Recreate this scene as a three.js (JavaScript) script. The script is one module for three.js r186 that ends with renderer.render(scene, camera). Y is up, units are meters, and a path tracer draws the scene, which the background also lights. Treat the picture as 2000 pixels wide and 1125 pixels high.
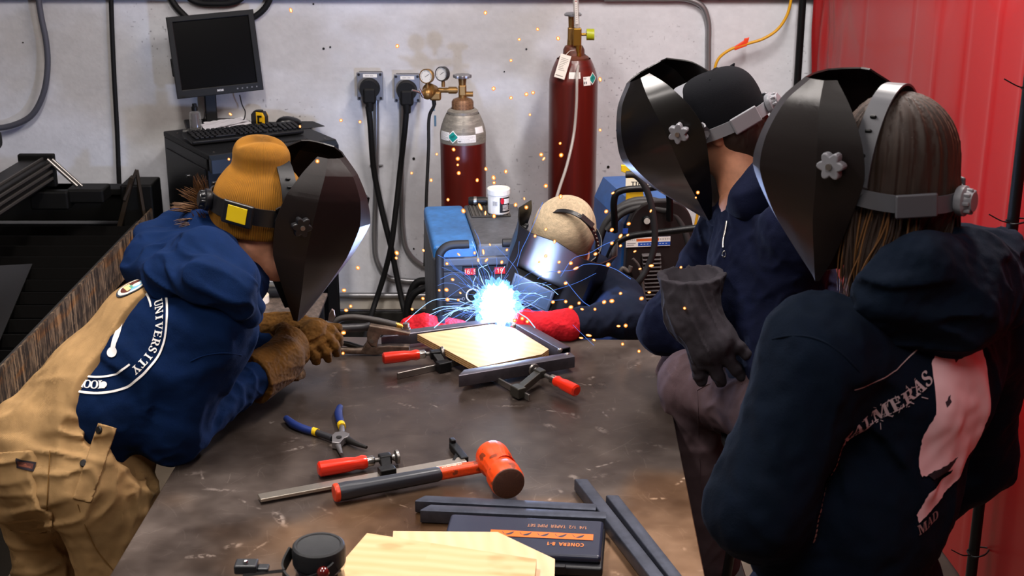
import * as THREE from 'three';
import { RoundedBoxGeometry } from 'three/addons/geometries/RoundedBoxGeometry.js';
import { DecalGeometry } from 'three/addons/geometries/DecalGeometry.js';
import { RectAreaLightUniformsLib } from 'three/addons/lights/RectAreaLightUniformsLib.js';
import { mergeGeometries, toCreasedNormals } from 'three/addons/utils/BufferGeometryUtils.js';
import { createNoise3D } from 'simplex-noise';

// ---------------------------------------------------------------- camera, exposure, light
const scene = new THREE.Scene();
scene.background = new THREE.Color(0x050505);
const renderer = new THREE.WebGLRenderer({ antialias: true });
renderer.toneMapping = THREE.LinearToneMapping;
renderer.toneMappingExposure = 2.8;
renderer.shadowMap.enabled = true;
RectAreaLightUniformsLib.init();

const TOP = 0.87;                                   // height of the steel table top
const EYE = new THREE.Vector3(0, TOP + 1.45, 0);
const FOCAL = 2700, PITCH = 18.34 * Math.PI / 180;  // in pixels of a 2000 x 1125 frame
const camera = new THREE.PerspectiveCamera(2 * Math.atan(562.5 / FOCAL) * 180 / Math.PI, 2000 / 1125, 0.05, 60);
camera.position.copy(EYE);
camera.rotation.set(-PITCH, 0, 0);
camera.focus = 3.9; camera.userData.fStop = 9;
scene.add(camera);

// ceiling light fittings: [x, z, length along x, length along z, intensity]
const FITTINGS = [
  [0.9, -3.9, 0.24, 1.5, 32],
  [-0.9, -3.2, 0.24, 1.5, 22],
  [0.3, -0.9, 0.24, 1.5, 7],
  [-2.0, -1.4, 0.24, 1.5, 9],
];
const LIGHT_TINT = 0xfff6f0, CEILING = 3.5;
const ARC_POWER = 1.5;

// ---------------------------------------------------------------- helpers
const V = (x, y, z) => new THREE.Vector3(x, y, z);
const D2R = Math.PI / 180;
let seed = 20240517;
const rnd = (a = 0, b = 1) => { seed = (seed * 1664525 + 1013904223) >>> 0; return a + (b - a) * seed / 4294967296; };
const noise3 = createNoise3D(() => rnd());
const lerp = (a, b, t) => a + (b - a) * t;
const clamp = (x, a, b) => Math.min(b, Math.max(a, x));
const smooth = (a, b, x) => { const t = clamp((x - a) / (b - a), 0, 1); return t * t * (3 - 2 * t); };

// survey of the place: a sight line read off the photograph, met with a plane of known depth or height
const cp = Math.cos(PITCH), sp = Math.sin(PITCH);
const ray = (px, py) => { const u = px - 1000, v = 562.5 - py; return V(u, -sp * FOCAL + cp * v, -cp * FOCAL - sp * v); };
const at = (px, py, z) => { const d = ray(px, py); return d.multiplyScalar(z / d.z).add(EYE); };
const atY = (px, py, y) => { const d = ray(px, py); return d.multiplyScalar((y - EYE.y) / d.y).add(EYE); };
const onT = (px, py, h = 0) => atY(px, py, TOP + h);

const used = {};
function numbered(name) { const n = used[name] = (used[name] ?? -1) + 1; return n ? `${name}_${String(n).padStart(3, '0')}` : name; }
function tag(o, label, category, group, kind) {
  if (label) o.userData.label = label;
  if (category) o.userData.category = category;
  if (group) o.userData.group = group;
  if (kind) o.userData.kind = kind;
  return o;
}
const shadows = o => { o.castShadow = true; o.receiveShadow = true; return o; };
function thing(name, label, category, pos, group) {
  const g = new THREE.Group(); g.name = numbered(name); scene.add(g);
  if (pos) g.position.copy(pos);
  return tag(g, label, category, group);
}
// a part: geometries given in world axes unless local is set; merged into one mesh under its thing
function part(parent, name, geos, mat, local = true) {
  const list = (Array.isArray(geos) ? geos : [geos]).map(g => g.index ? g.toNonIndexed() : g);
  for (const g of list) { for (const k of Object.keys(g.attributes)) if (!['position', 'normal', 'uv'].includes(k)) g.deleteAttribute(k);
    if (!g.attributes.normal) g.computeVertexNormals();
    if (!g.attributes.uv) g.setAttribute('uv', new THREE.BufferAttribute(new Float32Array(g.attributes.position.count * 2), 2)); }
  const g = list.length > 1 ? mergeGeometries(list) : list[0];
  const m = shadows(new THREE.Mesh(g, mat)); m.name = name;
  if (parent) {
    if (!local) { let o = parent, p = V(0, 0, 0); while (o && o !== scene) { p.add(o.position); o = o.parent; } g.translate(-p.x, -p.y, -p.z); }
    parent.add(m);
  } else { m.name = numbered(name); scene.add(m); }
  return m;
}
const one = (name, geos, mat, label, category, group, kind) => tag(part(null, name, geos, mat), label, category, group, kind);
const struct = (name, geos, mat) => tag(part(null, name, geos, mat), null, null, null, 'structure');

const box = (w, h, d, x = 0, y = 0, z = 0) => new THREE.BoxGeometry(w, h, d).translate(x, y, z);
const rbox = (w, h, d, r = 0.004, x = 0, y = 0, z = 0, s = 2) => new RoundedBoxGeometry(w, h, d, s, Math.min(r, w / 2.01, h / 2.01, d / 2.01)).translate(x, y, z);
const cyl = (r1, r2, h, x = 0, y = 0, z = 0, s = 20) => new THREE.CylinderGeometry(r1, r2, h, s).translate(x, y, z);
const ball = (r, x = 0, y = 0, z = 0, s = 16) => new THREE.SphereGeometry(r, s, Math.ceil(s * 0.7)).translate(x, y, z);
const crease = (g, a = 0.7) => toCreasedNormals(g.index ? g.toNonIndexed() : g, a);
const lathe = (prof, seg = 32, a = 0.6) => crease(new THREE.LatheGeometry(prof.map(([r, y]) => new THREE.Vector2(Math.max(r, 1e-5), y)), seg), a);
function basis(x, y, z, p = V(0, 0, 0)) { return new THREE.Matrix4().makeBasis(x, y, z).setPosition(p); }
// frame with z along dir and y near up
function frame(dir, up = V(0, 1, 0), p) { const z = dir.clone().normalize(); const x = up.clone().cross(z).normalize(); if (x.lengthSq() < 1e-6) x.set(1, 0, 0); return basis(x, z.clone().cross(x), z, p); }
const place = (g, m) => g.applyMatrix4(m);
// bar of a rectangular section from a to b
const bar = (a, b, w, h, up = V(0, 1, 0), r = 0.002) => place(rbox(w, h, a.distanceTo(b), r), frame(b.clone().sub(a), up, a.clone().lerp(b, 0.5)));
const rod = (a, b, r1, r2 = r1, s = 16) => place(new THREE.CylinderGeometry(r2, r1, a.distanceTo(b), s).rotateX(Math.PI / 2), frame(b.clone().sub(a), Math.abs(b.y - a.y) > 0.9 * a.distanceTo(b) ? V(1, 0, 0) : V(0, 1, 0), a.clone().lerp(b, 0.5)));
const rings = (a, b, prof, s = 20) => place(lathe(prof, s).rotateX(Math.PI / 2), frame(b.clone().sub(a), Math.abs(b.y - a.y) > 0.9 * a.distanceTo(b) ? V(1, 0, 0) : V(0, 1, 0), a));  // turned profile [r, distance from a]
// swept tube along a spline, with closed ends; radius may vary
function sweep(pts, radii, n = 0, sides = 8, closed = false) {
  const c = new THREE.CatmullRomCurve3(pts, closed, 'centripetal');
  n = n || Math.max(2, (pts.length - 1) * 6);
  const R = t => { if (typeof radii === 'number') return radii; const f = t * (radii.length - 1), i = Math.min(Math.floor(f), radii.length - 2); return lerp(radii[i], radii[i + 1], f - i); };
  const pos = [], nor = [], uv = [], idx = [];
  let T = null, N = V(0, 0, 0);
  const ringCount = n + 1;
  for (let i = 0; i < ringCount; i++) {
    const t = i / n, p = c.getPoint(t), tan = c.getTangent(t).normalize();
    if (!T) { N = Math.abs(tan.y) < 0.9 ? V(0, 1, 0).cross(tan).normalize() : V(1, 0, 0).cross(tan).normalize(); }
    else { N.sub(tan.clone().multiplyScalar(N.dot(tan))).normalize(); }
    T = tan; const B = tan.clone().cross(N), r = R(t);
    for (let k = 0; k <= sides; k++) {
      const a = k / sides * 2 * Math.PI, d = N.clone().multiplyScalar(Math.cos(a)).addScaledVector(B, Math.sin(a));
      pos.push(p.x + d.x * r, p.y + d.y * r, p.z + d.z * r); nor.push(d.x, d.y, d.z); uv.push(k / sides * 2 * Math.PI * r, t * c.getLength());
    }
  }
  for (let i = 0; i < n; i++) for (let k = 0; k < sides; k++) { const a = i * (sides + 1) + k, b = a + sides + 1; idx.push(a, a + 1, b, b, a + 1, b + 1); }
  if (!closed) for (const e of [0, n]) {
    const p = c.getPoint(e / n), t = c.getTangent(e / n).normalize().multiplyScalar(e ? 1 : -1), base = e * (sides + 1), ci = pos.length / 3;
    pos.push(p.x, p.y, p.z); nor.push(t.x, t.y, t.z); uv.push(0, 0);
    for (let k = 0; k <= sides; k++) { const q = (base + k) * 3; pos.push(pos[q], pos[q + 1], pos[q + 2]); nor.push(t.x, t.y, t.z); uv.push(0, 0); }
    for (let k = 0; k < sides; k++) e ? idx.push(ci, ci + 1 + k, ci + 2 + k) : idx.push(ci, ci + 2 + k, ci + 1 + k);
  }
  const g = new THREE.BufferGeometry();
  g.setAttribute('position', new THREE.Float32BufferAttribute(pos, 3)); g.setAttribute('normal', new THREE.Float32BufferAttribute(nor, 3)); g.setAttribute('uv', new THREE.Float32BufferAttribute(uv, 2)); g.setIndex(idx);
  return g;
}
// strap: rectangular section (width along `wide(t)`, thickness across) swept along points
function strap(pts, wides, w, th, n = 40, closed = false) {
  const c = new THREE.CatmullRomCurve3(pts, closed, 'centripetal'), pos = [], idx = [];
  const W = typeof w === 'function' ? w : () => w;
  for (let i = 0; i <= n; i++) {
    const t = i / n, p = c.getPoint(t), tan = c.getTangent(t).normalize();
    const f = t * (wides.length - 1), j = Math.min(Math.floor(f), wides.length - 2);
    const a = wides[j].clone().lerp(wides[j + 1], f - j); a.addScaledVector(tan, -a.dot(tan)).normalize();
    const b = tan.clone().cross(a), h = W(t) / 2, k = th / 2;
    for (const [u, v] of [[-h, -k], [h, -k], [h, k], [-h, k]]) pos.push(p.x + a.x * u + b.x * v, p.y + a.y * u + b.y * v, p.z + a.z * u + b.z * v);
  }
  for (let i = 0; i < n; i++) for (let k = 0; k < 4; k++) { const a = i * 4 + k, b = i * 4 + (k + 1) % 4; idx.push(a, b, a + 4, a + 4, b, b + 4); }
  if (!closed) { idx.push(0, 2, 1, 0, 3, 2); const e = n * 4; idx.push(e, e + 1, e + 2, e, e + 2, e + 3); }
  const g = new THREE.BufferGeometry(); g.setAttribute('position', new THREE.Float32BufferAttribute(pos, 3)); g.setIndex(idx);
  return crease(g, 0.8);
}
// texture coordinates in metres, by the side a face looks to
function metreUV(g, rot = 0) {
  g = g.index ? g.toNonIndexed() : g;
  const p = g.attributes.position, uv = new Float32Array(p.count * 2), a = V(), b = V(), c = V(), n = V();
  for (let i = 0; i < p.count; i += 3) {
    a.fromBufferAttribute(p, i); b.fromBufferAttribute(p, i + 1); c.fromBufferAttribute(p, i + 2);
    n.copy(b).sub(a).cross(c.clone().sub(a)); const x = Math.abs(n.x), y = Math.abs(n.y), z = Math.abs(n.z);
    [a, b, c].forEach((q, k) => { let [u, v] = y >= x && y >= z ? [q.x, q.z] : x >= z ? [q.z, q.y] : [q.x, q.y]; if (rot) [u, v] = [v, u]; uv[(i + k) * 2] = u; uv[(i + k) * 2 + 1] = v; });
  }
  g.setAttribute('uv', new THREE.BufferAttribute(uv, 2)); return g;
}
// square or rectangular steel tube with open ends, ends cut on a slant
function hollow(a, b, w, h, wall, slantA = 0, slantB = 0, up = V(0, 1, 0), vert = false) {
  const rr = Math.min(w, h) * 0.14, s = new THREE.Shape(), ro = (S, W, H, r) => { S.moveTo(-W + r, -H); S.lineTo(W - r, -H); S.quadraticCurveTo(W, -H, W, -H + r); S.lineTo(W, H - r); S.quadraticCurveTo(W, H, W - r, H); S.lineTo(-W + r, H); S.quadraticCurveTo(-W, H, -W, H - r); S.lineTo(-W, -H + r); S.quadraticCurveTo(-W, -H, -W + r, -H); };
  ro(s, w / 2, h / 2, rr); const hole = new THREE.Path(); ro(hole, w / 2 - wall, h / 2 - wall, rr * 0.6); s.holes.push(hole);
  const L = a.distanceTo(b), g = new THREE.ExtrudeGeometry(s, { depth: L, bevelEnabled: false, curveSegments: 3 }), p = g.attributes.position;
  for (let i = 0; i < p.count; i++) { const q = vert ? p.getY(i) : p.getX(i), z = p.getZ(i); p.setZ(i, z + q * (z < L / 2 ? slantA : slantB)); }
  g.deleteAttribute('normal'); g.deleteAttribute('uv');
  return place(crease(metreUV(g), 0.5), frame(b.clone().sub(a), up, a));
}
function extrude(pts, depth, bevel = 0.0015, curve = 6) {
  const s = new THREE.Shape(pts.map(([x, y]) => new THREE.Vector2(x, y)));
  return new THREE.ExtrudeGeometry(s, { depth: depth - 2 * bevel, bevelEnabled: bevel > 0, bevelThickness: bevel, bevelSize: bevel, bevelOffset: -bevel, bevelSegments: 2, curveSegments: curve }).translate(0, 0, bevel);
}

// ---------------------------------------------------------------- textures
function vnoise(per, s0) {   // tiling value noise, `per` cells a side
  const t = new Float32Array(per * per); let s = s0 * 7919 + 13; for (let i = 0; i < t.length; i++) { s = (s * 1664525 + 1013904223) >>> 0; t[i] = s / 4294967296; }
  return (u, v) => { const x = u * per, y = v * per, i = Math.floor(x), j = Math.floor(y), f = x - i, g = y - j, a = f * f * (3 - 2 * f), b = g * g * (3 - 2 * g), m = q => ((q % per) + per) % per;
    const A = m(i), B = m(i + 1), C = m(j) * per, E = m(j + 1) * per; return lerp(lerp(t[C + A], t[C + B], a), lerp(t[E + A], t[E + B], a), b); };
}
function fbm(s0, base = 4, oct = 4) { const l = []; for (let o = 0; o < oct; o++) l.push(vnoise(base << o, s0 + o * 31)); return (u, v) => { let s = 0, w = 0.5, n = 0; for (const f of l) { s += w * f(u, v); n += w; w *= 0.55; } return s / n; }; }
function tex(size, fn, metres = 1, srgb = true) {
  const [W, H] = Array.isArray(size) ? size : [size, size], d = new Uint8Array(W * H * 4);
  for (let y = 0; y < H; y++) for (let x = 0; x < W; x++) { const c = fn(x / W, y / H, x, y), k = (y * W + x) * 4; if (typeof c === 'number') { d[k] = d[k + 1] = d[k + 2] = clamp(c, 0, 1) * 255; d[k + 3] = 255; } else { d[k] = clamp(c[0], 0, 255); d[k + 1] = clamp(c[1], 0, 255); d[k + 2] = clamp(c[2], 0, 255); d[k + 3] = c[3] ?? 255; } }
  const t = new THREE.DataTexture(d, W, H); t.magFilter = THREE.LinearFilter; t.minFilter = THREE.LinearMipmapLinearFilter; t.generateMipmaps = true; t.wrapS = t.wrapT = THREE.RepeatWrapping;
  if (srgb) t.colorSpace = THREE.SRGBColorSpace; const [mx, my] = Array.isArray(metres) ? metres : [metres, metres]; t.repeat.set(1 / mx, 1 / my); t.needsUpdate = true; return t;
}
function canvasTex(w, h, draw) { const c = document.createElement('canvas'); c.width = w; c.height = h; const x = c.getContext('2d'); draw(x, w, h); const t = new THREE.CanvasTexture(c); t.colorSpace = THREE.SRGBColorSpace; return t; }
const std = (color, roughness = 0.6, o = {}) => new THREE.MeshStandardMaterial({ color, roughness, ...o });
const phy = (color, roughness = 0.6, o = {}) => new THREE.MeshPhysicalMaterial({ color, roughness, ...o });

// ---------------------------------------------------------------- implicit surfaces (for bodies and cloth)
// every primitive: { f(x,y,z), c centre, R bounding radius, k blend }
function cone(a, b, ra, rb, o = {}) {
  const { n, s = 1, k = 0.03 } = o, dx = b.x - a.x, dy = b.y - a.y, dz = b.z - a.z, L = dx * dx + dy * dy + dz * dz || 1e-9, m = Math.max(s, 1);
  const f = (x, y, z) => { const px = x - a.x, py = y - a.y, pz = z - a.z, t = clamp((px * dx + py * dy + pz * dz) / L, 0, 1), qx = px - dx * t, qy = py - dy * t, qz = pz - dz * t;
    let d2 = qx * qx + qy * qy + qz * qz; if (n) { const e = qx * n.x + qy * n.y + qz * n.z; d2 += (s * s - 1) * e * e; } return (Math.sqrt(d2) - (ra + (rb - ra) * t)) / m; };
  const st = n && s < 1 ? 1 / s : 1;
  return { f, c: [(a.x + b.x) / 2, (a.y + b.y) / 2, (a.z + b.z) / 2], R: Math.sqrt(L) / 2 + Math.max(ra, rb) * st, k };
}
function chain(pts, rs, o) { const l = []; for (let i = 0; i + 1 < pts.length; i++) l.push(cone(pts[i], pts[i + 1], rs[i], rs[i + 1], o)); return l; }
function ell(c, r, axes, k = 0.03) {   // axes: [x,y,z] unit vectors or nothing
  const [X, Y, Z] = axes ?? [V(1, 0, 0), V(0, 1, 0), V(0, 0, 1)];
  const f = (x, y, z) => { const px = x - c.x, py = y - c.y, pz = z - c.z, u = px * X.x + py * X.y + pz * X.z, v = px * Y.x + py * Y.y + pz * Y.z, w = px * Z.x + py * Z.y + pz * Z.z;
    const k0 = Math.hypot(u / r[0], v / r[1], w / r[2]), k1 = Math.hypot(u / r[0] / r[0], v / r[1] / r[1], w / r[2] / r[2]); return k1 < 1e-9 ? -Math.min(...r) : k0 * (k0 - 1) / k1; };
  return { f, c: [c.x, c.y, c.z], R: Math.max(...r), k };
}
const smin = (a, b, k) => { const h = Math.max(k - Math.abs(a - b), 0) / k; return Math.min(a, b) - h * h * k * 0.25; };
function field(prims, cuts = [], warp = null) {
  return (x, y, z) => {
    let d = 1e3;
    for (const p of prims) { const q = Math.hypot(x - p.c[0], y - p.c[1], z - p.c[2]) - p.R; if (q > d + p.k) continue; if (q > 0.12) { d = Math.min(d, q); continue; } d = smin(d, p.f(x, y, z), p.k); }
    if (d < 0.06) { for (const p of cuts) { const e = -p.f(x, y, z); d = -smin(-d, -e, p.k); } if (warp) d -= warp(x, y, z); }
    return d;
  };
}
function bounds(prims, pad = 0.02) { const lo = V(1e9, 1e9, 1e9), hi = V(-1e9, -1e9, -1e9); for (const p of prims) { const c = V(...p.c); lo.min(c.clone().addScalar(-p.R)); hi.max(c.clone().addScalar(p.R)); } return [lo.addScalar(-pad), hi.addScalar(pad)]; }
function meshField(f, [lo, hi], cell, clip) {
  const nx = Math.ceil((hi.x - lo.x) / cell) + 1, ny = Math.ceil((hi.y - lo.y) / cell) + 1, nz = Math.ceil((hi.z - lo.z) / cell) + 1, G = new Float32Array(nx * ny * nz);
  const I = (i, j, k) => (k * ny + j) * nx + i;
  // sparse fill: blocks far from the surface are skipped
  const B = 4;
  for (let k = 0; k < nz; k += B) for (let j = 0; j < ny; j += B) for (let i = 0; i < nx; i += B) {
    const d = f(lo.x + (i + 1.5) * cell, lo.y + (j + 1.5) * cell, lo.z + (k + 1.5) * cell), far = Math.abs(d) > cell * 6.5 && d > 0 || d < -cell * 9;
    for (let c = k; c < Math.min(k + B, nz); c++) for (let b = j; b < Math.min(j + B, ny); b++) for (let a = i; a < Math.min(i + B, nx); a++) G[I(a, b, c)] = far ? d : f(lo.x + a * cell, lo.y + b * cell, lo.z + c * cell);
  }
  const vid = new Int32Array(nx * ny * nz).fill(-1), P = [];
  const E = [[0, 1], [2, 3], [4, 5], [6, 7], [0, 2], [1, 3], [4, 6], [5, 7], [0, 4], [1, 5], [2, 6], [3, 7]];
  const g = new Float32Array(8);
  for (let k = 0; k + 1 < nz; k++) for (let j = 0; j + 1 < ny; j++) for (let i = 0; i + 1 < nx; i++) {
    let m = 0; for (let c = 0; c < 8; c++) { g[c] = G[I(i + (c & 1), j + (c >> 1 & 1), k + (c >> 2))]; if (g[c] < 0) m |= 1 << c; }
    if (m === 0 || m === 255) continue;
    let x = 0, y = 0, z = 0, n = 0;
    for (const [a, b] of E) if ((m >> a & 1) !== (m >> b & 1)) { const t = g[a] / (g[a] - g[b]); x += lerp(a & 1, b & 1, t); y += lerp(a >> 1 & 1, b >> 1 & 1, t); z += lerp(a >> 2, b >> 2, t); n++; }
    vid[I(i, j, k)] = P.length / 3; P.push(lo.x + (i + x / n) * cell, lo.y + (j + y / n) * cell, lo.z + (k + z / n) * cell);
  }
  const N = new Float32Array(P.length), e = cell * 0.5;
  for (let v = 0; v < P.length; v += 3) {
    const x = P[v], y = P[v + 1], z = P[v + 2]; let a = f(x + e, y, z) - f(x - e, y, z), b = f(x, y + e, z) - f(x, y - e, z), c = f(x, y, z + e) - f(x, y, z - e); const l = Math.hypot(a, b, c) || 1;
    N[v] = a / l; N[v + 1] = b / l; N[v + 2] = c / l;
  }
  const T = [];
  const quad = (a, b, c, d) => { if (a < 0 || b < 0 || c < 0 || d < 0) return; tri(a, b, c); tri(a, c, d); };
  const tri = (a, b, c) => { const A = a * 3, Bq = b * 3, C = c * 3, ux = P[Bq] - P[A], uy = P[Bq + 1] - P[A + 1], uz = P[Bq + 2] - P[A + 2], vx = P[C] - P[A], vy = P[C + 1] - P[A + 1], vz = P[C + 2] - P[A + 2];
    const s = (uy * vz - uz * vy) * (N[A] + N[Bq] + N[C]) + (uz * vx - ux * vz) * (N[A + 1] + N[Bq + 1] + N[C + 1]) + (ux * vy - uy * vx) * (N[A + 2] + N[Bq + 2] + N[C + 2]);
    if (clip && !clip((P[A] + P[Bq] + P[C]) / 3, (P[A + 1] + P[Bq + 1] + P[C + 1]) / 3, (P[A + 2] + P[Bq + 2] + P[C + 2]) / 3)) return;
    s >= 0 ? T.push(a, b, c) : T.push(a, c, b); };
  for (let k = 1; k + 1 < nz; k++) for (let j = 1; j + 1 < ny; j++) for (let i = 1; i + 1 < nx; i++) {
    const s = G[I(i, j, k)] < 0;
    if (s !== G[I(i + 1, j, k)] < 0) quad(vid[I(i, j - 1, k - 1)], vid[I(i, j, k - 1)], vid[I(i, j, k)], vid[I(i, j - 1, k)]);
    if (s !== G[I(i, j + 1, k)] < 0) quad(vid[I(i - 1, j, k - 1)], vid[I(i, j, k - 1)], vid[I(i, j, k)], vid[I(i - 1, j, k)]);
    if (s !== G[I(i, j, k + 1)] < 0) quad(vid[I(i - 1, j - 1, k)], vid[I(i, j - 1, k)], vid[I(i, j, k)], vid[I(i - 1, j, k)]);
  }
  const geo = new THREE.BufferGeometry(), pos = new Float32Array(T.length * 3), nor = new Float32Array(T.length * 3);
  for (let t = 0; t < T.length; t++) for (let c = 0; c < 3; c++) { pos[t * 3 + c] = P[T[t] * 3 + c]; nor[t * 3 + c] = N[T[t] * 3 + c]; }
  geo.setAttribute('position', new THREE.BufferAttribute(pos, 3)); geo.setAttribute('normal', new THREE.BufferAttribute(nor, 3));
  return metreUV(geo);
}
const skin3d = (prims, cell, o = {}) => meshField(field(prims, o.cuts, o.warp), o.box ?? bounds(prims), cell, o.clip);
// cloth folds: ridges stretched along `dir`
function folds(dir, pitch, amp, offset = 0) {
  const d = dir.clone().normalize(), a = Math.abs(d.y) < 0.9 ? V(0, 1, 0).cross(d).normalize() : V(1, 0, 0).cross(d).normalize(), b = d.clone().cross(a), i = 0.55 / pitch;
  return (x, y, z) => { const u = (x * d.x + y * d.y + z * d.z) * i * 0.22, v = (x * a.x + y * a.y + z * a.z) * i, w = (x * b.x + y * b.y + z * b.z) * i, n = noise3(u + offset, v, w), m = noise3(u * 0.5 + offset + 40, v * 0.5, w * 0.5);
    return amp * 0.62 * (Math.exp(-n * n * 7) - 0.45) * (0.35 + 0.65 * smooth(-0.4, 0.5, m)); };
}
const lump = (scale, amp, off = 0) => (x, y, z) => amp * noise3(x / scale + off, y / scale, z / scale);
const sum = (...fs) => (x, y, z) => { let s = 0; for (const f of fs) s += f(x, y, z); return s; };

// ---------------------------------------------------------------- surface materials
const WALL_Z = -6.2;
const nA = fbm(3, 4, 5), nB = fbm(11, 8, 5), nC = fbm(23, 32, 3), nD = fbm(37, 3, 4);
const speck = vnoise(256, 5), speck2 = vnoise(128, 9);
const wallMap = tex([1536, 1024], (u, v) => {
  const a = nA(u, v), b = nB(u, v), c = nC(u, v), f = vnoise4(u, v);
  let r = 209, g = 211, bl = 218;
  const stain = smooth(0.54, 0.72, a) * 0.7, dirt = smooth(0.6, 0.8, nD(u, v)) * 0.5;
  r -= stain * 26 + dirt * 24; g -= stain * 32 + dirt * 26; bl -= stain * 44 + dirt * 28;
  const s = (c - 0.5) * 14 + (f - 0.5) * 10 + (b - 0.5) * 16; r += s; g += s; bl += s;
  const k = smooth(0.9, 0.97, speck(u * 1.5 % 1, v)) * smooth(0.45, 0.75, nB(v, u)); r -= k * 80; g -= k * 82; bl -= k * 80;
  return [r, g, bl];
}, [4.2, 2.8]);
function vnoise4(u, v) { return (speck2(u, v) + speck(v, u)) / 2; }
const wallBump = tex(512, (u, v) => 0.5 + (nC(u, v) - 0.5) * 0.6 + (nB(u, v) - 0.5) * 0.5, 0.7, false);
const M = {};
M.wall = std(0xffffff, 0.72, { map: wallMap, bumpMap: wallBump, bumpScale: 0.0015 });
M.wallPlain = std(0x6a6763, 0.9);
M.ceiling = std(0x5c5956, 0.95);
const floorMap = tex(1024, (u, v) => { const a = nA(u, v), b = nB(u, v), c = nC(u, v), k = smooth(0.6, 0.75, nD(v, u)) * 30 + smooth(0.62, 0.7, b) * 18, s = (a - 0.5) * 50 + (c - 0.5) * 26; return [112 + s - k, 100 + s - k, 84 + s * 0.9 - k]; }, 2.2);
M.floor = std(0xffffff, 0.62, { map: floorMap, bumpMap: wallBump, bumpScale: 0.001 });
// black oxide and scuffed mill-scale table plate
const tabletop = canvasTableMaps();
M.plate = std(0xffffff, 1, { metalness: 0.7, map: tabletop.color, roughnessMap: tabletop.rough, bumpMap: tabletop.bump, bumpScale: 0.0004 });
function canvasTableMaps() {
  const W = 1024, H = 1024, scr = new Float32Array(W * H), old = seed; seed = 991;
  for (let n = 0; n < 1500; n++) { let x = rnd() * W, y = rnd() * H, a = rnd(0, 6.283), l = rnd(4, 34) * (rnd() < 0.15 ? 2.2 : 1), w = rnd(0.05, 0.3) * (rnd() < 0.1 ? 1.6 : 1), c = rnd(-0.02, 0.02); for (let i = 0; i < l; i++) { x += Math.cos(a); y += Math.sin(a); a += c; const X = ((x | 0) % W + W) % W, Y = ((y | 0) % H + H) % H; scr[Y * W + X] = Math.max(scr[Y * W + X], w); } }
  const smear = new Float32Array(W * H);
  for (let n = 0; n < 150; n++) { const cx = rnd() * W, cy = rnd() * H, a = rnd(0, 3.14), L = rnd(6, 36), B = rnd(2, 9), s = rnd(0.25, 0.8); for (let dy = -40; dy <= 40; dy++) for (let dx = -40; dx <= 40; dx++) { const p = (dx * Math.cos(a) + dy * Math.sin(a)) / L, q = (-dx * Math.sin(a) + dy * Math.cos(a)) / B, d = p * p + q * q; if (d > 1) continue; const X = ((cx + dx | 0) % W + W) % W, Y = ((cy + dy | 0) % H + H) % H, k = Y * W + X; const t = nC((cx + dx) / 160, (cy + dy) / 160); smear[k] = Math.max(smear[k], s * (1 - d) * smooth(0.42, 0.62, t)); } }
  seed = old;
  const color = tex(W, (u, v, x, y) => { const k = y * W + x, a = nA(u, v), b = nB(u, v), c = nC(u, v), rust = smooth(0.5, 0.72, nD(u, v)); const s = (b - 0.5) * 46 + (c - 0.5) * 26 + scr[k] * 60 + smear[k] * 80; return [88 + s + rust * 26, 77 + s + rust * 9, 71 + s * 0.98 - rust * 8]; }, 1.7);
  const rough = tex(W, (u, v, x, y) => { const k = y * W + x; const r = 0.43 + (nB(u, v) - 0.5) * 0.4 + (nA(v, u) - 0.5) * 0.45 + (nC(u, v) - 0.5) * 0.1 + smear[k] * 0.3; return [255, r * 255, 0]; }, 1.7, false);
  const bump = tex(512, (u, v) => 0.5 + (nB(u, v) - 0.5) * 0.8 + (nC(u, v) - 0.5) * 0.5, 0.85, false);
  return { color, rough, bump };
}
const grain = tex(256, (u, v) => 0.5 + (nC(u, v) - 0.5) * 0.8 + (speck2(u, v) - 0.5) * 0.4, 0.12, false);
const weave = tex(256, (u, v) => 0.5 + 0.22 * Math.sin(u * 6.2832 * 40) * Math.sin(v * 6.2832 * 40) + (nC(u, v) - 0.5) * 0.5, 0.12, false);
const fleece = tex(512, (u, v) => 0.5 + (nC(u, v) - 0.5) * 0.7 + (speck(u, v) - 0.5) * 0.5, 0.16, false);
const patchy = (c, amt, scale = 0.5, s0 = 61) => { const f = fbm(s0, 4, 5), g = fbm(s0 + 5, 24, 3), C = new THREE.Color(c).convertLinearToSRGB(); return tex(512, (u, v) => { const s = 1 + (f(u, v) - 0.5) * amt * 2 + (g(u, v) - 0.5) * amt; return [C.r * 255 * s, C.g * 255 * s, C.b * 255 * s]; }, scale); };
M.blackPaint = phy(0x07080a, 0.42, { specularIntensity: 0.55, bumpMap: grain, bumpScale: 0.0002 });
M.blackPlastic = phy(0x08090b, 0.45, { specularIntensity: 0.6 });
M.rubber = phy(0x0b0b0d, 0.65, { specularIntensity: 0.6 });
M.darkSteel = std(0x2e2c2b, 0.45, { metalness: 0.7 });
M.steel = std(0x8f8a86, 0.35, { metalness: 0.9 });
M.brightSteel = std(0xc3beb8, 0.25, { metalness: 1 });
M.rustySteel = std(0xffffff, 0.5, { metalness: 0.7, map: patchy(0x7a6a5e, 0.4, 0.2, 71) });
M.galv = std(0x9a9a9d, 0.38, { metalness: 0.75 });
M.brass = std(0xb98a3a, 0.32, { metalness: 0.9 });
M.oldBrass = std(0xffffff, 0.4, { metalness: 0.75, map: patchy(0x94703f, 0.35, 0.06, 77) });
M.chrome = std(0xd8d8dc, 0.12, { metalness: 1 });
M.white = std(0xe6e4df, 0.6);
M.redHandle = phy(0xe02a10, 0.3, { clearcoat: 0.5, clearcoatRoughness: 0.2 });
M.millTube = std(0xffffff, 0.42, { metalness: 0.75, map: patchy(0x56525a, 0.22, 0.3, 83) });
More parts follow.
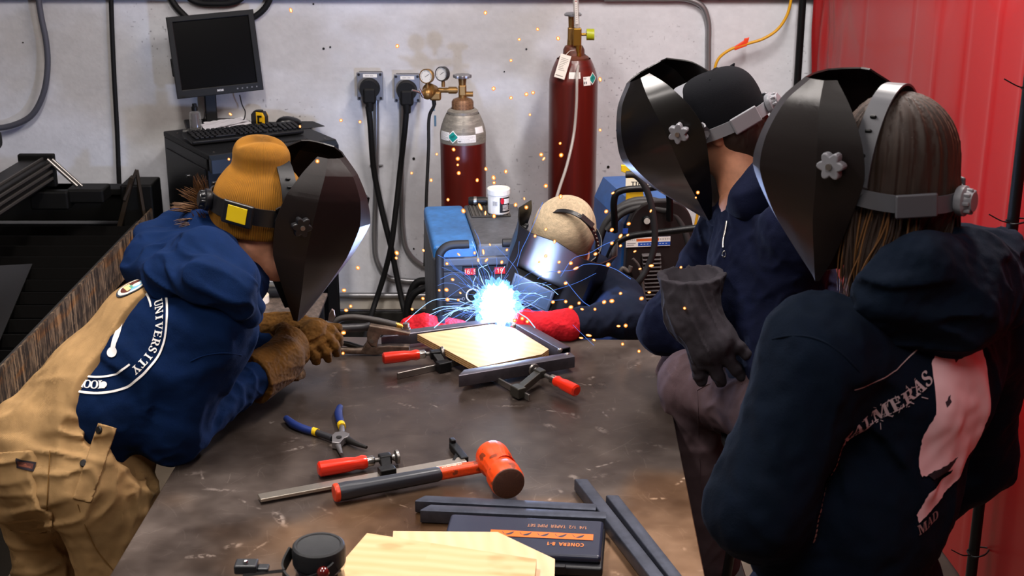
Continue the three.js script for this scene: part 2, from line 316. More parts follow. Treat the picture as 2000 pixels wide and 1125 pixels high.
M.blueTube = std(0xffffff, 0.38, { metalness: 0.7, map: patchy(0x4b4f5c, 0.2, 0.3, 89) });

// ---------------------------------------------------------------- the room
const X0 = -3.3, X1 = 3.2, Z1 = 1.6;
struct('floor', metreUV(box(X1 - X0 + 0.4, 0.2, Z1 - WALL_Z + 0.4, (X0 + X1) / 2, -0.1, (Z1 + WALL_Z) / 2)), M.floor);
struct('ceiling', box(X1 - X0 + 0.4, 0.2, Z1 - WALL_Z + 0.4, (X0 + X1) / 2, CEILING + 0.1, (Z1 + WALL_Z) / 2), M.ceiling);
const wb = struct('wall_back', metreUV(box(X1 - X0, CEILING, 0.2, (X0 + X1) / 2, CEILING / 2, WALL_Z - 0.1)), M.wall);
struct('wall_left', metreUV(box(0.2, CEILING, Z1 - WALL_Z, X0 - 0.1, CEILING / 2, (Z1 + WALL_Z) / 2)), M.wallPlain);
struct('wall_right', metreUV(box(0.2, CEILING, Z1 - WALL_Z, X1 + 0.1, CEILING / 2, (Z1 + WALL_Z) / 2)), M.wallPlain);
struct('wall_front', metreUV(box(X1 - X0, CEILING, 0.2, (X0 + X1) / 2, CEILING / 2, Z1 + 0.1)), M.wallPlain);
struct('baseboard_back', rbox(X1 - X0 - 0.02, 0.15, 0.02, 0.004, (X0 + X1) / 2, 0.075, WALL_Z + 0.011), std(0x14120f, 0.6));
const ledgeY = at(700, -2, WALL_Z).y;
struct('trim_1', rbox(X1 - X0 - 0.02, 0.035, 0.03, 0.003, (X0 + X1) / 2, ledgeY + 0.016, WALL_Z + 0.015), std(0x6f6a72, 0.6));
// screws and drill holes left in the panel
for (const [px, py, r] of [[808, 310, 6], [1188, 326, 6], [803, 400, 0], [612, 8, 4], [632, 95, 5], [645, 92, 4], [808, 486, 4], [1028, 96, 4], [985, 140, 3], [45, 83, 3]]) if (r) {
  const p = at(px, py, WALL_Z + 0.0015), g = cyl(r * 0.0011, r * 0.0011, 0.003, 0, 0, 0, 10).rotateX(Math.PI / 2).translate(p.x, p.y, p.z);
  const m = part(wb, 'screw_head', g, M.darkSteel);
}
// ceiling fittings: a white tray with a glowing diffuser, the light just below it
FITTINGS.forEach(([x, z, w, l, I], i) => {
  const t = thing('ceiling_light', ['long white ceiling light over the gas cylinders', 'long white ceiling light over the left bench', 'long white ceiling light over the near end of the steel table', 'long white ceiling light by the left wall'][i], 'ceiling light', V(x, CEILING, z), 'workshop ceiling lights');
  part(t, 'housing', rbox(w + 0.06, 0.07, l + 0.06, 0.01, 0, -0.035, 0), M.white);
  part(t, 'diffuser', rbox(w, 0.02, l, 0.006, 0, -0.078, 0), std(0xffffff, 0.5, { emissive: LIGHT_TINT, emissiveIntensity: 2.5 }));
  const L = new THREE.RectAreaLight(LIGHT_TINT, I, w, l); L.position.set(x, CEILING - 0.1, z); L.rotation.x = -Math.PI / 2; L.castShadow = true; scene.add(L);
});

// ---------------------------------------------------------------- the steel table
const tabA = 1.73 * D2R;
{
  const fr = onT(1285, 664), dir = V(Math.sin(tabA), 0, -Math.cos(tabA)), side = V(Math.cos(tabA), 0, Math.sin(tabA));
  const Wd = 1.219, Ln = 2.44, c = fr.clone().addScaledVector(side, -Wd / 2).addScaledVector(dir, -Ln / 2);
  const t = thing('steel_table', 'large scuffed steel welding table in the middle of the room', 'table', V(c.x, 0, c.z)); t.rotation.y = -tabA;
  part(t, 'table_top', metreUV(rbox(Wd, 0.014, Ln, 0.003, 0, TOP - 0.007, 0)), M.plate);
  part(t, 'apron', [box(0.05, 0.08, Ln - 0.06, -Wd / 2 + 0.06, TOP - 0.055, 0), box(0.05, 0.08, Ln - 0.06, Wd / 2 - 0.06, TOP - 0.055, 0), box(Wd - 0.17, 0.08, 0.05, 0, TOP - 0.055, -Ln / 2 + 0.06), box(Wd - 0.17, 0.08, 0.05, 0, TOP - 0.055, Ln / 2 - 0.06)], M.darkSteel);
  for (const [sx, sz] of [[-1, -1], [1, -1], [-1, 1], [1, 1]]) { const l = part(t, 'leg', rbox(0.08, TOP - 0.1, 0.08, 0.006, sx * (Wd / 2 - 0.1), (TOP - 0.1) / 2 + 0.008, sz * (Ln / 2 - 0.1)), M.darkSteel); part(l, 'foot_plate', rbox(0.13, 0.012, 0.13, 0.003, sx * (Wd / 2 - 0.1), 0.006, sz * (Ln / 2 - 0.1)), M.darkSteel); }
}

// ---------------------------------------------------------------- red welding curtain on its frame
{
  const xC = 1.40, zA = -6.05, zB = -1.2, y0 = 0.12, y1 = 2.55;
  const red = phy(0xa8070b, 0.42, { transmission: 0.2, thickness: 0, ior: 1.45, specularIntensity: 0.6, clearcoat: 0.16, clearcoatRoughness: 0.12 });
  const t = thing('welding_curtain', 'glossy translucent red welding curtain hung behind the nearest person', 'curtain', V(xC, 0, -3.6));
  const nz = 260, ny = 90, pos = [], idx = [], uv = [];
  for (let j = 0; j <= ny; j++) for (let i = 0; i <= nz; i++) {
    const z = lerp(zA, zB, i / nz), y = lerp(y0, y1, j / ny);
    let x = 0.037 * (z + 3.6) + 0.014 * noise3(z * 0.8, y * 0.3, 4) + 0.0022 * noise3(z * 3.2, y * 0.5, 9);
    for (const zc of [-5.7, -5.32, -5.0, -4.72, -4.45, -4.2, -3.98, -3.78, -3.3, -2.9, -2.4]) { const d = (z - zc - 0.02 * noise3(zc, y * 0.7, 1)) / 0.012; x += 0.004 * Math.exp(-d * d) * Math.sign(noise3(zc * 9, 0, 0)); }
    x += 0.02 * smooth(-5.45, -5.95, z) * noise3(z * 7, y * 1.3, 17) ;
    x += 0.012 * Math.max(0, noise3(z * 2.2, y * 2.2, 30) - 0.35);
    pos.push(x, y, z + 3.6); uv.push(z, y);
  }
  for (let j = 0; j < ny; j++) for (let i = 0; i < nz; i++) { const a = j * (nz + 1) + i, b = a + nz + 1; idx.push(a, a + 1, b, b, a + 1, b + 1); }
  const g = new THREE.BufferGeometry(); g.setAttribute('position', new THREE.Float32BufferAttribute(pos, 3)); g.setAttribute('uv', new THREE.Float32BufferAttribute(uv, 2)); g.setIndex(idx); g.computeVertexNormals();
  part(t, 'curtain_sheet', g, red);
  const f = thing('curtain_frame', 'black steel tube frame that holds the red curtain', 'frame', V(xC - 0.04, 0, -3.6));
  const poleTop = 2.62;
  for (const z of [-6.08, -3.62, -1.15]) { const p = part(f, 'pole', cyl(0.016, 0.016, poleTop, z < -6 ? -0.10 : z > -2 ? 0.085 : 0, poleTop / 2 + 0.01, z + 3.6), M.blackPaint); part(p, 'foot', rbox(0.4, 0.02, 0.06, 0.006, 0.05, 0.011, z + 3.6), M.blackPaint); }
  part(f, 'top_rail', rod(V(-0.1, poleTop, -2.48), V(0.085, poleTop, 2.45), 0.016), M.blackPaint);
  for (const py of [170, 430, 745, 1075]) { const p = at(1985 - (py - 300) * 0.112, py, -3.62), y = p.y; const tie = part(f, 'zip_tie', [sweep([V(0.05, y, -0.03), V(0.02, y + 0.003, 0.012), V(-0.012, y, 0.02), V(-0.02, y - 0.002, -0.02), V(0.01, y, -0.04), V(0.05, y, -0.035)], 0.0025, 24, 6), sweep([V(-0.015, y, 0.005), V(-0.05, y + 0.012, 0.03), V(-0.085, y + 0.03, 0.03)], 0.0018, 10, 6)], M.blackPlastic); }
}

// ---------------------------------------------------------------- things on the back wall
const onW = (px, py, off = 0.02) => at(px, py, WALL_Z + off);
{ // conduits
  const g1 = one('conduit_pipe', [sweep([onW(1180, -3, 0.022), onW(1290, -3, 0.022), onW(1345, -1, 0.022), onW(1372, 13, 0.022), onW(1383, 40, 0.022), onW(1384, 90, 0.022), onW(1383, 200, 0.022), onW(1381, 420, 0.022), onW(1378, 600, 0.022)], 0.0125, 60, 12)], M.galv, 'grey steel conduit bending down beside the yellow cord', 'conduit');
  const c1 = thing('conduit_pipe', 'grey conduit running down from the left power outlet and bending right', 'conduit', onW(728, 300, 0.02));
  part(c1, 'pipe', sweep([[735, 185], [735, 260], [733, 400], [731, 470], [736, 510], [756, 540], [790, 548], [840, 549], [900, 549]].map(([a, b]) => onW(a, b, 0.017)), 0.0125, 70, 12), M.galv, false);
  part(c1, 'pipe_strap', bar(onW(722, 322, 0.006), onW(748, 322, 0.006), 0.02, 0.004), M.galv, false);
  const c2 = thing('conduit_pipe', 'grey conduit running down from the right power outlet and bending right', 'conduit', onW(790, 300, 0.02));
  part(c2, 'pipe', sweep([[785, 185], [785, 260], [784, 400], [786, 450], [793, 485], [810, 508], [835, 522], [900, 526]].map(([a, b]) => onW(a, b, 0.017)), 0.0125, 70, 12), M.galv, false);
  one('conduit_pipe', [rod(onW(420, 577, 0.03), onW(1240, 577, 0.03), 0.014)], M.galv, 'long level grey pipe low on the back wall', 'conduit');
  one('wall_rail', [rbox(1.95, 0.06, 0.02, 0.004, onW(830, 596).x, onW(830, 590, 0).y, WALL_Z + 0.011)], std(0xb9b3a8, 0.6), 'pale grey rail under the level pipe on the back wall', 'rail');
}
function outlet(px, py, label, plugLabel, plugPts, tilt) {
  const p = onW(px, py, 0), t = thing('power_outlet', label, 'outlet', p, 'wall power outlets');
  part(t, 'junction_box', rbox(0.108, 0.118, 0.055, 0.006, 0, 0, 0.0275), std(0x6e6f75, 0.5, { metalness: 0.5 }));
  const c = part(t, 'cover_plate', rbox(0.116, 0.126, 0.008, 0.003, 0, 0, 0.058), std(0x85868c, 0.42, { metalness: 0.6 }));
  for (const [x, y] of [[-1, -1], [1, -1], [-1, 1], [1, 1]]) part(c, 'screw', cyl(0.006, 0.006, 0.004, 0, 0, 0, 10).rotateX(Math.PI / 2).translate(x * 0.048, y * 0.053, 0.0635), M.darkSteel);
  part(t, 'paper_label', box(0.062, 0.015, 0.0015, 0.002, 0.048, 0.0635), new THREE.MeshStandardMaterial({ roughness: 0.6, map: canvasTex(128, 32, (x, w, h) => { x.fillStyle = '#eceae4'; x.fillRect(0, 0, w, h); x.fillStyle = '#55555a'; x.font = '18px sans-serif'; x.fillText('480V 30A', 18, 23); }) }));
  const q = thing('power_plug', plugLabel, 'plug', V(p.x, p.y, p.z + 0.062), 'black plugs in the wall outlets');
  part(q, 'plug_body', [crease(cyl(0.042, 0.046, 0.045, 0, 0, 0, 24).rotateX(Math.PI / 2).translate(0, -0.008, 0.0225)), rbox(0.06, 0.075, 0.04, 0.014, 0, -0.035, 0.03), cyl(0.02, 0.016, 0.04, 0, -0.085, 0.03, 16)], M.rubber);
  part(q, 'cord', sweep(plugPts, 0.0135, 80, 10), M.rubber, false);
}
outlet(725, 164, 'grey metal power outlet on the wall, left of the pair', 'black plug and thick cord in the left wall outlet',
  [onW(719, 208, 0.095), onW(723, 240, 0.09), onW(730, 330, 0.06), onW(748, 420, 0.06), onW(763, 480, 0.07), onW(776, 545, 0.08), onW(788, 600, 0.12), onW(800, 640, 0.25), onW(812, 668, 0.4)]);
outlet(797, 168, 'grey metal power outlet on the wall beside the pressure gauges', 'black plug and thick cord in the right wall outlet',
  [onW(794, 208, 0.095), onW(792, 240, 0.09), onW(782, 330, 0.07), onW(772, 420, 0.09), onW(764, 480, 0.1), onW(748, 545, 0.08), onW(730, 600, 0.1), onW(716, 650, 0.25), onW(706, 690, 0.4)]);
one('black_cable', [sweep([[216, -30], [219, 60], [223, 150], [229, 260], [232, 340], [234, 385], [236, 450]].map(([a, b], i) => onW(a, b, 0.02)), 0.0105, 50, 10)], M.rubber, 'black cable hanging straight down the left of the back wall', 'cable');
one('grey_hose', [sweep([[70, -40], [80, 30], [90, 80], [93, 130], [84, 185], [62, 225], [30, 243], [-10, 250], [-60, 240]].map(([a, b]) => onW(a, b, 0.05)), 0.0135, 60, 12)], std(0x4a4b55, 0.55), 'grey hose looping on the wall at the far left', 'hose');
one('coiled_cable', [sweep([[300, -70], [335, 0], [352, 22], [390, 52], [450, 58], [492, 36], [520, 12], [545, -60]].map(([a, b]) => onW(a, b, 0.018)), 0.014, 60, 10), sweep([[320, -80], [372, -2], [420, 7], [470, -2], [520, -80]].map(([a, b]) => onW(a, b, 0.02)), 0.014, 40, 10)], M.rubber, 'thick black cable coiled on the wall above the monitor', 'cable');
{ // yellow extension cord with an orange tape flag
  const t = thing('extension_cord', 'yellow extension cord with an orange tape flag on the wall', 'cord', onW(1450, 90, 0.04));
  part(t, 'cord', sweep([[1556, -60], [1547, -10], [1537, 30], [1518, 58], [1490, 76], [1458, 86], [1426, 97], [1404, 114], [1396, 135], [1396, 200], [1388, 300], [1360, 430], [1352, 480], [1349, 560], [1345, 640]].map(([a, b], i) => onW(a, b, i < 9 ? 0.09 : 0.06)), 0.0065, 90, 10), std(0xd29a12, 0.45), false);
  const a = onW(1434, 95, 0.09), b = onW(1462, 83, 0.09), u = b.clone().sub(a).normalize(), n = V(-u.y, u.x, 0);
  const g = extrude([[0, -0.008], [0.055, -0.011], [0.078, 0.02], [0.058, 0.024], [0.05, 0.016], [0, 0.008]], 0.012, 0.003); place(g, basis(u, n, V(0, 0, 1), a.clone().add(V(0, 0, -0.006))));
  part(t, 'tape_flag', g, std(0xe8431a, 0.5), false);
}
// old blue paint streak on the wall beside the small cylinder
part(wb, 'paint_streak', [[850, 236, 0.010, 0.05], [848, 214, 0.006, 0.012]].map(([x, y, w, h]) => { const p = onW(x, y, 0.0006); return rbox(w, h, 0.0012, 0.0005, p.x, p.y, p.z, 1); }), std(0x5e86ad, 0.6));

// ---------------------------------------------------------------- server cabinet with the monitor
{
  const Yc = atY(408, 303, 1.06).y, A = atY(408, 303, Yc), B = atY(657, 272, Yc), ux = B.clone().sub(A).setY(0).normalize(), uz = V(-ux.z, 0, ux.x), W = A.distanceTo(B), Dp = 0.56;
  const yaw = Math.atan2(-ux.z, ux.x), c = A.clone().addScaledVector(ux, W / 2).addScaledVector(uz, -Dp / 2);
  const fwd = uz.dot(V(0, 0, 1)) > 0 ? 1 : -1; if (fwd < 0) uz.negate();
  const ctr = A.clone().addScaledVector(ux, W / 2).addScaledVector(uz, -Dp / 2);
  const t = thing('server_cabinet', 'black steel server cabinet under the monitor', 'cabinet', V(ctr.x, 0, ctr.z)); t.rotation.y = yaw;
  const H = Yc; globalThis.cab = { ctr, ux, uz, H, W, Dp, yaw };
  part(t, 'body', rbox(W, H - 0.03, Dp - 0.03, 0.004, 0, (H - 0.03) / 2 + 0.005, -0.015), M.blackPaint);
  part(t, 'top_panel', rbox(W + 0.004, 0.025, Dp, 0.006, 0, H - 0.0125, 0), phy(0x0d0e10, 0.5, { specularIntensity: 0.6, bumpMap: grain, bumpScale: 0.0003 }));
  const lip = part(t, 'front_lip', place(extrude([[0, 0], [0.028, -0.02], [0.03, -0.075], [0, -0.075]], W, 0.002), basis(V(0, 0, 1), V(0, 1, 0), V(-1, 0, 0), V(W / 2, H, Dp / 2 - 0.006))), std(0x1d2530, 0.35, { metalness: 0.3 }));
  part(lip, 'vent_grille', [-0.12, 0.12].flatMap(x => Array.from({ length: 60 }, (_, i) => cyl(0.0022, 0.0022, 0.003, 0, 0, 0, 6).translate(x - 0.06 + (i % 15) * 0.0085, H + 0.0005, Dp / 2 - 0.04 + Math.floor(i / 15) * 0.007 - 0.03))), std(0x020203, 0.9));
  const door = part(t, 'door', rbox(W - 0.03, H - 0.16, 0.014, 0.004, 0, (H - 0.16) / 2 + 0.04, Dp / 2 - 0.02), std(0x0a0b0d, 0.3));
  part(door, 'glass_panel', rbox(W - 0.13, H - 0.3, 0.004, 0.002, 0, (H - 0.16) / 2 + 0.04, Dp / 2 - 0.011), phy(0x050608, 0.08));
  part(t, 'side_panel', rbox(0.006, H - 0.12, Dp - 0.08, 0.002, -W / 2 - 0.002, H / 2 - 0.01, -0.01), M.blackPaint);
  part(t, 'lock', cyl(0.008, 0.008, 0.008, 0, 0, 0, 14).rotateZ(Math.PI / 2).translate(-W / 2 - 0.008, H - 0.14, 0.02), M.chrome);
  for (const [x, z] of [[-0.25, -0.2], [0.25, -0.2], [-0.25, 0.24], [0.25, 0.24]]) part(t, 'screw', cyl(0.004, 0.004, 0.003, x, H + 0.001, z, 8), M.steel);
  for (const [x, z] of [[-1, -1], [1, -1], [-1, 1], [1, 1]]) part(t, 'foot', cyl(0.02, 0.02, 0.01, x * (W / 2 - 0.05), 0.004, z * (Dp / 2 - 0.08)), M.rubber);
  // monitor
  const base = atY(415, 246, H), m = thing('monitor', 'black flat screen monitor tilted back on the cabinet', 'monitor', V(base.x, H, base.z)); m.rotation.y = 16 * D2R;
  const sc = at(427, 107, base.z + 0.06), sy = sc.y - H, mw = 0.376, mh = 0.352;
  part(m, 'base_plate', rbox(0.24, 0.016, 0.2, 0.007, 0, 0.009, 0), M.blackPlastic);
  part(m, 'neck', rbox(0.052, sy + 0.02, 0.03, 0.006, 0, (sy + 0.02) / 2, -0.03), M.blackPlastic);
  const tilt = new THREE.Matrix4().makeRotationFromEuler(new THREE.Euler(-9 * D2R, 0, 3.4 * D2R)).setPosition(0.03, sy, 0.05);
  const P = g => place(g, tilt);
  part(m, 'casing', [P(rbox(mw - 0.03, mh - 0.03, 0.04, 0.014, 0, 0, -0.032)), P(rbox(0.02, 0.08, 0.02, 0.005, -mw / 2 + 0.005, -0.04, -0.03))], M.blackPlastic);
  const bz = part(m, 'bezel', P(extrudeFrame(mw, mh, 0.026, 0.026, 0.024, 0.036, 0.022)), phy(0x090b0e, 0.4, { specularIntensity: 0.6 }));
  part(m, 'screen', P(box(mw - 0.05, mh - 0.05, 0.006, 0, 0.005, -0.002)), phy(0x030304, 0.22, { specularIntensity: 0.5 }));
  part(bz, 'logo', P(box(0.04, 0.012, 0.0008, 0.0, -mh / 2 + 0.019, 0.0117)), new THREE.MeshStandardMaterial({ transparent: true, roughness: 0.4, map: canvasTex(128, 40, (x, w, h) => { x.clearRect(0, 0, w, h); x.fillStyle = '#d9dade'; x.font = 'bold 40px sans-serif'; x.textAlign = 'center'; x.fillText('DELL', w / 2, 34); }) }));
  for (let k = 0; k < 5; k++) part(bz, 'button', P(cyl(0.0035, 0.0035, 0.003, 0, 0, 0, 8).rotateX(Math.PI / 2).translate(0.075 + k * 0.021, -mh / 2 + 0.018, 0.0115)), std(0x6a6c72, 0.4));
  // cables behind
  const K = (px, py, h = 0) => atY(px, py, H + h);
  const cb = thing('monitor_cable', 'thin black cable from the monitor coiled beside the papers', 'cable', K(470, 240));
  const zc = base.z;
  part(cb, 'video_cable', sweep([at(468, 185, zc), at(473, 205, zc), at(479, 218, zc), at(477, 232, zc), K(462, 235, 0.004), K(458, 238, 0.004), K(480, 240, 0.004), K(487, 234, 0.004), K(465, 229, 0.006), K(440, 230, 0.006), K(420, 234, 0.008), K(411, 243, 0.010), K(418, 250, 0.010), K(432, 253, 0.010), K(436, 258, 0.010)], 0.0028, 110, 7), M.rubber, false);
  one('power_cable', [sweep([at(404, 200, zc - 0.02), at(402, 216, zc - 0.02), at(399, 230, zc), K(397, 240, 0.004)], 0.0035, 24, 7)], M.rubber, 'short black cable hanging behind the monitor neck', 'cable');
  // papers
  const pr = thing('paper_sheets', 'crumpled white paper sheets under the monitor', 'paper', K(440, 252));
  const sheet = (pts, y, k) => { const n = 14, pos = [], idx = [], [a, b, c, d] = pts.map(([x, z]) => K(x, z)); for (let j = 0; j <= n; j++) for (let i = 0; i <= n; i++) { const p = a.clone().lerp(b, i / n).lerp(d.clone().lerp(c, i / n), j / n); pos.push(p.x, H + y + 0.003 + 0.0025 * noise3(i * 0.35 + k, j * 0.35, k), p.z); } for (let j = 0; j < n; j++) for (let i = 0; i < n; i++) { const q = j * (n + 1) + i; idx.push(q, q + n + 1, q + 1, q + 1, q + n + 1, q + n + 2); } const g = new THREE.BufferGeometry(); g.setAttribute('position', new THREE.Float32BufferAttribute(pos, 3)); g.setIndex(idx); g.computeVertexNormals(); return g; };
  part(pr, 'sheet', sheet([[398, 247], [478, 237], [492, 250], [410, 262]], 0.017, 1), std(0xe9e6ea, 0.8), false);
  part(pr, 'sheet', sheet([[392, 254], [468, 240], [486, 247], [402, 266]], 0.022, 7), std(0xdedbe0, 0.8), false);
  // keyboard with keys
  const ka = K(372, 281), kb = K(588, 258), kx = kb.clone().sub(ka).normalize(), kz = V(-kx.z, 0, kx.x); if (kz.z < 0) kz.negate();
  const kw = ka.distanceTo(kb), kc = K(476, 268), kbd = thing('keyboard', 'black computer keyboard lying along the cabinet front edge', 'keyboard', V(kc.x, H, kc.z)); kbd.rotation.y = Math.atan2(-kx.z, kx.x);
  part(kbd, 'keyboard_base', place(rbox(kw, 0.018, 0.155, 0.006, 0, 0, 0), new THREE.Matrix4().makeRotationX(5 * D2R).setPosition(0, 0.019, 0)), phy(0x08090b, 0.5, { specularIntensity: 0.6 }));
  const keyG = {}, keyM = phy(0x111216, 0.5, { specularIntensity: 0.6 }), tk = new THREE.Matrix4().makeRotationX(5 * D2R).setPosition(0, 0.019, 0);
  const key = (x, z, w) => { keyG[w] ??= rbox(w, 0.008, 0.0155, 0.003, 0, 0, 0, 1); const m = shadows(new THREE.Mesh(keyG[w], keyM)); m.name = 'key'; m.position.set(x, 0.013, z).applyMatrix4(tk); m.rotation.x = 5 * D2R; kbd.add(m); };
  const pitch = kw / 23.2;
  for (let r = 0; r < 6; r++) { const z = -0.056 + r * 0.0195 + (r ? 0.005 : 0), x0 = -kw / 2 + 0.014; for (let c = 0; c < 15; c++) { if (r === 5 && c > 3 && c < 9) continue; key(x0 + (c + 0.5) * pitch + (r % 3) * 0.002, z, 0.0162); } if (r === 5) key(x0 + 6.5 * pitch, z, 0.09); for (let c = 0; c < 3; c++) if (r < 3 || (r === 4 && c === 1) || r === 5) key(x0 + (15.9 + c) * pitch, z, 0.0162); for (let c = 0; c < 4; c++) if (r) key(x0 + (19.2 + c) * pitch - 0.004, z, 0.0162); }
  // tape measure
  const tp = K(508, 246), tm = thing('tape_measure', 'yellow and black tape measure standing beside the mouse', 'tape measure', V(tp.x, H, tp.z)); tm.rotation.y = -18 * D2R;
  part(tm, 'case', place(extrude([[-0.036, 0], [0.036, 0], [0.036, 0.045], [0.026, 0.066], [-0.022, 0.068], [-0.036, 0.052]], 0.034, 0.006), new THREE.Matrix4().makeTranslation(0, 0.001, -0.017)), std(0x1b1b1e, 0.5));
  part(tm, 'yellow_side', place(extrude([[-0.008, 0.003], [0.033, 0.003], [0.034, 0.045], [0.025, 0.063], [-0.008, 0.065]], 0.044, 0.004), new THREE.Matrix4().makeTranslation(0, 0.001, -0.022)), std(0xe7b40e, 0.4));
  part(tm, 'belt_clip', [rbox(0.022, 0.008, 0.004, 0.001, 0.012, 0.048, 0.024), rbox(0.008, 0.03, 0.004, 0.001, 0.006, 0.034, 0.024), rbox(0.022, 0.008, 0.004, 0.001, 0.012, 0.02, 0.024)], M.blackPlastic);
  part(tm, 'top_disc', cyl(0.018, 0.018, 0.003, 0, 0.07, 0, 18), M.blackPlastic);
  // mouse
  const mp = K(564, 245), mo = thing('computer_mouse', 'black computer mouse on a dark pad at the cabinet corner', 'mouse', V(mp.x, H, mp.z)); mo.rotation.y = 0.5;
  { const g = ball(1, 0, 0, 0, 24), p = g.attributes.position; for (let i = 0; i < p.count; i++) { const y = p.getY(i); p.setXYZ(i, p.getX(i) * 0.062, y < 0 ? 0.004 + y * 0.004 : 0.004 + y * 0.034 * (1 - 0.25 * p.getX(i)), p.getZ(i) * 0.034); } g.computeVertexNormals(); g.translate(0, 0.004, 0); part(mo, 'mouse_body', g, std(0x101114, 0.28)); part(mo, 'scroll_wheel', cyl(0.006, 0.006, 0.006, 0, 0, 0, 12).rotateX(Math.PI / 2).translate(-0.03, 0.035, 0), M.rubber); }
  const mpad = K(566, 248); const pad = one('mouse_pad', [rbox(0.24, 0.003, 0.2, 0.001, 0, 0.0018, 0).rotateY(yaw).translate(mpad.x, H, mpad.z - 0.03)], std(0x222226, 0.8), 'dark grey mouse pad under the mouse', 'mouse pad');
  // clear spray bottle
  const bp = K(384, 266), bt = thing('plastic_bottle', 'clear plastic bottle with a black cap beside the monitor neck', 'bottle', V(bp.x, H, bp.z));
  const clear = phy(0xf2f2f0, 0.12, { transmission: 0.92, thickness: 0, ior: 1.45 });
  part(bt, 'bottle_body', lathe([[0, 0.002], [0.022, 0.002], [0.025, 0.006], [0.025, 0.095], [0.022, 0.105], [0.013, 0.112], [0.012, 0.118]], 24), clear);
  part(bt, 'inner_tube', lathe([[0, 0.04], [0.016, 0.04], [0.017, 0.045], [0.017, 0.1], [0, 0.1]], 18), std(0x3a2f33, 0.4));
  part(bt, 'cap', lathe([[0, 0.112], [0.014, 0.112], [0.014, 0.128], [0.01, 0.132], [0.01, 0.142], [0, 0.143]], 18), M.blackPlastic);
  const bp2 = K(375, 270), b2 = thing('plastic_vial', 'small clear plastic vial beside the clear bottle', 'vial', V(bp2.x - 0.02, H, bp2.z + 0.01));
  part(b2, 'vial_body', lathe([[0, 0.002], [0.014, 0.002], [0.015, 0.005], [0.015, 0.035], [0.012, 0.04]], 16), clear);
}
function extrudeFrame(w, h, l, r, t, b, d) {
  const s = new THREE.Shape([[-w / 2, -h / 2], [w / 2, -h / 2], [w / 2, h / 2], [-w / 2, h / 2]].map(p => new THREE.Vector2(...p)));
  s.holes.push(new THREE.Path([[-w / 2 + l, -h / 2 + b], [-w / 2 + l, h / 2 - t], [w / 2 - r, h / 2 - t], [w / 2 - r, -h / 2 + b]].map(p => new THREE.Vector2(...p))));
  return new THREE.ExtrudeGeometry(s, { depth: d - 0.006, bevelEnabled: true, bevelThickness: 0.003, bevelSize: 0.003, bevelOffset: -0.003, bevelSegments: 2 }).translate(0, 0, -d / 2 + 0.003);
}

// ---------------------------------------------------------------- gas cylinders
const CYLZ = -5.86;
const cylRed = patchy(0x59150e, 0.16, 0.6, 97);
M.cylRed = phy(0xffffff, 0.34, { map: cylRed, clearcoat: 0.3, clearcoatRoughness: 0.3 });
M.cylGrey = std(0xffffff, 0.45, { map: patchy(0x8d877c, 0.28, 0.3, 101), metalness: 0.2 });
M.rustCap = std(0xffffff, 0.55, { map: patchy(0x7d5b40, 0.35, 0.12, 103), metalness: 0.4 });
M.brownCap = std(0xffffff, 0.5, { map: patchy(0x5a2c1c, 0.3, 0.2, 107) });
// a label bent around the cylinder's shoulder or side: centre angle, width in radians, heights and radii
function wrapLabel(a0, a1, y0, y1, R, rot = 0) {
  const n = 14, m = 5, pos = [], uv = [], idx = [];
  for (let j = 0; j <= m; j++) for (let i = 0; i <= n; i++) { const a = lerp(a0, a1, i / n) + (rot ? (j / m - 0.5) * rot : 0), y = lerp(y0, y1, j / m), r = R(y) + 0.0012; pos.push(r * Math.sin(a), y, r * Math.cos(a)); uv.push(i / n, j / m); }
  for (let j = 0; j < m; j++) for (let i = 0; i < n; i++) { const q = j * (n + 1) + i; idx.push(q, q + 1, q + n + 1, q + n + 1, q + 1, q + n + 2); }
  const g = new THREE.BufferGeometry(); g.setAttribute('position', new THREE.Float32BufferAttribute(pos, 3)); g.setAttribute('uv', new THREE.Float32BufferAttribute(uv, 2)); g.setIndex(idx); g.computeVertexNormals(); return g;
}
const hazard = (lines) => new THREE.MeshStandardMaterial({ roughness: 0.45, transparent: true, map: canvasTex(256, 256, (x, w, h) => { x.clearRect(0, 0, w, h); const dia = (s, c) => { x.fillStyle = c; x.beginPath(); x.moveTo(128, 128 - s); x.lineTo(128 + s, 128); x.lineTo(128, 128 + s); x.lineTo(128 - s, 128); x.fill(); }; dia(126, '#f2f2ee'); dia(104, '#0e8f86'); x.fillStyle = '#123c3a'; x.save(); x.translate(128, 122); x.rotate(-0.5); x.fillRect(-46, -16, 92, 12); x.fillRect(-40, 8, 80, 8); x.restore(); }) });
const plainLabel = (draw, w = 256, h = 96) => new THREE.MeshStandardMaterial({ roughness: 0.5, map: canvasTex(w, h, (x) => { x.fillStyle = '#eeece8'; x.fillRect(0, 0, w, h); x.fillStyle = '#5a5a60'; draw(x, w, h); }) });
const fineprint = (x, w, h) => { for (let y = 12; y < h - 8; y += 12) { x.fillRect(12, y, (w - 24) * (0.6 + 0.4 * Math.abs(Math.sin(y * 7))), 2); } };
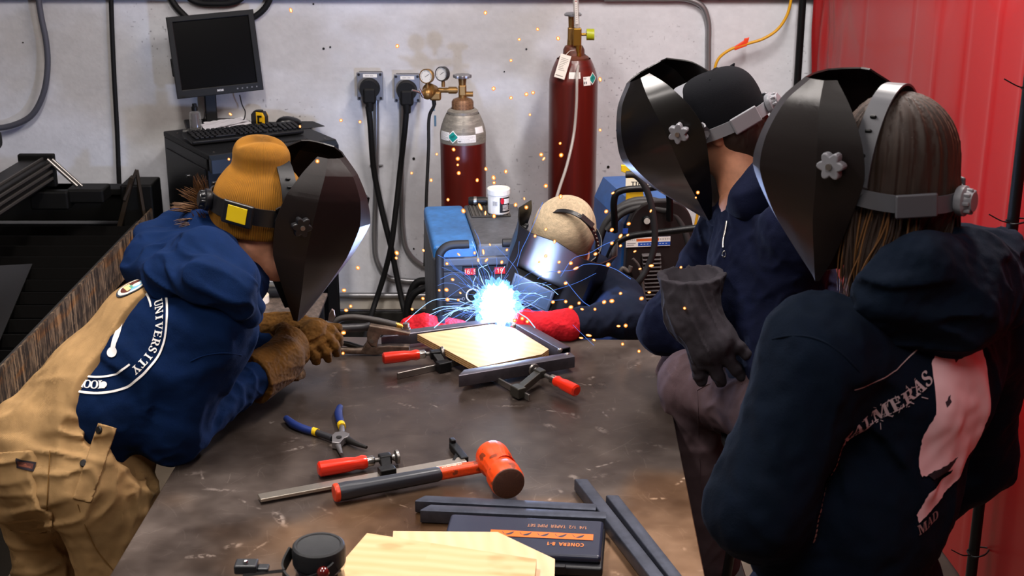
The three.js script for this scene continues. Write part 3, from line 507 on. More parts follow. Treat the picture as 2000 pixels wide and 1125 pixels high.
{ // the shorter cylinder
  const c = at(905, 330, CYLZ), R = 0.0985, ySh = at(905, 262, CYLZ).y, yN = at(905, 203, CYLZ).y;   // top of the straight side, top of the collar
  const t = thing('gas_cylinder', 'shorter dark red gas cylinder with a grey shoulder and two gauges', 'gas cylinder', V(c.x, 0, CYLZ));
  const prof = [[0, 0.004], [R - 0.012, 0.004], [R, 0.02], [R, ySh - 0.04], [R, ySh + 0.005]];
  part(t, 'body', lathe(prof, 48), M.cylRed);
  const hs = yN - ySh, shR = y => { const k = clamp((y - ySh) / hs, 0, 1); return k <= 0 ? R : lerp(R, 0.046, Math.pow(k, 1.7)); };
  const sp2 = []; for (let i = 0; i <= 14; i++) { const y = ySh - 0.0 + hs * 0.7 * i / 14; sp2.push([shR(y) + 0.0006, y]); }
  part(t, 'shoulder', lathe([[R + 0.0006, ySh - 0.03], ...sp2], 48, 1), M.cylGrey);
  const yc = ySh + hs * 0.62;
  part(t, 'neck_ring', lathe([[0.066, yc], [0.068, yc + 0.004], [0.066, yc + 0.022], [0.056, yc + 0.03], [0.05, yc + 0.032]], 40), M.cylGrey);
  part(t, 'cap_collar', lathe([[0.05, yc + 0.02], [0.047, yc + 0.034], [0.047, yc + 0.06], [0.041, yc + 0.07], [0.02, yc + 0.078], [0.0, yc + 0.079]], 36), M.rustCap);
  const yv = yc + 0.079, v = part(t, 'valve', [cyl(0.016, 0.018, 0.02, 0, yv + 0.005, 0), rbox(0.034, 0.05, 0.034, 0.008, 0, yv + 0.03, 0), cyl(0.018, 0.015, 0.03, 0, yv + 0.065, 0), cyl(0.011, 0.011, 0.04, 0, 0, 0, 14).rotateZ(Math.PI / 2).translate(0.025, yv + 0.014, 0.004)], M.oldBrass);
  { const s = new THREE.Shape(); for (let i = 0; i <= 48; i++) { const a = i / 48 * 2 * Math.PI, r = 0.034 + 0.0028 * Math.cos(a * 8); i ? s.lineTo(r * Math.cos(a), r * Math.sin(a)) : s.moveTo(r, 0); } part(t, 'handwheel', [new THREE.ExtrudeGeometry(s, { depth: 0.008, bevelEnabled: true, bevelSize: 0.003, bevelThickness: 0.003, bevelSegments: 2 }).rotateX(-Math.PI / 2).translate(0, yv + 0.086, 0), cyl(0.01, 0.01, 0.02, 0, yv + 0.08, 0)], M.galv); }
  part(t, 'diamond_label', wrapLabel(-0.72, -0.12, ySh - 0.022, ySh + 0.034, shR), hazard());
  part(t, 'text_label', wrapLabel(-0.2, 0.62, ySh - 0.018, ySh + 0.014, shR), plainLabel((x, w, h) => { fineprint(x, w, h); x.fillRect(8, 70, 40, 12); }));
  part(t, 'text_label', wrapLabel(-1.2, -0.6, ySh - 0.012, ySh + 0.024, shR), plainLabel(fineprint));
  part(t, 'text_label', wrapLabel(0.62, 1.15, ySh + 0.018, ySh + 0.044, shR), plainLabel(() => {}));
  // regulator
  const ry = yv + 0.03, r = thing('pressure_regulator', 'brass regulator with two round pressure gauges on the shorter cylinder', 'regulator', V(c.x - 0.02, ry, CYLZ));
  part(r, 'inlet_stem', [cyl(0.011, 0.011, 0.1, 0, 0, 0, 14).rotateZ(Math.PI / 2).translate(-0.05, 0, 0), cyl(0.016, 0.016, 0.035, 0, 0, 0, 6).rotateZ(Math.PI / 2).translate(-0.022, 0, 0)], M.oldBrass);
  const rb = V(-0.115, 0.0, 0.015);
  part(r, 'regulator_body', [cyl(0.03, 0.03, 0.04, 0, 0, 0, 24).rotateX(1.2).rotateY(-0.5).translate(rb.x, rb.y, rb.z), ball(0.026, rb.x - 0.012, rb.y - 0.008, rb.z + 0.02, 18), rbox(0.05, 0.04, 0.04, 0.01, rb.x + 0.02, rb.y - 0.02, rb.z)], M.oldBrass);
  part(r, 'adjusting_screw', [rod(V(rb.x - 0.02, rb.y - 0.01, rb.z + 0.03), V(rb.x - 0.075, rb.y + 0.012, rb.z + 0.05), 0.005), rod(V(rb.x - 0.03, rb.y - 0.02, rb.z + 0.035), V(rb.x - 0.045, rb.y + 0.015, rb.z + 0.04), 0.006)], M.brightSteel);
  const gauge = (x, y, rx, ryy, cover) => { const G = new THREE.Group(); G.name = 'gauge'; G.position.set(x, y, rb.z + 0.02); G.rotation.set(rx, ryy, 0); r.add(G);
    part(G, 'gauge_case', lathe([[0, -0.014], [0.028, -0.014], [0.031, -0.01], [0.031, 0.012], [0.028, 0.014], [0.0265, 0.011]], 32).rotateX(Math.PI / 2), cover);
    part(G, 'dial', new THREE.CircleGeometry(0.0272, 32).translate(0, 0, 0.0105), new THREE.MeshStandardMaterial({ roughness: 0.3, map: canvasTex(128, 128, (c2, w) => { c2.fillStyle = '#d8d6d0'; c2.fillRect(0, 0, w, w); c2.translate(64, 64); c2.strokeStyle = '#333'; for (let k = 0; k < 28; k++) { c2.save(); c2.rotate(2.4 + k * 0.172); c2.lineWidth = k % 4 ? 2 : 4; c2.beginPath(); c2.moveTo(48, 0); c2.lineTo(k % 4 ? 56 : 58, 0); c2.stroke(); c2.restore(); } c2.rotate(-0.55); c2.lineWidth = 5; c2.beginPath(); c2.moveTo(-14, 0); c2.lineTo(40, 0); c2.stroke(); }) }));
    part(G, 'stem', cyl(0.008, 0.008, 0.03, 0, -0.04, -0.004, 10), M.oldBrass); };
  gauge(-0.128, 0.066, -0.1, -0.35, M.oldBrass); gauge(-0.062, 0.076, -0.1, -0.55, std(0x2a2a2a, 0.4));
  // hose down to the machine
  const hx = c.x - 0.02 + rb.x;
  one('gas_hose', [sweep([V(hx + 0.01, ry - 0.035, CYLZ + 0.02), at(848, 205, CYLZ + 0.02), at(839, 225, CYLZ + 0.02), at(837, 290, CYLZ + 0.05), at(833, 380, CYLZ + 0.1), at(832, 420, CYLZ + 0.12), at(830, 520, CYLZ + 0.2)], 0.0075, 60, 10), rings(V(hx + 0.012, ry - 0.03, CYLZ + 0.02), at(848, 203, CYLZ + 0.02), [[0, 0], [0.009, 0], [0.009, 0.03], [0, 0.03]], 12)], M.rubber, 'black rubber gas hose hanging from the brass regulator', 'hose');
}
{ // the tall cylinder
  const c = at(1118, 300, CYLZ), R = 0.104, ySh = at(1118, 160, CYLZ).y, yN = at(1118, 96, CYLZ).y, hs = yN - ySh;
  const t = thing('gas_cylinder', 'tall dark red gas cylinder with a brass flow meter', 'gas cylinder', V(c.x, 0, CYLZ));
  const shR = y => { const k = clamp((y - ySh) / hs, 0, 1); return k <= 0 ? R : lerp(R, 0.05, Math.pow(k, 1.55)); };
  const pr = [[0, 0.004], [R - 0.012, 0.004], [R, 0.02], [R, ySh]]; for (let i = 1; i <= 14; i++) { const y = ySh + hs * 0.72 * i / 14; pr.push([shR(y), y]); }
  part(t, 'body', lathe(pr, 48, 1), M.cylRed);
  const yc = ySh + hs * 0.62;
  part(t, 'neck_ring', lathe([[0.064, yc - 0.01], [0.066, yc], [0.064, yc + 0.02], [0.05, yc + 0.03]], 40), M.brownCap);
  part(t, 'cap_collar', lathe([[0.05, yc + 0.02], [0.046, yc + 0.03], [0.045, yc + 0.052], [0.038, yc + 0.066], [0.02, yc + 0.074], [0, yc + 0.075]], 36), M.brownCap);
  const yv = yc + 0.07;
  part(t, 'valve', [cyl(0.016, 0.018, 0.03, -0.012, yv + 0.01, 0), rbox(0.03, 0.06, 0.03, 0.006, -0.012, yv + 0.045, 0), cyl(0.014, 0.012, 0.05, -0.012, yv + 0.1, 0)], M.oldBrass);
  part(t, 'handwheel', [lathe([[0, 0.012], [0.03, 0.01], [0.037, 0.004], [0.036, -0.002], [0.03, 0.002], [0, 0.0]], 32).translate(-0.006, yv + 0.125, 0)], M.galv);
  part(t, 'diamond_label', wrapLabel(0.62, 1.16, ySh + 0.0, ySh + 0.052, shR, 0.15), hazard());
  part(t, 'text_label', wrapLabel(0.38, 0.72, ySh + 0.0, ySh + 0.036, shR), plainLabel((x, w, h) => { x.fillRect(12, 10, 100, 8); x.fillRect(12, 26, 80, 6); x.fillRect(12, 50, 40, 30); x.fillRect(70, 50, 40, 30); }));
  part(t, 'text_label', wrapLabel(-0.24, 0.26, ySh + 0.03, ySh + 0.056, shR), plainLabel(fineprint));
  const f = thing('flow_meter', 'brass flow meter with a clear graduated tube on the tall cylinder', 'flow meter', V(c.x + 0.012, yv + 0.05, CYLZ + 0.04));
  part(f, 'meter_body', [rbox(0.034, 0.075, 0.03, 0.005, 0, -0.01, 0), cyl(0.014, 0.01, 0.03, 0.006, -0.06, 0), cyl(0.009, 0.009, 0.045, 0.008, -0.09, 0), cyl(0.011, 0.011, 0.01, 0.008, -0.085, 0, 6), cyl(0.01, 0.01, 0.04, 0, 0, 0, 12).rotateX(Math.PI / 2).translate(-0.01, 0, -0.03), cyl(0.006, 0.006, 0.03, 0, 0, 0, 10).rotateZ(Math.PI / 2).translate(0.025, 0.0, 0)], M.brass);
  part(f, 'control_knob', crease(new THREE.CylinderGeometry(0.024, 0.024, 0.032, 14)).rotateZ(Math.PI / 2).translate(0.054, 0.0, 0), std(0xa6ad17, 0.4));
  const ct = part(f, 'graduated_tube', place(lathe([[0, 0], [0.012, 0], [0.012, 0.125], [0.009, 0.13], [0, 0.13]], 20), new THREE.Matrix4().makeRotationZ(0.06).setPosition(-0.002, 0.025, 0)), phy(0xe9e6e2, 0.15, { transmission: 0.75, thickness: 0 }));
  part(ct, 'scale_strip', place(box(0.012, 0.1, 0.001, 0, 0.07, 0.0132), new THREE.Matrix4().makeRotationZ(0.06).setPosition(-0.002, 0.025, 0)), new THREE.MeshStandardMaterial({ roughness: 0.5, transparent: true, map: canvasTex(64, 512, (x, w, h) => { x.clearRect(0, 0, w, h); x.fillStyle = 'rgba(230,226,222,0.75)'; x.fillRect(0, 0, w, h); x.fillStyle = '#8c3030'; x.fillRect(14, 20, 40, 24); x.fillStyle = '#4a4240'; for (let y = 90; y < 500; y += 46) x.fillRect(20, y, 24, 10); }) }));
  part(ct, 'float_tube', place(cyl(0.004, 0.004, 0.1, 0, 0.055, 0, 10), new THREE.Matrix4().makeRotationZ(0.06).setPosition(-0.002, 0.025, 0)), std(0xb9b4b0, 0.3));
  const tg = thing('paper_tag', 'white paper tag hanging on the tall cylinder neck', 'tag', at(1099, 130, CYLZ + 0.1));
  { const m = new THREE.MeshStandardMaterial({ roughness: 0.7, map: canvasTex(128, 256, (x, w, h) => { x.fillStyle = '#e4ddd4'; x.fillRect(0, 0, w, h); x.fillStyle = '#6b645e'; for (let y = 40; y < 170; y += 18) x.fillRect(20, y, 70 + 20 * Math.sin(y), 5); x.fillRect(10, 226, 90, 8); }) });
    part(tg, 'tag_card', place(box(0.046, 0.1, 0.001), new THREE.Matrix4().makeRotationFromEuler(new THREE.Euler(-0.25, -0.25, -0.3))), m); part(tg, 'tag_string', sweep([V(0.012, 0.045, -0.012), V(0.03, 0.06, -0.03), V(0.05, 0.06, -0.05)], 0.001, 10, 5), M.white); }
  one('clear_hose', [sweep([V(c.x + 0.02, yv - 0.06, CYLZ + 0.04), at(1127, 150, CYLZ + 0.13), at(1126, 200, CYLZ + 0.15), at(1121, 260, CYLZ + 0.17), at(1108, 320, CYLZ + 0.25), at(1092, 370, CYLZ + 0.35), at(1084, 400, CYLZ + 0.45), at(1076, 470, CYLZ + 0.6)], 0.0062, 60, 10)], phy(0xc9c3be, 0.3, { transmission: 0.4, thickness: 0 }), 'clear plastic gas hose hanging in front of the tall cylinder', 'hose');
}

// a plate with an outline in the x-y plane, given thickness along z
function slab(pts, z, th, bevel = 0.002) { const q = pts.map(([x, y]) => { const p = at(x, y, z); return [p.x, p.y]; }); let a = 0; for (let i = 0; i < q.length; i++) { const [x0, y0] = q[i], [x1, y1] = q[(i + 1) % q.length]; a += x0 * y1 - x1 * y0; } if (a < 0) q.reverse(); return extrude(q, th, bevel).translate(0, 0, z - th / 2); }

// ---------------------------------------------------------------- blue wire welder behind the table
M.machineBlue = std(0xffffff, 0.42, { map: patchy(0x2f6aa8, 0.22, 0.35, 113) });
M.machineGrey = std(0xffffff, 0.5, { map: patchy(0x55575c, 0.25, 0.3, 117), metalness: 0.3 });
M.machineDark = std(0x1f2024, 0.5, { bumpMap: grain, bumpScale: 0.0002 });
{
  const H = 0.92, A = atY(846, 480, H), B = atY(827, 402, H), back = B.clone().sub(A).setY(0).normalize(), right = V(-back.z, 0, back.x), W = 0.37, Dp = A.distanceTo(B);
  const c = A.clone().addScaledVector(right, W / 2).addScaledVector(back, Dp / 2);
  const t = thing('wire_welder', 'blue and black wire feed welding machine with red number displays', 'welding machine', V(c.x, 0, c.z)); t.rotation.y = Math.atan2(-right.z, right.x);
  const y0 = 0.12;
  part(t, 'chassis', rbox(W - 0.012, H - y0 - 0.06, Dp - 0.02, 0.006, 0, y0 + (H - y0 - 0.06) / 2, 0), M.machineDark);
  part(t, 'side_panel', rbox(0.012, H - y0 - 0.05, Dp - 0.03, 0.004, -W / 2 + 0.005, y0 + (H - y0 - 0.05) / 2, 0), M.machineGrey);
  part(t, 'side_panel', rbox(0.012, H - y0 - 0.05, Dp - 0.03, 0.004, W / 2 - 0.005, y0 + (H - y0 - 0.05) / 2, 0), M.machineBlue);
  const tb = W * 0.42;
  part(t, 'top_cover', metreUV(rbox(tb, 0.06, Dp, 0.016, -W / 2 + tb / 2, H - 0.03, 0)), M.machineBlue);
  part(t, 'top_cover', metreUV(rbox(W - tb - 0.003, 0.06, Dp, 0.012, W / 2 - (W - tb) / 2, H - 0.031, 0)), M.machineGrey);
  const fz = Dp / 2;
  part(t, 'front_frame', [rbox(W, 0.035, 0.03, 0.008, 0, H - 0.062, fz - 0.005), rbox(0.03, H - y0 - 0.06, 0.03, 0.008, -W / 2 + 0.015, y0 + (H - y0 - 0.06) / 2, fz - 0.005), rbox(0.03, H - y0 - 0.06, 0.03, 0.008, W / 2 - 0.015, y0 + (H - y0 - 0.06) / 2, fz - 0.005)], std(0x4a4c52, 0.45, { metalness: 0.3 }));
  const fp = part(t, 'front_panel', rbox(W - 0.05, H - y0 - 0.1, 0.02, 0.003, 0, y0 + (H - y0 - 0.1) / 2, fz - 0.008), std(0x26262c, 0.45));
  const seg = (txt) => new THREE.MeshStandardMaterial({ color: 0x120000, roughness: 0.4, emissive: 0xffffff, emissiveIntensity: 0.5, emissiveMap: canvasTex(160, 96, (x, w, h) => { x.fillStyle = '#c8060c'; x.fillRect(0, 0, w, h); x.fillStyle = '#ffd9cf'; x.font = 'bold 82px monospace'; x.textAlign = 'center'; x.fillText(txt, w / 2, 76); }) });
  const disp = (x, y, txt) => part(t, 'number_display', box(0.038, 0.024, 0.003, x, y, fz + 0.0035), seg(txt));
  disp(-0.055, H - 0.1, '16.5'); disp(0.052, H - 0.1, '19');
  part(t, 'display_bezel', [box(0.16, 0.036, 0.002, 0, H - 0.1, fz + 0.0025)], M.blackPlastic);
  part(t, 'dial_ring', new THREE.TorusGeometry(0.024, 0.0025, 8, 32).translate(-0.045, H - 0.19, fz + 0.004), M.white);
  part(t, 'dial', lathe([[0, 0.022], [0.014, 0.022], [0.017, 0.018], [0.018, 0]], 20).rotateX(Math.PI / 2).translate(-0.045, H - 0.19, fz + 0.002), M.blackPlastic);
  part(t, 'dial', lathe([[0, 0.022], [0.014, 0.022], [0.017, 0.018], [0.018, 0]], 20).rotateX(Math.PI / 2).translate(0.05, H - 0.19, fz + 0.002), M.blackPlastic);
  part(t, 'panel_print', box(0.08, 0.06, 0.001, -0.11, H - 0.22, fz + 0.0025), new THREE.MeshStandardMaterial({ transparent: true, roughness: 0.5, map: canvasTex(128, 96, (x, w, h) => { x.clearRect(0, 0, w, h); x.strokeStyle = '#8d8d95'; x.lineWidth = 3; x.beginPath(); x.arc(16, 20, 8, 0, 7); x.stroke(); x.fillStyle = '#8d8d95'; x.fillRect(30, 18, 80, 4); for (let y = 44; y < 90; y += 14) x.fillRect(12, y, 90, 3); }) }));
  for (const s of [-1, 1]) { const x0 = s * (W / 2 - 0.02); part(t, 'grab_handle', sweep([V(x0, y0 + 0.1, fz + 0.022), V(x0, H - 0.12, fz + 0.022), V(x0, H - 0.06, fz + 0.022), V(x0 * 0.98, H - 0.02, fz + 0.024), V(x0 - s * 0.03, H + 0.004, fz + 0.024), V(x0 - s * 0.105, H + 0.008, fz + 0.022)], 0.0155, 50, 14), std(0x19191b, 0.62)); }
  part(t, 'cart_base', rbox(W + 0.03, 0.04, Dp + 0.06, 0.006, 0, 0.1, 0), M.darkSteel);
  for (const [x, z] of [[-1, -1], [1, -1], [-1, 1], [1, 1]]) part(t, 'wheel', cyl(0.04, 0.04, 0.025, 0, 0, 0, 20).rotateZ(Math.PI / 2).translate(x * (W / 2 - 0.02), 0.041, z * (Dp / 2 - 0.05)), M.rubber);
  // ribbed mat, pliers and jar on the cover
  const K = (px, py) => atY(px, py, H), mp = K(955, 413), mt = thing('ribbed_mat', 'small ribbed rubber mat on the wire welder', 'mat', V(mp.x, H + 0.001, mp.z)); mt.rotation.y = t.rotation.y;
  part(mt, 'mat_sheet', rbox(0.15, 0.004, 0.17, 0.001, 0, 0.002, 0), std(0x3c3936, 0.8));
  part(mt, 'rib', Array.from({ length: 11 }, (_, i) => box(0.006, 0.004, 0.165, -0.067 + i * 0.0134, 0.0055, 0)), std(0x4a4744, 0.8));
  const np = K(935, 404), n = thing('nozzle', 'dark welding nozzle lying on the ribbed mat', 'nozzle', V(np.x, H + 0.0085, np.z));
  part(n, 'barrel', rings(V(-0.04, 0.016, 0), V(0.05, 0.016, 0), [[0, 0], [0.013, 0], [0.016, 0.006], [0.016, 0.06], [0.011, 0.085], [0.008, 0.086]], 20), M.darkSteel);
  part(n, 'collar', rings(V(-0.02, 0.016, 0), V(0.05, 0.016, 0), [[0.0155, 0], [0.0175, 0.001], [0.0175, 0.012], [0.0155, 0.013]], 20), M.steel);
  const jp = K(974, 419), j = thing('plastic_jar', 'white plastic jar with a red and black label on the wire welder', 'jar', V(jp.x, H + 0.0085, jp.z));
  part(j, 'jar_body', lathe([[0, 0], [0.039, 0], [0.042, 0.004], [0.042, 0.072], [0.04, 0.078]], 36), std(0xdedbd2, 0.35));
  part(j, 'lid', lathe([[0.04, 0.074], [0.0445, 0.075], [0.0445, 0.094], [0.042, 0.097], [0.036, 0.097], [0.034, 0.094], [0, 0.094]], 36), std(0xe6e3da, 0.4));
  part(j, 'label', wrapLabel(0.1, 1.25, 0.01, 0.068, () => 0.042), new THREE.MeshStandardMaterial({ roughness: 0.4, map: canvasTex(256, 192, (x, w, h) => { x.fillStyle = '#1c1a1c'; x.fillRect(0, 0, w, h); x.fillStyle = '#e4e0dc'; x.fillRect(90, 20, w - 110, 64); x.fillStyle = '#c3182a'; x.beginPath(); x.arc(56, 44, 40, 0, 7); x.fill(); x.fillStyle = '#e8e4e0'; for (let y = 100; y < 180; y += 16) x.fillRect(60, y, 150 + 30 * Math.sin(y), 7); }) }));
  part(j, 'bar_code', wrapLabel(-0.55, -0.1, 0.035, 0.055, () => 0.042), new THREE.MeshStandardMaterial({ roughness: 0.5, map: canvasTex(128, 64, (x, w, h) => { x.fillStyle = '#e8e6e0'; x.fillRect(0, 0, w, h); x.fillStyle = '#3c3a3a'; for (let i = 4; i < w - 4; i += 7) x.fillRect(i, 4, 2 + (i * 13 % 4), h - 8); }) }));
  one('welding_cable', [sweep([[842, 548], [815, 552], [800, 580], [796, 625], [806, 660]].map(([a, b], i) => at(a, b, -5.35)), 0.016, 40, 10), sweep([[836, 560], [808, 575], [796, 610], [810, 650], [830, 668]].map(([a, b]) => at(a, b, -5.28)), 0.014, 40, 10)], M.rubber, 'thick black welding cables looping left of the blue wire welder', 'cable');
}

// ---------------------------------------------------------------- second welder with louvres
{
  const zf = -4.72, P = (x, y, o = 0) => at(x, y, zf + o);
  const base = P(1265, 640), t = thing('arc_welder', 'black fronted blue arc welder with louvres and two tube handles', 'welding machine', V(base.x, 0, zf - 0.25));
  const yaw = 0.14; const W = 0.24, b = P(1270, 605).y, top = P(1260, 398).y;
  part(t, 'case', (() => { const g = extrude([[-W / 2, b], [W / 2, b], [W / 2 - 0.012, top - 0.09], [W / 2 - 0.045, top - 0.015], [-W / 2 + 0.045, top - 0.015], [-W / 2 + 0.012, top - 0.09]], 0.42, 0.006); return g.rotateY(0.2).translate(-0.07, 0, -0.23); })(), std(0xffffff, 0.4, { map: patchy(0x1f4f8c, 0.15, 0.4, 121) }));
  const F = g => g.rotateY(yaw);
  part(t, 'front_panel', (() => { const s = new THREE.Shape(); const w = W / 2 + 0.004; s.moveTo(-w, b - 0.01); s.lineTo(w, b - 0.01); s.lineTo(w - 0.01, top - 0.1); s.quadraticCurveTo(w - 0.02, top, 0.02, top + 0.004); s.lineTo(-0.02, top + 0.004); s.quadraticCurveTo(-w + 0.02, top, -w + 0.01, top - 0.1); return F(new THREE.ExtrudeGeometry(s, { depth: 0.03, bevelEnabled: true, bevelSize: 0.006, bevelThickness: 0.006, bevelSegments: 2, curveSegments: 10 }).translate(0, 0, 0.215)); })(), std(0x1c1819, 0.45, { bumpMap: grain, bumpScale: 0.0002 }));
  const L = (px, py, o = 0.012) => { const p = P(px, py, o); return V(p.x - t.position.x, p.y, p.z - t.position.z); };
  const pz = 0.262;
  const kn = L(1263, 430); part(t, 'knob', [lathe([[0, 0.022], [0.013, 0.022], [0.016, 0.018], [0.017, 0]], 20).rotateX(Math.PI / 2).translate(kn.x, kn.y, pz - 0.01)], M.blackPlastic); part(t, 'knob_cap', lathe([[0, 0.003], [0.011, 0.002], [0.011, 0]], 18).rotateX(Math.PI / 2).translate(kn.x, kn.y, pz + 0.012), std(0xb8b4ae, 0.35));
  const plate = (x0, y0, x1, y1, mat, name) => { const a = L(x0, y0), c = L(x1, y1); part(t, name, F(box(Math.abs(c.x - a.x), Math.abs(c.y - a.y), 0.002, 0, 0, 0)).translate((a.x + c.x) / 2, (a.y + c.y) / 2, pz - 0.004), mat); };
  plate(1222, 464, 1310, 482, new THREE.MeshStandardMaterial({ roughness: 0.4, map: canvasTex(256, 64, (x, w, h) => { x.fillStyle = '#e9e6e2'; x.fillRect(0, 0, w, h); x.fillStyle = '#e0662a'; x.fillRect(60, 8, 130, 18); x.fillStyle = '#1d4fb4'; x.fillRect(70, 34, 186, 26); x.fillStyle = '#cfd6e4'; for (let i = 84; i < 240; i += 18) x.fillRect(i, 44, 10, 5); x.fillStyle = '#77757a'; for (let i = 8; i < 60; i += 12) x.fillRect(i, 12, 8, 5); for (let i = 196; i < 250; i += 10) x.fillRect(i, 10, 4, 12); x.fillRect(6, 36, 50, 5); x.fillRect(6, 48, 40, 5); }) }), 'front_label');
  plate(1216, 446, 1262, 456, std(0x2a52b8, 0.4), 'blue_label');
  for (let i = 0; i < 13; i++) { const y = 498 + i * 7.6, k = i < 2 ? 0 : 1; const a = L(1253 + i * 0.6, y), c = L(1291 + i * 0.3, y); part(t, 'louvre', F(place(rbox(c.x - a.x, 0.006, 0.016, 0.002), new THREE.Matrix4().makeRotationX(0.5))).translate((a.x + c.x) / 2, a.y, pz + 0.002), std(0x3a3536, 0.5)); }
  const tube = (pts, r = 0.012, name = 'tube_handle') => part(t, name, sweep(pts.map(([x, y, o]) => L(x, y, o)), r, 60, 12), M.blackPaint);
  tube([[1201, 452, 0.03], [1200, 425, 0.05], [1199, 395, 0.06], [1204, 378, 0.06], [1220, 371, 0.06], [1262, 368, 0.05], [1296, 366, 0.04], [1306, 378, 0.03], [1308, 410, 0.02], [1308, 430, 0.01]]);
  tube([[1176, 545, 0.0], [1180, 525, 0.05], [1190, 500, 0.10], [1203, 476, 0.12], [1225, 463, 0.12], [1290, 454, 0.12], [1362, 445, 0.12]], 0.012);
  for (const [x, y, r] of [[1222, 535, 0.03], [1228, 585, 0.03]]) { const p = L(x, y); part(t, 'socket', cyl(r * 0.75, r * 0.75, 0.04, 0, 0, 0, 20).rotateX(Math.PI / 2).translate(p.x, p.y, pz + 0.01), M.blackPlastic); }
  part(t, 'cart_frame', [rbox(0.34, 0.03, 0.56, 0.005, 0, b - 0.03, 0), ...[[-1, -1], [1, -1], [-1, 1], [1, 1]].map(([x, z]) => rbox(0.03, b - 0.05, 0.03, 0.004, x * 0.15, (b - 0.05) / 2 + 0.006, z * 0.25))], M.darkSteel);
  // cables
  one('torch_cable', [sweep([[1222, 341], [1240, 342], [1256, 358], [1268, 385], [1277, 430], [1278, 480], [1266, 520], [1246, 552], [1222, 570], [1214, 574]].map(([x, y], i) => P(x, y, 0.17 - 0.06 * (i > 7))), 0.0115, 70, 10)], std(0x1e1e21, 0.6), 'thick black torch cable hanging in front of the arc welder', 'cable');
  one('cable_coil', [sweep([[1166, 500], [1172, 465], [1186, 432], [1212, 408], [1250, 398], [1290, 402], [1322, 425], [1340, 460], [1350, 500]].map(([x, y]) => P(x, y, -0.02)), 0.013, 60, 10), sweep([[1168, 480], [1182, 440], [1205, 410], [1240, 392], [1292, 396], [1325, 418], [1346, 455], [1358, 490]].map(([x, y]) => P(x, y, -0.05)), 0.013, 60, 10), sweep([[1185, 450], [1215, 418], [1255, 405], [1300, 412]].map(([x, y]) => P(x, y, -0.005)), 0.011, 40, 10)], std(0x2b2a2b, 0.6), 'coil of dark cable hung over the arc welder', 'cable');
  one('ground_lead', [sweep([[1232, 520], [1228, 530], [1216, 524], [1210, 540], [1226, 560], [1250, 570], [1252, 610], [1248, 640]].map(([x, y]) => P(x, y, 0.08)), 0.008, 50, 8), sweep([[1236, 505], [1248, 520], [1256, 560], [1258, 610], [1257, 650]].map(([x, y]) => P(x, y, 0.06)), 0.005, 50, 8)], std(0x5a5552, 0.5), 'grey leads plugged into the front of the arc welder', 'cable');
  const yf = thing('yellow_sign', 'yellow plastic sign with a paper note reading TIG on the arc welder', 'sign', P(1240, 391, -0.12));
  part(yf, 'sign_post', slab([[1226, 330], [1250, 330], [1258, 392], [1222, 392]], zf - 0.12, 0.02), std(0xd9a90f, 0.45), false);
  part(yf, 'sign_flag', slab([[1213, 322], [1240, 324], [1244, 338], [1226, 340], [1213, 334]], zf - 0.11, 0.012), std(0xe3bd1c, 0.45), false);
  { const a = P(1222, 348, -0.1), c = P(1266, 368, -0.1); part(yf, 'paper_note', box(c.x - a.x, a.y - c.y, 0.002, (a.x + c.x) / 2, (a.y + c.y) / 2, a.z + 0.004), new THREE.MeshStandardMaterial({ roughness: 0.7, map: canvasTex(128, 64, (x, w, h) => { x.fillStyle = '#ece7d2'; x.fillRect(0, 0, w, h); x.fillStyle = '#2c2a26'; x.font = 'bold 40px sans-serif'; x.fillText('TIG', 30, 48); }) }), false); }
  part(yf, 'sign_clip', slab([[1232, 318], [1238, 318], [1238, 330], [1232, 330]], zf - 0.1, 0.012), M.blackPlastic, false);
  one('floor_cords', [sweep([[1285, 668], [1298, 685], [1306, 700], [1318, 712]].map(([x, y]) => atY(x, y, 0.3)), 0.007, 30, 8), sweep([[1282, 690], [1300, 694], [1312, 682], [1320, 690]].map(([x, y]) => atY(x, y, 0.31)), 0.007, 30, 8), sweep([[1284, 706], [1296, 700], [1310, 716], [1322, 704]].map(([x, y]) => atY(x, y, 0.29)), 0.006, 30, 8)], std(0xcaa015, 0.5), 'tangle of yellow cords beyond the right edge of the table', 'cord');
  const cr = atY(1300, 700, 0.27); one('cord_crate', [rbox(0.3, 0.02, 0.3, 0.005, cr.x + 0.08, 0.27, cr.z + 0.06), rbox(0.02, 0.26, 0.3, 0.005, cr.x + 0.22, 0.135, cr.z + 0.06), rbox(0.02, 0.26, 0.3, 0.005, cr.x - 0.06, 0.135, cr.z + 0.06)], M.blackPlastic, 'low black stand under the yellow cords', 'stand');
}

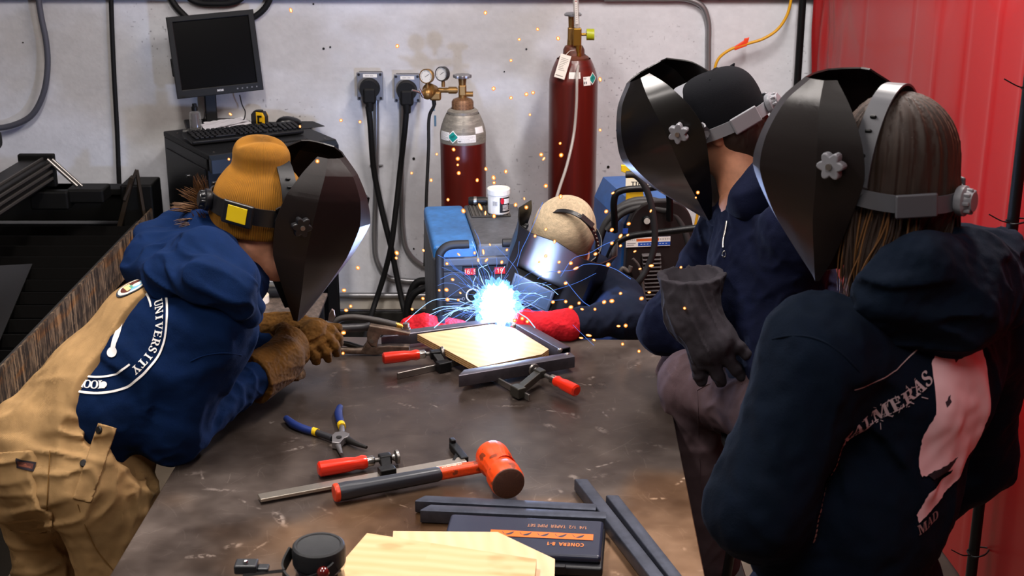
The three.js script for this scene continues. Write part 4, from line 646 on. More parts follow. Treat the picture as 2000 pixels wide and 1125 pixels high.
// ---------------------------------------------------------------- cutting table at the left
{
  const yR = 0.75, xr = -1.57, zN = -2.6, zF = -6.02;
  const t = thing('cutting_table', 'black cutting table with a water bed and a sliding beam by the left wall', 'cutting table', V(-2.3, 0, -4.3));
  const X = x => x + 2.3, Z = z => z + 4.3;
  const black = phy(0x060605, 0.5, { specularIntensity: 0.4, bumpMap: grain, bumpScale: 0.0004 });
  part(t, 'bed', box(1.36, 0.02, 3.3, X(-2.28), yR - 0.11, Z(-4.3)), phy(0x030303, 0.1, { specularIntensity: 0.5 }));
  part(t, 'back_rim', [rbox(1.5, 0.13, 0.08, 0.006, X(-2.32), yR - 0.02, Z(zF + 0.04)), rbox(1.5, 0.03, 0.1, 0.005, X(-2.32), yR + 0.055, Z(zF + 0.06))], black);
  part(t, 'right_rim', [rbox(0.03, 0.02, zF * -1 + zN, 0.004, X(xr - 0.055), yR - 0.06, Z((zF + zN) / 2))], std(0x2b2826, 0.6));
  // burnt and rusted side sheet, seen as a strip of upright ridges
  const rm = std(0xffffff, 0.75, { map: tex([1024, 128], (u, v) => { const a = vstripe(u + 0.02 * nB(v, u)), b = nB(u * 4, v * 0.5), k = smooth(0.3, 0.72, a * 0.55 + b * 0.45); const rust = smooth(0.5, 0.75, nA(u, v)); return [lerp(34, 140, k) + rust * 22, lerp(25, 116, k) + rust * 2, lerp(19, 90, k) - rust * 16]; }, [0.8, 0.16]) });
  function vstripe(u) { return speck(u * 0.5, 0.3) * 0.6 + speck2(u, 0.7) * 0.4; }
  part(t, 'side_sheet', metreUV(box(0.008, 0.16, zN - zF - 0.1, X(xr), yR - 0.075, Z((zF + zN) / 2))), rm);
  for (let i = 0; i < 22; i++) { const z = -5.75 + i * 0.15; part(t, 'bed_slat', box(1.3, 0.06, 0.004, X(-2.28), yR - 0.085, Z(z)), phy(0x0a0908, 0.7, { specularIntensity: 0.3 })); }
  part(t, 'frame', [rbox(0.08, 0.5, zN - zF - 0.1, 0.006, X(xr - 0.06), yR - 0.42, Z((zF + zN) / 2)), rbox(1.4, 0.5, 0.06, 0.006, X(-2.3), yR - 0.42, Z(zF + 0.04))], black);
  for (const [x, z] of [[-1.64, -5.9], [-3.0, -5.9], [-1.64, -2.8], [-3.0, -2.8]]) part(t, 'leg', rbox(0.09, 0.2, 0.09, 0.005, X(x), 0.101, Z(z)), black);
  const bm = std(0x57534e, 0.4, { metalness: 0.6 });
  // sliding beam (extrusion with slots), parallel to the long side
  const a = V(X(-1.98), 0.97, Z(-5.62)), b = V(X(-2.16), 0.93, Z(-3.3));
  part(t, 'sliding_beam', [bar(a, b, 0.12, 0.1, V(0, 1, 0), 0.008)], phy(0x100f0e, 0.4, { specularIntensity: 0.6 }));
  for (const [dx, dy] of [[0.064, 0.03], [0.064, 0.0], [0.064, -0.03], [0.03, 0.053]]) part(t, 'beam_rail', bar(a.clone().add(V(dx, dy, 0)), b.clone().add(V(dx, dy, 0)), 0.008, 0.012, V(0, 1, 0), 0.002), bm);
  part(t, 'end_plate', rbox(0.15, 0.14, 0.03, 0.006, a.x, a.y, a.z - 0.015), black);
  part(t, 'bracket_rod', [rod(V(a.x + 0.05, a.y + 0.05, a.z), V(a.x + 0.17, a.y - 0.06, a.z + 0.02), 0.008), rod(V(a.x + 0.07, a.y + 0.05, a.z), V(a.x + 0.19, a.y - 0.06, a.z + 0.02), 0.006)], M.steel);
  part(t, 'drive_block', [rbox(0.24, 0.06, 0.12, 0.01, a.x + 0.16, a.y - 0.1, a.z - 0.02), rbox(0.16, 0.08, 0.14, 0.01, a.x + 0.06, a.y - 0.11, a.z)], black);
  part(t, 'cable_chain', Array.from({ length: 14 }, (_, i) => rbox(0.05, 0.07, 0.045, 0.006, X(-2.36) - i * 0.0, 1.06, Z(-5.7) + i * 0.06)), black);
  part(t, 'motor_housing', [rbox(0.34, 0.09, 0.12, 0.03, X(-2.34), 1.07, Z(-5.75)), cyl(0.02, 0.02, 0.02, 0, 0, 0, 12).rotateX(Math.PI / 2).translate(X(-2.24), 1.08, Z(-5.68))], black);
  // far right corner: clamp arms and bolts
  const q = at(262, 380, -5.82), e = V(X(q.x), q.y, Z(-5.82));
  part(t, 'corner_clamp', [bar(V(e.x - 0.08, e.y - 0.16, e.z), V(e.x + 0.0, e.y + 0.08, e.z), 0.035, 0.02), bar(V(e.x - 0.04, e.y - 0.02, e.z + 0.02), V(e.x + 0.02, e.y + 0.11, e.z), 0.016, 0.012), bar(V(e.x + 0.02, e.y + 0.11, e.z), V(e.x + 0.05, e.y - 0.16, e.z + 0.03), 0.014, 0.012)], std(0x33291f, 0.5, { metalness: 0.5 }));
  part(t, 'corner_block', [rbox(0.14, 0.2, 0.16, 0.01, X(-1.63), yR + 0.01, Z(-5.9))], black);
  for (const [dx, dy] of [[-0.04, -0.2], [0.05, -0.1], [0.08, -0.16]]) part(t, 'bolt', ball(0.009, e.x + dx, e.y + dy, e.z + 0.1, 10), M.steel);
  // offcut sheets lying in the bed
  part(t, 'scrap_sheet', [place(box(0.5, 0.004, 1.5), new THREE.Matrix4().makeRotationY(0.2).setPosition(X(-1.98), yR - 0.05, Z(-4.4)))], std(0x1c1a18, 0.35, { metalness: 0.5 }));
}

// ---------------------------------------------------------------- small bench behind the left person
{
  const y = 0.72, c = atY(545, 602, y), t = thing('side_bench', 'small brown steel bench behind the left person', 'bench', V(c.x - 0.02, 0, c.z));
  part(t, 'bench_top', rbox(0.34, 0.012, 0.34, 0.003, 0, y - 0.006, 0), M.rustySteel);
  for (const [x, z] of [[-1, -1], [1, -1], [-1, 1], [1, 1]]) part(t, 'leg', rbox(0.035, y - 0.02, 0.035, 0.003, x * 0.14, (y - 0.014) / 2 + 0.001, z * 0.14), M.darkSteel);
  const r = atY(504, 590, y), tr = thing('tape_roll', 'cream masking tape roll on the small bench', 'tape', V(r.x, y + 0.001, r.z)); part(tr, 'roll', lathe([[0.02, 0.0], [0.04, 0], [0.04, 0.026], [0.02, 0.026], [0.02, 0]], 28), std(0xd7c7ad, 0.7)); part(tr, 'core', lathe([[0.018, 0.0], [0.0199, 0], [0.0199, 0.026], [0.018, 0.026], [0.018, 0]], 28), std(0xb49a72, 0.8));
  const k = atY(545, 580, y), bb = thing('black_bar', 'black tool handle lying at the back of the small bench', 'tool', V(k.x, y + 0.02, k.z)); part(bb, 'grip', rings(V(-0.07, 0, 0), V(0.07, 0, 0), [[0, 0], [0.018, 0.002], [0.019, 0.06], [0.016, 0.14], [0, 0.142]], 18), M.rubber); part(bb, 'shank', rod(V(0.06, 0, 0), V(0.13, 0, -0.02), 0.007), M.steel);
  const bx = atY(512, 575, y), cr = thing('white_organizer', 'white plastic organizer box behind the left person', 'box', V(bx.x - 0.02, y + 0.001, bx.z - 0.08)); part(cr, 'box_body', rbox(0.16, 0.05, 0.1, 0.006, 0, 0.025, 0), std(0xc8c4bb, 0.5)); part(cr, 'box_lid', rbox(0.165, 0.014, 0.105, 0.004, 0, 0.058, 0), std(0xa9a6a0, 0.5)); for (let i = 0; i < 4; i++) part(cr, 'slot', box(0.026, 0.022, 0.004, -0.055 + i * 0.036, 0.027, 0.0505), std(0x6b675e, 0.6));
}

// ---------------------------------------------------------------- on the table
const woodMap = (a, b, s0) => { const f = fbm(s0, 3, 4), g = fbm(s0 + 9, 16, 3), A = new THREE.Color(a).convertLinearToSRGB(), B = new THREE.Color(b).convertLinearToSRGB(); return tex([512, 512], (u, v) => { const w = f(u * 1, v * 0.25) * 1.6, k = clamp(0.5 + 0.5 * Math.sin((v * 16 + w) * 3.1) * 0.6 + (g(u * 0.2, v) - 0.5) * 0.8, 0, 1), s = smooth(0.66, 0.8, f(v, u)) * 0.35; return [lerp(A.r, B.r, k) * 255 * (1 - s * 0.25), lerp(A.g, B.g, k) * 255 * (1 - s * 0.4), lerp(A.b, B.b, k) * 255 * (1 - s * 0.6)]; }, [0.5, 0.25]); };
const MAPLE = std(0xffffff, 0.55, { map: woodMap(0xddb98d, 0xd2a977, 201) }), MAPLE2 = std(0xffffff, 0.55, { map: woodMap(0xe0c09a, 0xd8b489, 233) });
const PLY = std(0xffffff, 0.6, { map: woodMap(0xd0a87c, 0xc49a6a, 251) });
const PLYEDGE = std(0xffffff, 0.75, { map: tex([512, 64], (u, v, x, y) => { const l = Math.floor(v * 7) % 2, n = nB(u, v); const k = l ? 0.72 : 1; const d = smooth(0.6, 0.7, nC(u * 2 % 1, v)) * (l ? 60 : 30); return [176 * k + n * 20 - d, 134 * k + n * 18 - d, 84 * k + n * 14 - d]; }, [0.3, 0.022]) });
// flat board from a ring of points on the table; top and edge as parts
function board(name, label, cat, px, h0, th, matTop, matEdge, rot = 0, group) {
  const pts = px.map(([x, y]) => onT(x, y, h0 + th)), c = pts.reduce((a, p) => a.add(p), V(0, 0, 0)).divideScalar(pts.length);
  const t = thing(name, label, cat, V(c.x, TOP + h0, c.z), group);
  let q = pts.map(p => [p.x - c.x, -(p.z - c.z)]); let A = 0; q.forEach(([x, y], i) => { const [X, Y] = q[(i + 1) % q.length]; A += x * Y - X * y; }); if (A < 0) q.reverse();
  const s = new THREE.Shape(q.map(p => new THREE.Vector2(...p)));
  const core = new THREE.ExtrudeGeometry(s, { depth: th - 0.001, bevelEnabled: false }).rotateX(-Math.PI / 2).translate(0, 0.0005, 0); core.deleteAttribute('uv');
  part(t, 'core', metreUV(core), matEdge ?? matTop);
  const face = new THREE.ExtrudeGeometry(s, { depth: 0.001, bevelEnabled: false }).rotateX(-Math.PI / 2).translate(0, th - 0.001, 0); face.deleteAttribute('uv'); const fr = metreUV(face.rotateY(rot)); fr.rotateY(-rot);
  part(t, 'top_face', fr, matTop);
  return t;
}
board('plywood_board', 'square plywood board clamped inside the steel frame', 'board', [[815, 653], [934, 717], [1058, 692], [1072, 682], [1005, 641], [962, 633]], 0.028, 0.02, PLY, PLYEDGE, 0.5);
{ // the frame being welded: three mitred tubes
  const h = 0.03, s = 0.036, t = thing('tube_frame', 'three sided square steel tube frame being welded around the plywood', 'frame', onT(1000, 680));
  const A = onT(902, 739, h), B = onT(1117, 703, h), C = onT(1003, 634, h), D = onT(752, 664, h);
  part(t, 'front_tube', hollow(A, B, s, s, 0.003, 0.9, 0), M.millTube, false);
  part(t, 'right_tube', hollow(onT(1104, 691, h), C, s, s, 0.003, 0, 0), M.millTube, false);
  part(t, 'back_tube', hollow(onT(1010, 630, h), D, s, s, 0.003, 0, 0.9), M.millTube, false);
  for (const [x, y] of [[1108, 693], [1094, 684], [1004, 636]]) part(t, 'tack_weld', ball(0.007, ...onT(x, y, h + s / 2 - 0.002).toArray(), 10), M.steel, false);
}
// bar clamp from world points: bar ends, slider on the bar, handle end, pad; the arm joins slider and screw
function barClamp(label, o) {
  const t = thing('bar_clamp', label, 'clamp', o.barA.clone(), 'red handled bar clamps');
  const u = o.barB.clone().sub(o.barA).normalize(), up = o.up ?? V(0, 1, 0);
  part(t, 'bar', bar(o.barA, o.barB, o.bw ?? 0.006, o.bh ?? 0.018, up, 0.0015), o.barMat ?? M.steel, false);
  const ax = o.pad.clone().sub(o.grip).normalize(), gl = o.gl ?? 0.105;
  const h0 = o.grip, h1 = h0.clone().addScaledVector(ax, gl), R = o.gr ?? 0.0165;
  part(t, 'handle', rings(h0, h1, [[0, 0], [R * 0.7, 0.0], [R, 0.004], [R * 1.02, gl * 0.25], [R * 0.97, gl * 0.6], [R * 0.8, gl * 0.78], [R * 0.95, gl * 0.92], [R * 0.8, gl], [0, gl]], 24), M.redHandle, false);
  part(t, 'ferrule', rings(h1, o.pad, [[0, -0.002], [0.0115, -0.002], [0.0125, 0.003], [0.0125, 0.016], [0.008, 0.02], [0, 0.02]], 18), M.brightSteel, false);
  part(t, 'screw', rod(h1, o.pad, 0.0058), M.steel, false);
  part(t, 'pad', rings(o.pad.clone().addScaledVector(ax, -0.012), o.pad, [[0, 0], [0.008, 0], [0.009, 0.004], [0.0165, 0.008], [0.0175, 0.014], [0.012, 0.017], [0, 0.017]], 20), M.steel, false);
  const nut = o.nut ?? h1.clone().lerp(o.pad, 0.62);
  const blk = (a, b, w, h, upv) => bar(a, b, w, h, upv, 0.003);
  part(t, 'sliding_arm', [blk(nut.clone(), o.slide.clone(), 0.02, 0.024, u), place(rbox(0.028, 0.03, 0.04, 0.004), frame(u, up, o.slide)), place(rbox(0.024, 0.024, 0.03, 0.004), frame(ax, up, nut))], o.armMat ?? M.blackPaint, false);
  if (o.jaw) part(t, 'fixed_jaw', [blk(o.barB.clone(), o.jaw, 0.016, 0.02, u), blk(o.barB.clone().addScaledVector(u, -0.03), o.barB.clone().lerp(o.jaw, 0.5), 0.008, 0.012, u), place(rbox(0.02, 0.034, 0.012, 0.003), frame(u, up, o.jaw))], o.armMat ?? M.blackPaint, false);
  return t;
}
barClamp('red handled bar clamp pressing the left edge of the plywood', { barA: onT(776, 734, 0.01), barB: onT(1040, 676, 0.01), slide: onT(866, 715, 0.016), grip: onT(747, 700, 0.034), pad: onT(864, 688, 0.036), nut: onT(850, 692, 0.036), jaw: onT(1046, 668, 0.01), gl: 0.105 });
barClamp('red handled bar clamp pressing the front tube of the frame', { barA: onT(1034, 777, 0.012), barB: onT(905, 706, 0.01), slide: onT(1012, 764, 0.02), grip: onT(1127, 764, 0.03), pad: onT(1043, 722, 0.035), nut: onT(1054, 729, 0.037), jaw: onT(880, 700, 0.01), gl: 0.088, armMat: std(0x33312c, 0.45, { metalness: 0.4 }) });
barClamp('loose red handled bar clamp lying behind the orange hammer', { barA: onT(506, 973, 0.010), barB: onT(908, 899, 0.010), slide: onT(756, 924, 0.014), grip: onT(621, 917, 0.02), pad: onT(776, 892, 0.02), nut: onT(752, 896, 0.02), jaw: onT(884, 869, 0.012), up: V(0, 1, 0), bw: 0.03, bh: 0.008, gl: 0.118, gr: 0.0185, barMat: std(0xffffff, 0.3, { metalness: 0.9, map: patchy(0xc9c0b2, 0.15, 0.1, 131) }) });
{ // locking welding pliers gripping the tube end
  const z = onT(715, 690).z + 0.01, t = thing('locking_pliers', 'steel locking welding pliers gripping the left end of the tube frame', 'pliers', V(at(715, 690, z).x, TOP, z));
  const S = (n, pts, th, m, dz = 0) => part(t, n, slab(pts, z + dz, th, 0.003), m, false);
  S('upper_jaw', [[722, 633], [740, 636], [770, 641], [802, 648], [800, 653], [770, 652], [745, 652], [740, 662], [737, 676], [726, 673], [718, 664], [717, 648]], 0.026, M.rustySteel);
  S('lower_jaw', [[718, 664], [726, 674], [742, 674], [760, 673], [800, 674], [800, 682], [770, 686], [735, 691], [712, 690], [705, 684]], 0.024, M.rustySteel);
  part(t, 'pivot', cyl(0.006, 0.006, 0.034, 0, 0, 0, 14).rotateX(Math.PI / 2).translate(...at(727, 663, z).toArray()), M.brightSteel, false);
  part(t, 'upper_handle', sweep([[634, 630], [645, 636], [660, 641], [690, 641], [712, 639], [724, 636]].map(([x, y]) => at(x, y, z)), [0.008, 0.011, 0.013, 0.013, 0.012, 0.011], 40, 10), std(0x2c2b2f, 0.45), false);
  part(t, 'lower_handle', sweep([[627, 692], [645, 686], [670, 684], [695, 685], [718, 684]].map(([x, y]) => at(x, y, z)), [0.006, 0.009, 0.01, 0.01, 0.012], 40, 10), M.rustySteel, false);
  part(t, 'lever', sweep([[632, 670], [650, 668], [680, 672], [705, 680], [716, 682]].map(([x, y]) => at(x, y, z - 0.01)), [0.005, 0.007, 0.008, 0.009, 0.009], 40, 10), M.darkSteel, false);
  part(t, 'thumb_screw', slab([[640, 630], [643, 612], [648, 603], [653, 606], [655, 618], [650, 632]], z - 0.02, 0.012, 0.003), std(0x8a7870, 0.4, { metalness: 0.7 }), false);
  const g = thing('ground_cable', 'thick dark ground cable bolted to the locking pliers', 'cable', V(at(700, 625, z).x, TOP, z - 0.02));
  part(g, 'cable', sweep([[650, 636], [658, 627], [668, 622], [690, 620], [730, 625], [775, 635]].map(([x, y]) => at(x, y, z - 0.02)), 0.0095, 50, 10), std(0x3a3634, 0.6), false);
  part(g, 'cable_lug', [rod(at(772, 634, z - 0.02), at(784, 638, z - 0.02), 0.009), rod(at(784, 638, z - 0.02), at(792, 644, z - 0.015), 0.006)], M.brass, false);
  part(g, 'bolt', [cyl(0.010, 0.010, 0.012, 0, 0, 0, 6).translate(...at(793, 635, z - 0.01).toArray()), cyl(0.013, 0.013, 0.004, ...at(793, 641, z - 0.01).toArray())], M.steel, false);
}
{ // pliers
  const h = 0.011, P = (x, y, k = h) => onT(x, y, k), t = thing('welding_pliers', 'open blue handled welding pliers lying on the table', 'pliers', P(650, 850, 0));
  const navy = std(0x152a66, 0.45), yel = std(0xd8b015, 0.45), met = std(0x7d7a7b, 0.4, { metalness: 0.75 });
  const H = (name, pts, r, m) => part(t, name, sweep(pts.map(p => P(...p)), r, 30, 10), m, false);
  H('handle', [[559, 817], [572, 828], [592, 837], [612, 843]], [0.0085, 0.011, 0.0105, 0.0095], navy);
  H('handle', [[664, 795], [661, 806], [663, 818], [667, 829]], [0.0085, 0.011, 0.0105, 0.0095], navy);
  H('band', [[611, 842], [620, 845]], [0.0105, 0.0105], yel); H('band', [[666, 828], [668, 834]], [0.0105, 0.0105], yel);
  H('tang', [[619, 845], [650, 856]], [0.0085, 0.0085], std(0x1d1d22, 0.5)); H('tang', [[668, 834], [667, 848]], [0.007, 0.008], met);
  const blk = [[648, 850], [655, 844], [671, 842], [683, 847], [680, 853], [672, 856], [663, 866], [648, 864]];
  const c = P(660, 852, 0), q = blk.map(([x, y]) => { const p = P(x, y, 0.02); return [p.x - c.x, -(p.z - c.z)]; }); let A = 0; q.forEach(([x, y], i) => { const [X, Y] = q[(i + 1) % q.length]; A += x * Y - X * y; }); if (A < 0) q.reverse();
  part(t, 'joint', extrude(q, 0.018, 0.002).rotateX(-Math.PI / 2).translate(c.x, TOP + 0.003, c.z), met, false);
  part(t, 'pivot', cyl(0.007, 0.007, 0.003, ...P(662, 854, 0.022).toArray(), 14), M.darkSteel, false);
  H('jaw', [[656, 862], [662, 874], [667, 887]], [0.011, 0.007, 0.004], met); H('jaw', [[674, 856], [694, 866], [716, 874]], [0.01, 0.007, 0.004], M.darkSteel);
}
{ // dead blow hammer
  const h = 0.024, P = (x, y, k = h) => onT(x, y, k), t = thing('dead_blow_hammer', 'orange dead blow hammer with a black grip lying on the table', 'hammer', P(850, 930, 0));
  const scuff = tex(512, (u, v) => { const k = smooth(0.62, 0.7, nB(u, v)) * 0.6, s = 1 + (nC(u, v) - 0.5) * 0.2; return [lerp(226, 70, k) * s, lerp(70, 40, k) * s, lerp(14, 30, k) * s]; }, 0.16);
  const orange = phy(0xffffff, 0.4, { map: scuff, clearcoat: 0.2, clearcoatRoughness: 0.3 });
  const e0 = P(652, 963), e1 = P(860, 925), e2 = P(950, 909, 0.034), ha = P(959, 888, 0.05), hb = P(993, 944, 0.046);
  part(t, 'end_cap', rings(e0, e1, [[0, 0], [0.019, 0.0], [0.0215, 0.004], [0.0215, 0.010], [0.018, 0.014]], 24), std(0xcc3a18, 0.45), false);
  const L = e0.distanceTo(e1);
  part(t, 'grip', rings(e0, e1, [[0.017, 0.008], [0.0205, 0.012], [0.0215, 0.03], [0.019, L * 0.3], [0.0185, L * 0.6], [0.0175, L * 0.97], [0.015, L]], 28), std(0x2b2e36, 0.42), false);
  const sh = part(t, 'shaft', [place(metreUV(rbox(0.026, 0.03, e1.distanceTo(e2) + 0.06, 0.011, 0, 0, 0, 4)), frame(e2.clone().sub(e1), V(0, 1, 0), e1.clone().lerp(e2, 0.5)))], orange, false);
  { const d = e2.clone().sub(e1).normalize(), m = e1.clone().lerp(e2, 0.25); const f = frame(V(0, 1, 0), d.clone().cross(V(0, 1, 0)).negate(), m.clone().add(V(0, 0.0166, 0)));
    const side = V(0, 1, 0).cross(d).normalize(); part(sh, 'lettering', place(box(0.075, 0.013, 0.0006), basis(d, V(0, 1, 0).cross(d), V(0, 1, 0), V(0, 0, 0).add(m.clone().add(V(0, 0.0155, 0)).sub(t.position)))), new THREE.MeshStandardMaterial({ transparent: true, roughness: 0.5, map: canvasTex(256, 48, (x, w, hh) => { x.clearRect(0, 0, w, hh); x.translate(w, hh); x.rotate(Math.PI); x.fillStyle = '#e8c9b8'; x.font = 'bold 40px sans-serif'; x.fillText('KOBALT', 44, 38); }) })); }
  const hl = ha.distanceTo(hb);
  part(t, 'head', metreUV(rings(ha, hb, [[0, -0.004], [0.03, -0.004], [0.038, 0.002], [0.0405, 0.012], [0.0405, hl * 0.3], [0.036, hl * 0.4], [0.036, hl * 0.62], [0.0405, hl * 0.72], [0.0405, hl - 0.012], [0.038, hl]], 40)), orange, false);
  part(t, 'neck', [place(metreUV(rings(V(0, 0, 0), V(0, 0, 0.1), [[0.016, 0], [0.018, 0.03], [0.026, 0.065], [0.034, 0.08]], 24)), frame(ha.clone().lerp(hb, 0.5).sub(e2), V(0, 1, 0), e2))], orange, false);
  part(t, 'striking_face', rings(ha, hb, [[0.038, hl], [0.037, hl + 0.003], [0.03, hl + 0.006], [0, hl + 0.007]], 40), std(0xffffff, 0.75, { map: patchy(0x4a2a1c, 0.4, 0.05, 141) }), false);
}
// steel offcuts
const tubes4 = [
  ['square steel tube offcut lying behind the plastic case', [822, 984], [1164, 1001], 0.03, 0.03, 0.7, 0],
  ['square steel tube offcut touching the plastic case', [832, 1003], [1184, 1018], 0.03, 0.032, 0.7, 0],
];
tubes4.forEach(([label, a, b, w, h, sa, sb]) => { const t = thing('steel_tube', label, 'steel tube', onT((a[0] + b[0]) / 2, (a[1] + b[1]) / 2), 'loose steel tubes on the table'); part(t, 'tube_wall', hollow(onT(...a, h / 2 + 0.001), onT(...b, h / 2 + 0.001), w, h, 0.0025, sa, sb), M.blueTube, false); });
[['longer loose steel tube at the right of the table, left one of two', [1135, 947], [1292, 1150], 0.03, 0.03], ['loose steel tube at the right table edge, right one of two', [1196, 979], [1344, 1170], 0.028, 0.03]].forEach(([label, a, b, w, h]) => { const t = thing('steel_tube', label, 'steel tube', onT(a[0], a[1]), 'loose steel tubes on the table'); part(t, 'tube_wall', hollow(onT(...a, h / 2 + 0.001), onT(...b, h / 2 + 0.001), w, h, 0.0025, 0.3, 0), M.blueTube, false); });
{ // plastic accessory case with orange print
  const hT = 0.04, P = (x, y, h) => onT(x, y, h), c = P(1030, 1060, 0), t = thing('plastic_case', 'smoky plastic accessory case with orange lettering', 'case', V(c.x, TOP, c.z));
  const corners = [[880, 1004], [1176, 1018], [1186, 1084], [852, 1072]].map(([x, y]) => P(x, y, hT)), L = corners.map(p => V(p.x - c.x, 0, p.z - c.z));
  const cx = L.reduce((a, p) => a.add(p), V()).multiplyScalar(0.25), ux = L[1].clone().sub(L[0]).normalize(), uz = V(-ux.z, 0, ux.x); if (uz.z < 0) uz.negate();
  const W = (L[1].distanceTo(L[0]) + L[2].distanceTo(L[3])) / 2, Dz = Math.abs(L[3].clone().sub(L[0]).dot(uz)), m = basis(ux, V(0, 1, 0), uz, cx);
  part(t, 'case_base', place(rbox(W, 0.022, Dz + 0.02, 0.006, 0, 0.0115, 0.008), m), std(0x15161b, 0.4));
  part(t, 'case_lid', place(rbox(W - 0.008, hT - 0.022, Dz + 0.004, 0.008, 0, 0.022 + (hT - 0.022) / 2, 0), m), phy(0x23273a, 0.3, { clearcoat: 0.4, clearcoatRoughness: 0.2 }));
  part(t, 'latch', place(rbox(0.07, 0.02, 0.012, 0.003, 0.06, 0.018, Dz / 2 + 0.022), m), std(0x15161b, 0.4));
  part(t, 'lid_print', place(new THREE.PlaneGeometry(W * 0.86, Dz * 0.86).rotateX(-Math.PI / 2).translate(0.02, hT + 0.0012, 0), m), new THREE.MeshStandardMaterial({ transparent: true, roughness: 0.45, map: canvasTex(1024, 320, (x, w, h) => { x.clearRect(0, 0, w, h); x.fillStyle = '#e0691c'; x.save(); x.translate(w, h); x.rotate(Math.PI); x.fillRect(70, 128, 760, 62); x.font = '40px sans-serif'; x.fillStyle = '#c9855a'; x.fillText('1/4  1/2  TAPER  PIPE SET', 120, 270); x.fillStyle = '#e07a30'; x.font = 'bold 46px sans-serif'; x.fillText('CONERA  8-1', 130, 90); x.fillStyle = '#23273a'; for (let i = 0; i < 5; i++) { x.beginPath(); x.arc(180 + i * 130, 190, 46, 3.3, 6.1); x.lineTo(200 + i * 130, 150); x.fill(); } x.restore(); }) }));
}
board('maple_board', 'pale wooden board with cut corners under the other board', 'board', [[768, 1037], [972, 1039], [1084, 1092], [1082, 1150], [760, 1150]], 0.0415, 0.02, MAPLE2, null, 1.4);
board('maple_board', 'pale wooden board with slanted left corner beside the flask', 'board', [[666, 1100], [717, 1041], [1048, 1092], [1040, 1165], [655, 1165]], 0.0625, 0.02, MAPLE, null, 0.12);
{ // insulated flask with strap
  const H = 0.24, c = atY(622, 1062, TOP + H), t = thing('insulated_flask', 'black topped insulated flask with a strap at the bottom edge', 'flask', V(c.x, TOP + 0.001, c.z));
  part(t, 'flask_body', lathe([[0, 0], [0.042, 0], [0.046, 0.004], [0.046, 0.158], [0.044, 0.178], [0.041, 0.186], [0.041, 0.198]], 40), phy(0x1c1622, 0.25, { clearcoat: 0.5 }));
  part(t, 'steel_ring', lathe([[0.0425, 0.194], [0.046, 0.195], [0.046, 0.201], [0.0425, 0.202]], 40), M.chrome);
  part(t, 'cap', lathe([[0.045, 0.202], [0.0475, 0.204], [0.048, 0.228], [0.0465, 0.236], [0.043, 0.239], [0.0395, 0.2385], [0.038, 0.2365], [0, 0.236]], 48), std(0x14171c, 0.5, { bumpMap: grain, bumpScale: 0.0002 }));
  const s = part(t, 'strap', [strap([V(-0.05, 0.222, -0.01), V(-0.062, 0.196, 0.02), V(-0.045, 0.186, 0.045), V(-0.01, 0.194, 0.054), V(0.02, 0.207, 0.051), V(0.035, 0.216, 0.04)], [V(0, 1, 0), V(0, 1, 0)], 0.022, 0.004, 40), strap([V(-0.06, 0.196, 0.02), V(-0.09, 0.198, 0.03), V(-0.13, 0.198, 0.04)], [V(0, 0.6, 1), V(0, 0.6, 1)], 0.024, 0.005, 16)], std(0x0e0f12, 0.6));
  part(s, 'rivet', ball(0.0115, 0.014, 0.211, 0.053, 18), phy(0x5a1512, 0.15, { clearcoat: 1 })); part(s, 'rivet', ball(0.0095, 0.01, 0.187, 0.054, 18), phy(0x5a1512, 0.15, { clearcoat: 1 }));
  part(s, 'buckle', [rbox(0.04, 0.018, 0.03, 0.004, -0.125, 0.21, 0.03), rbox(0.02, 0.01, 0.02, 0.003, -0.095, 0.206, 0.03)], std(0x23262b, 0.4));
  part(s, 'buckle_stud', ball(0.005, -0.125, 0.221, 0.034, 10), M.chrome);
}

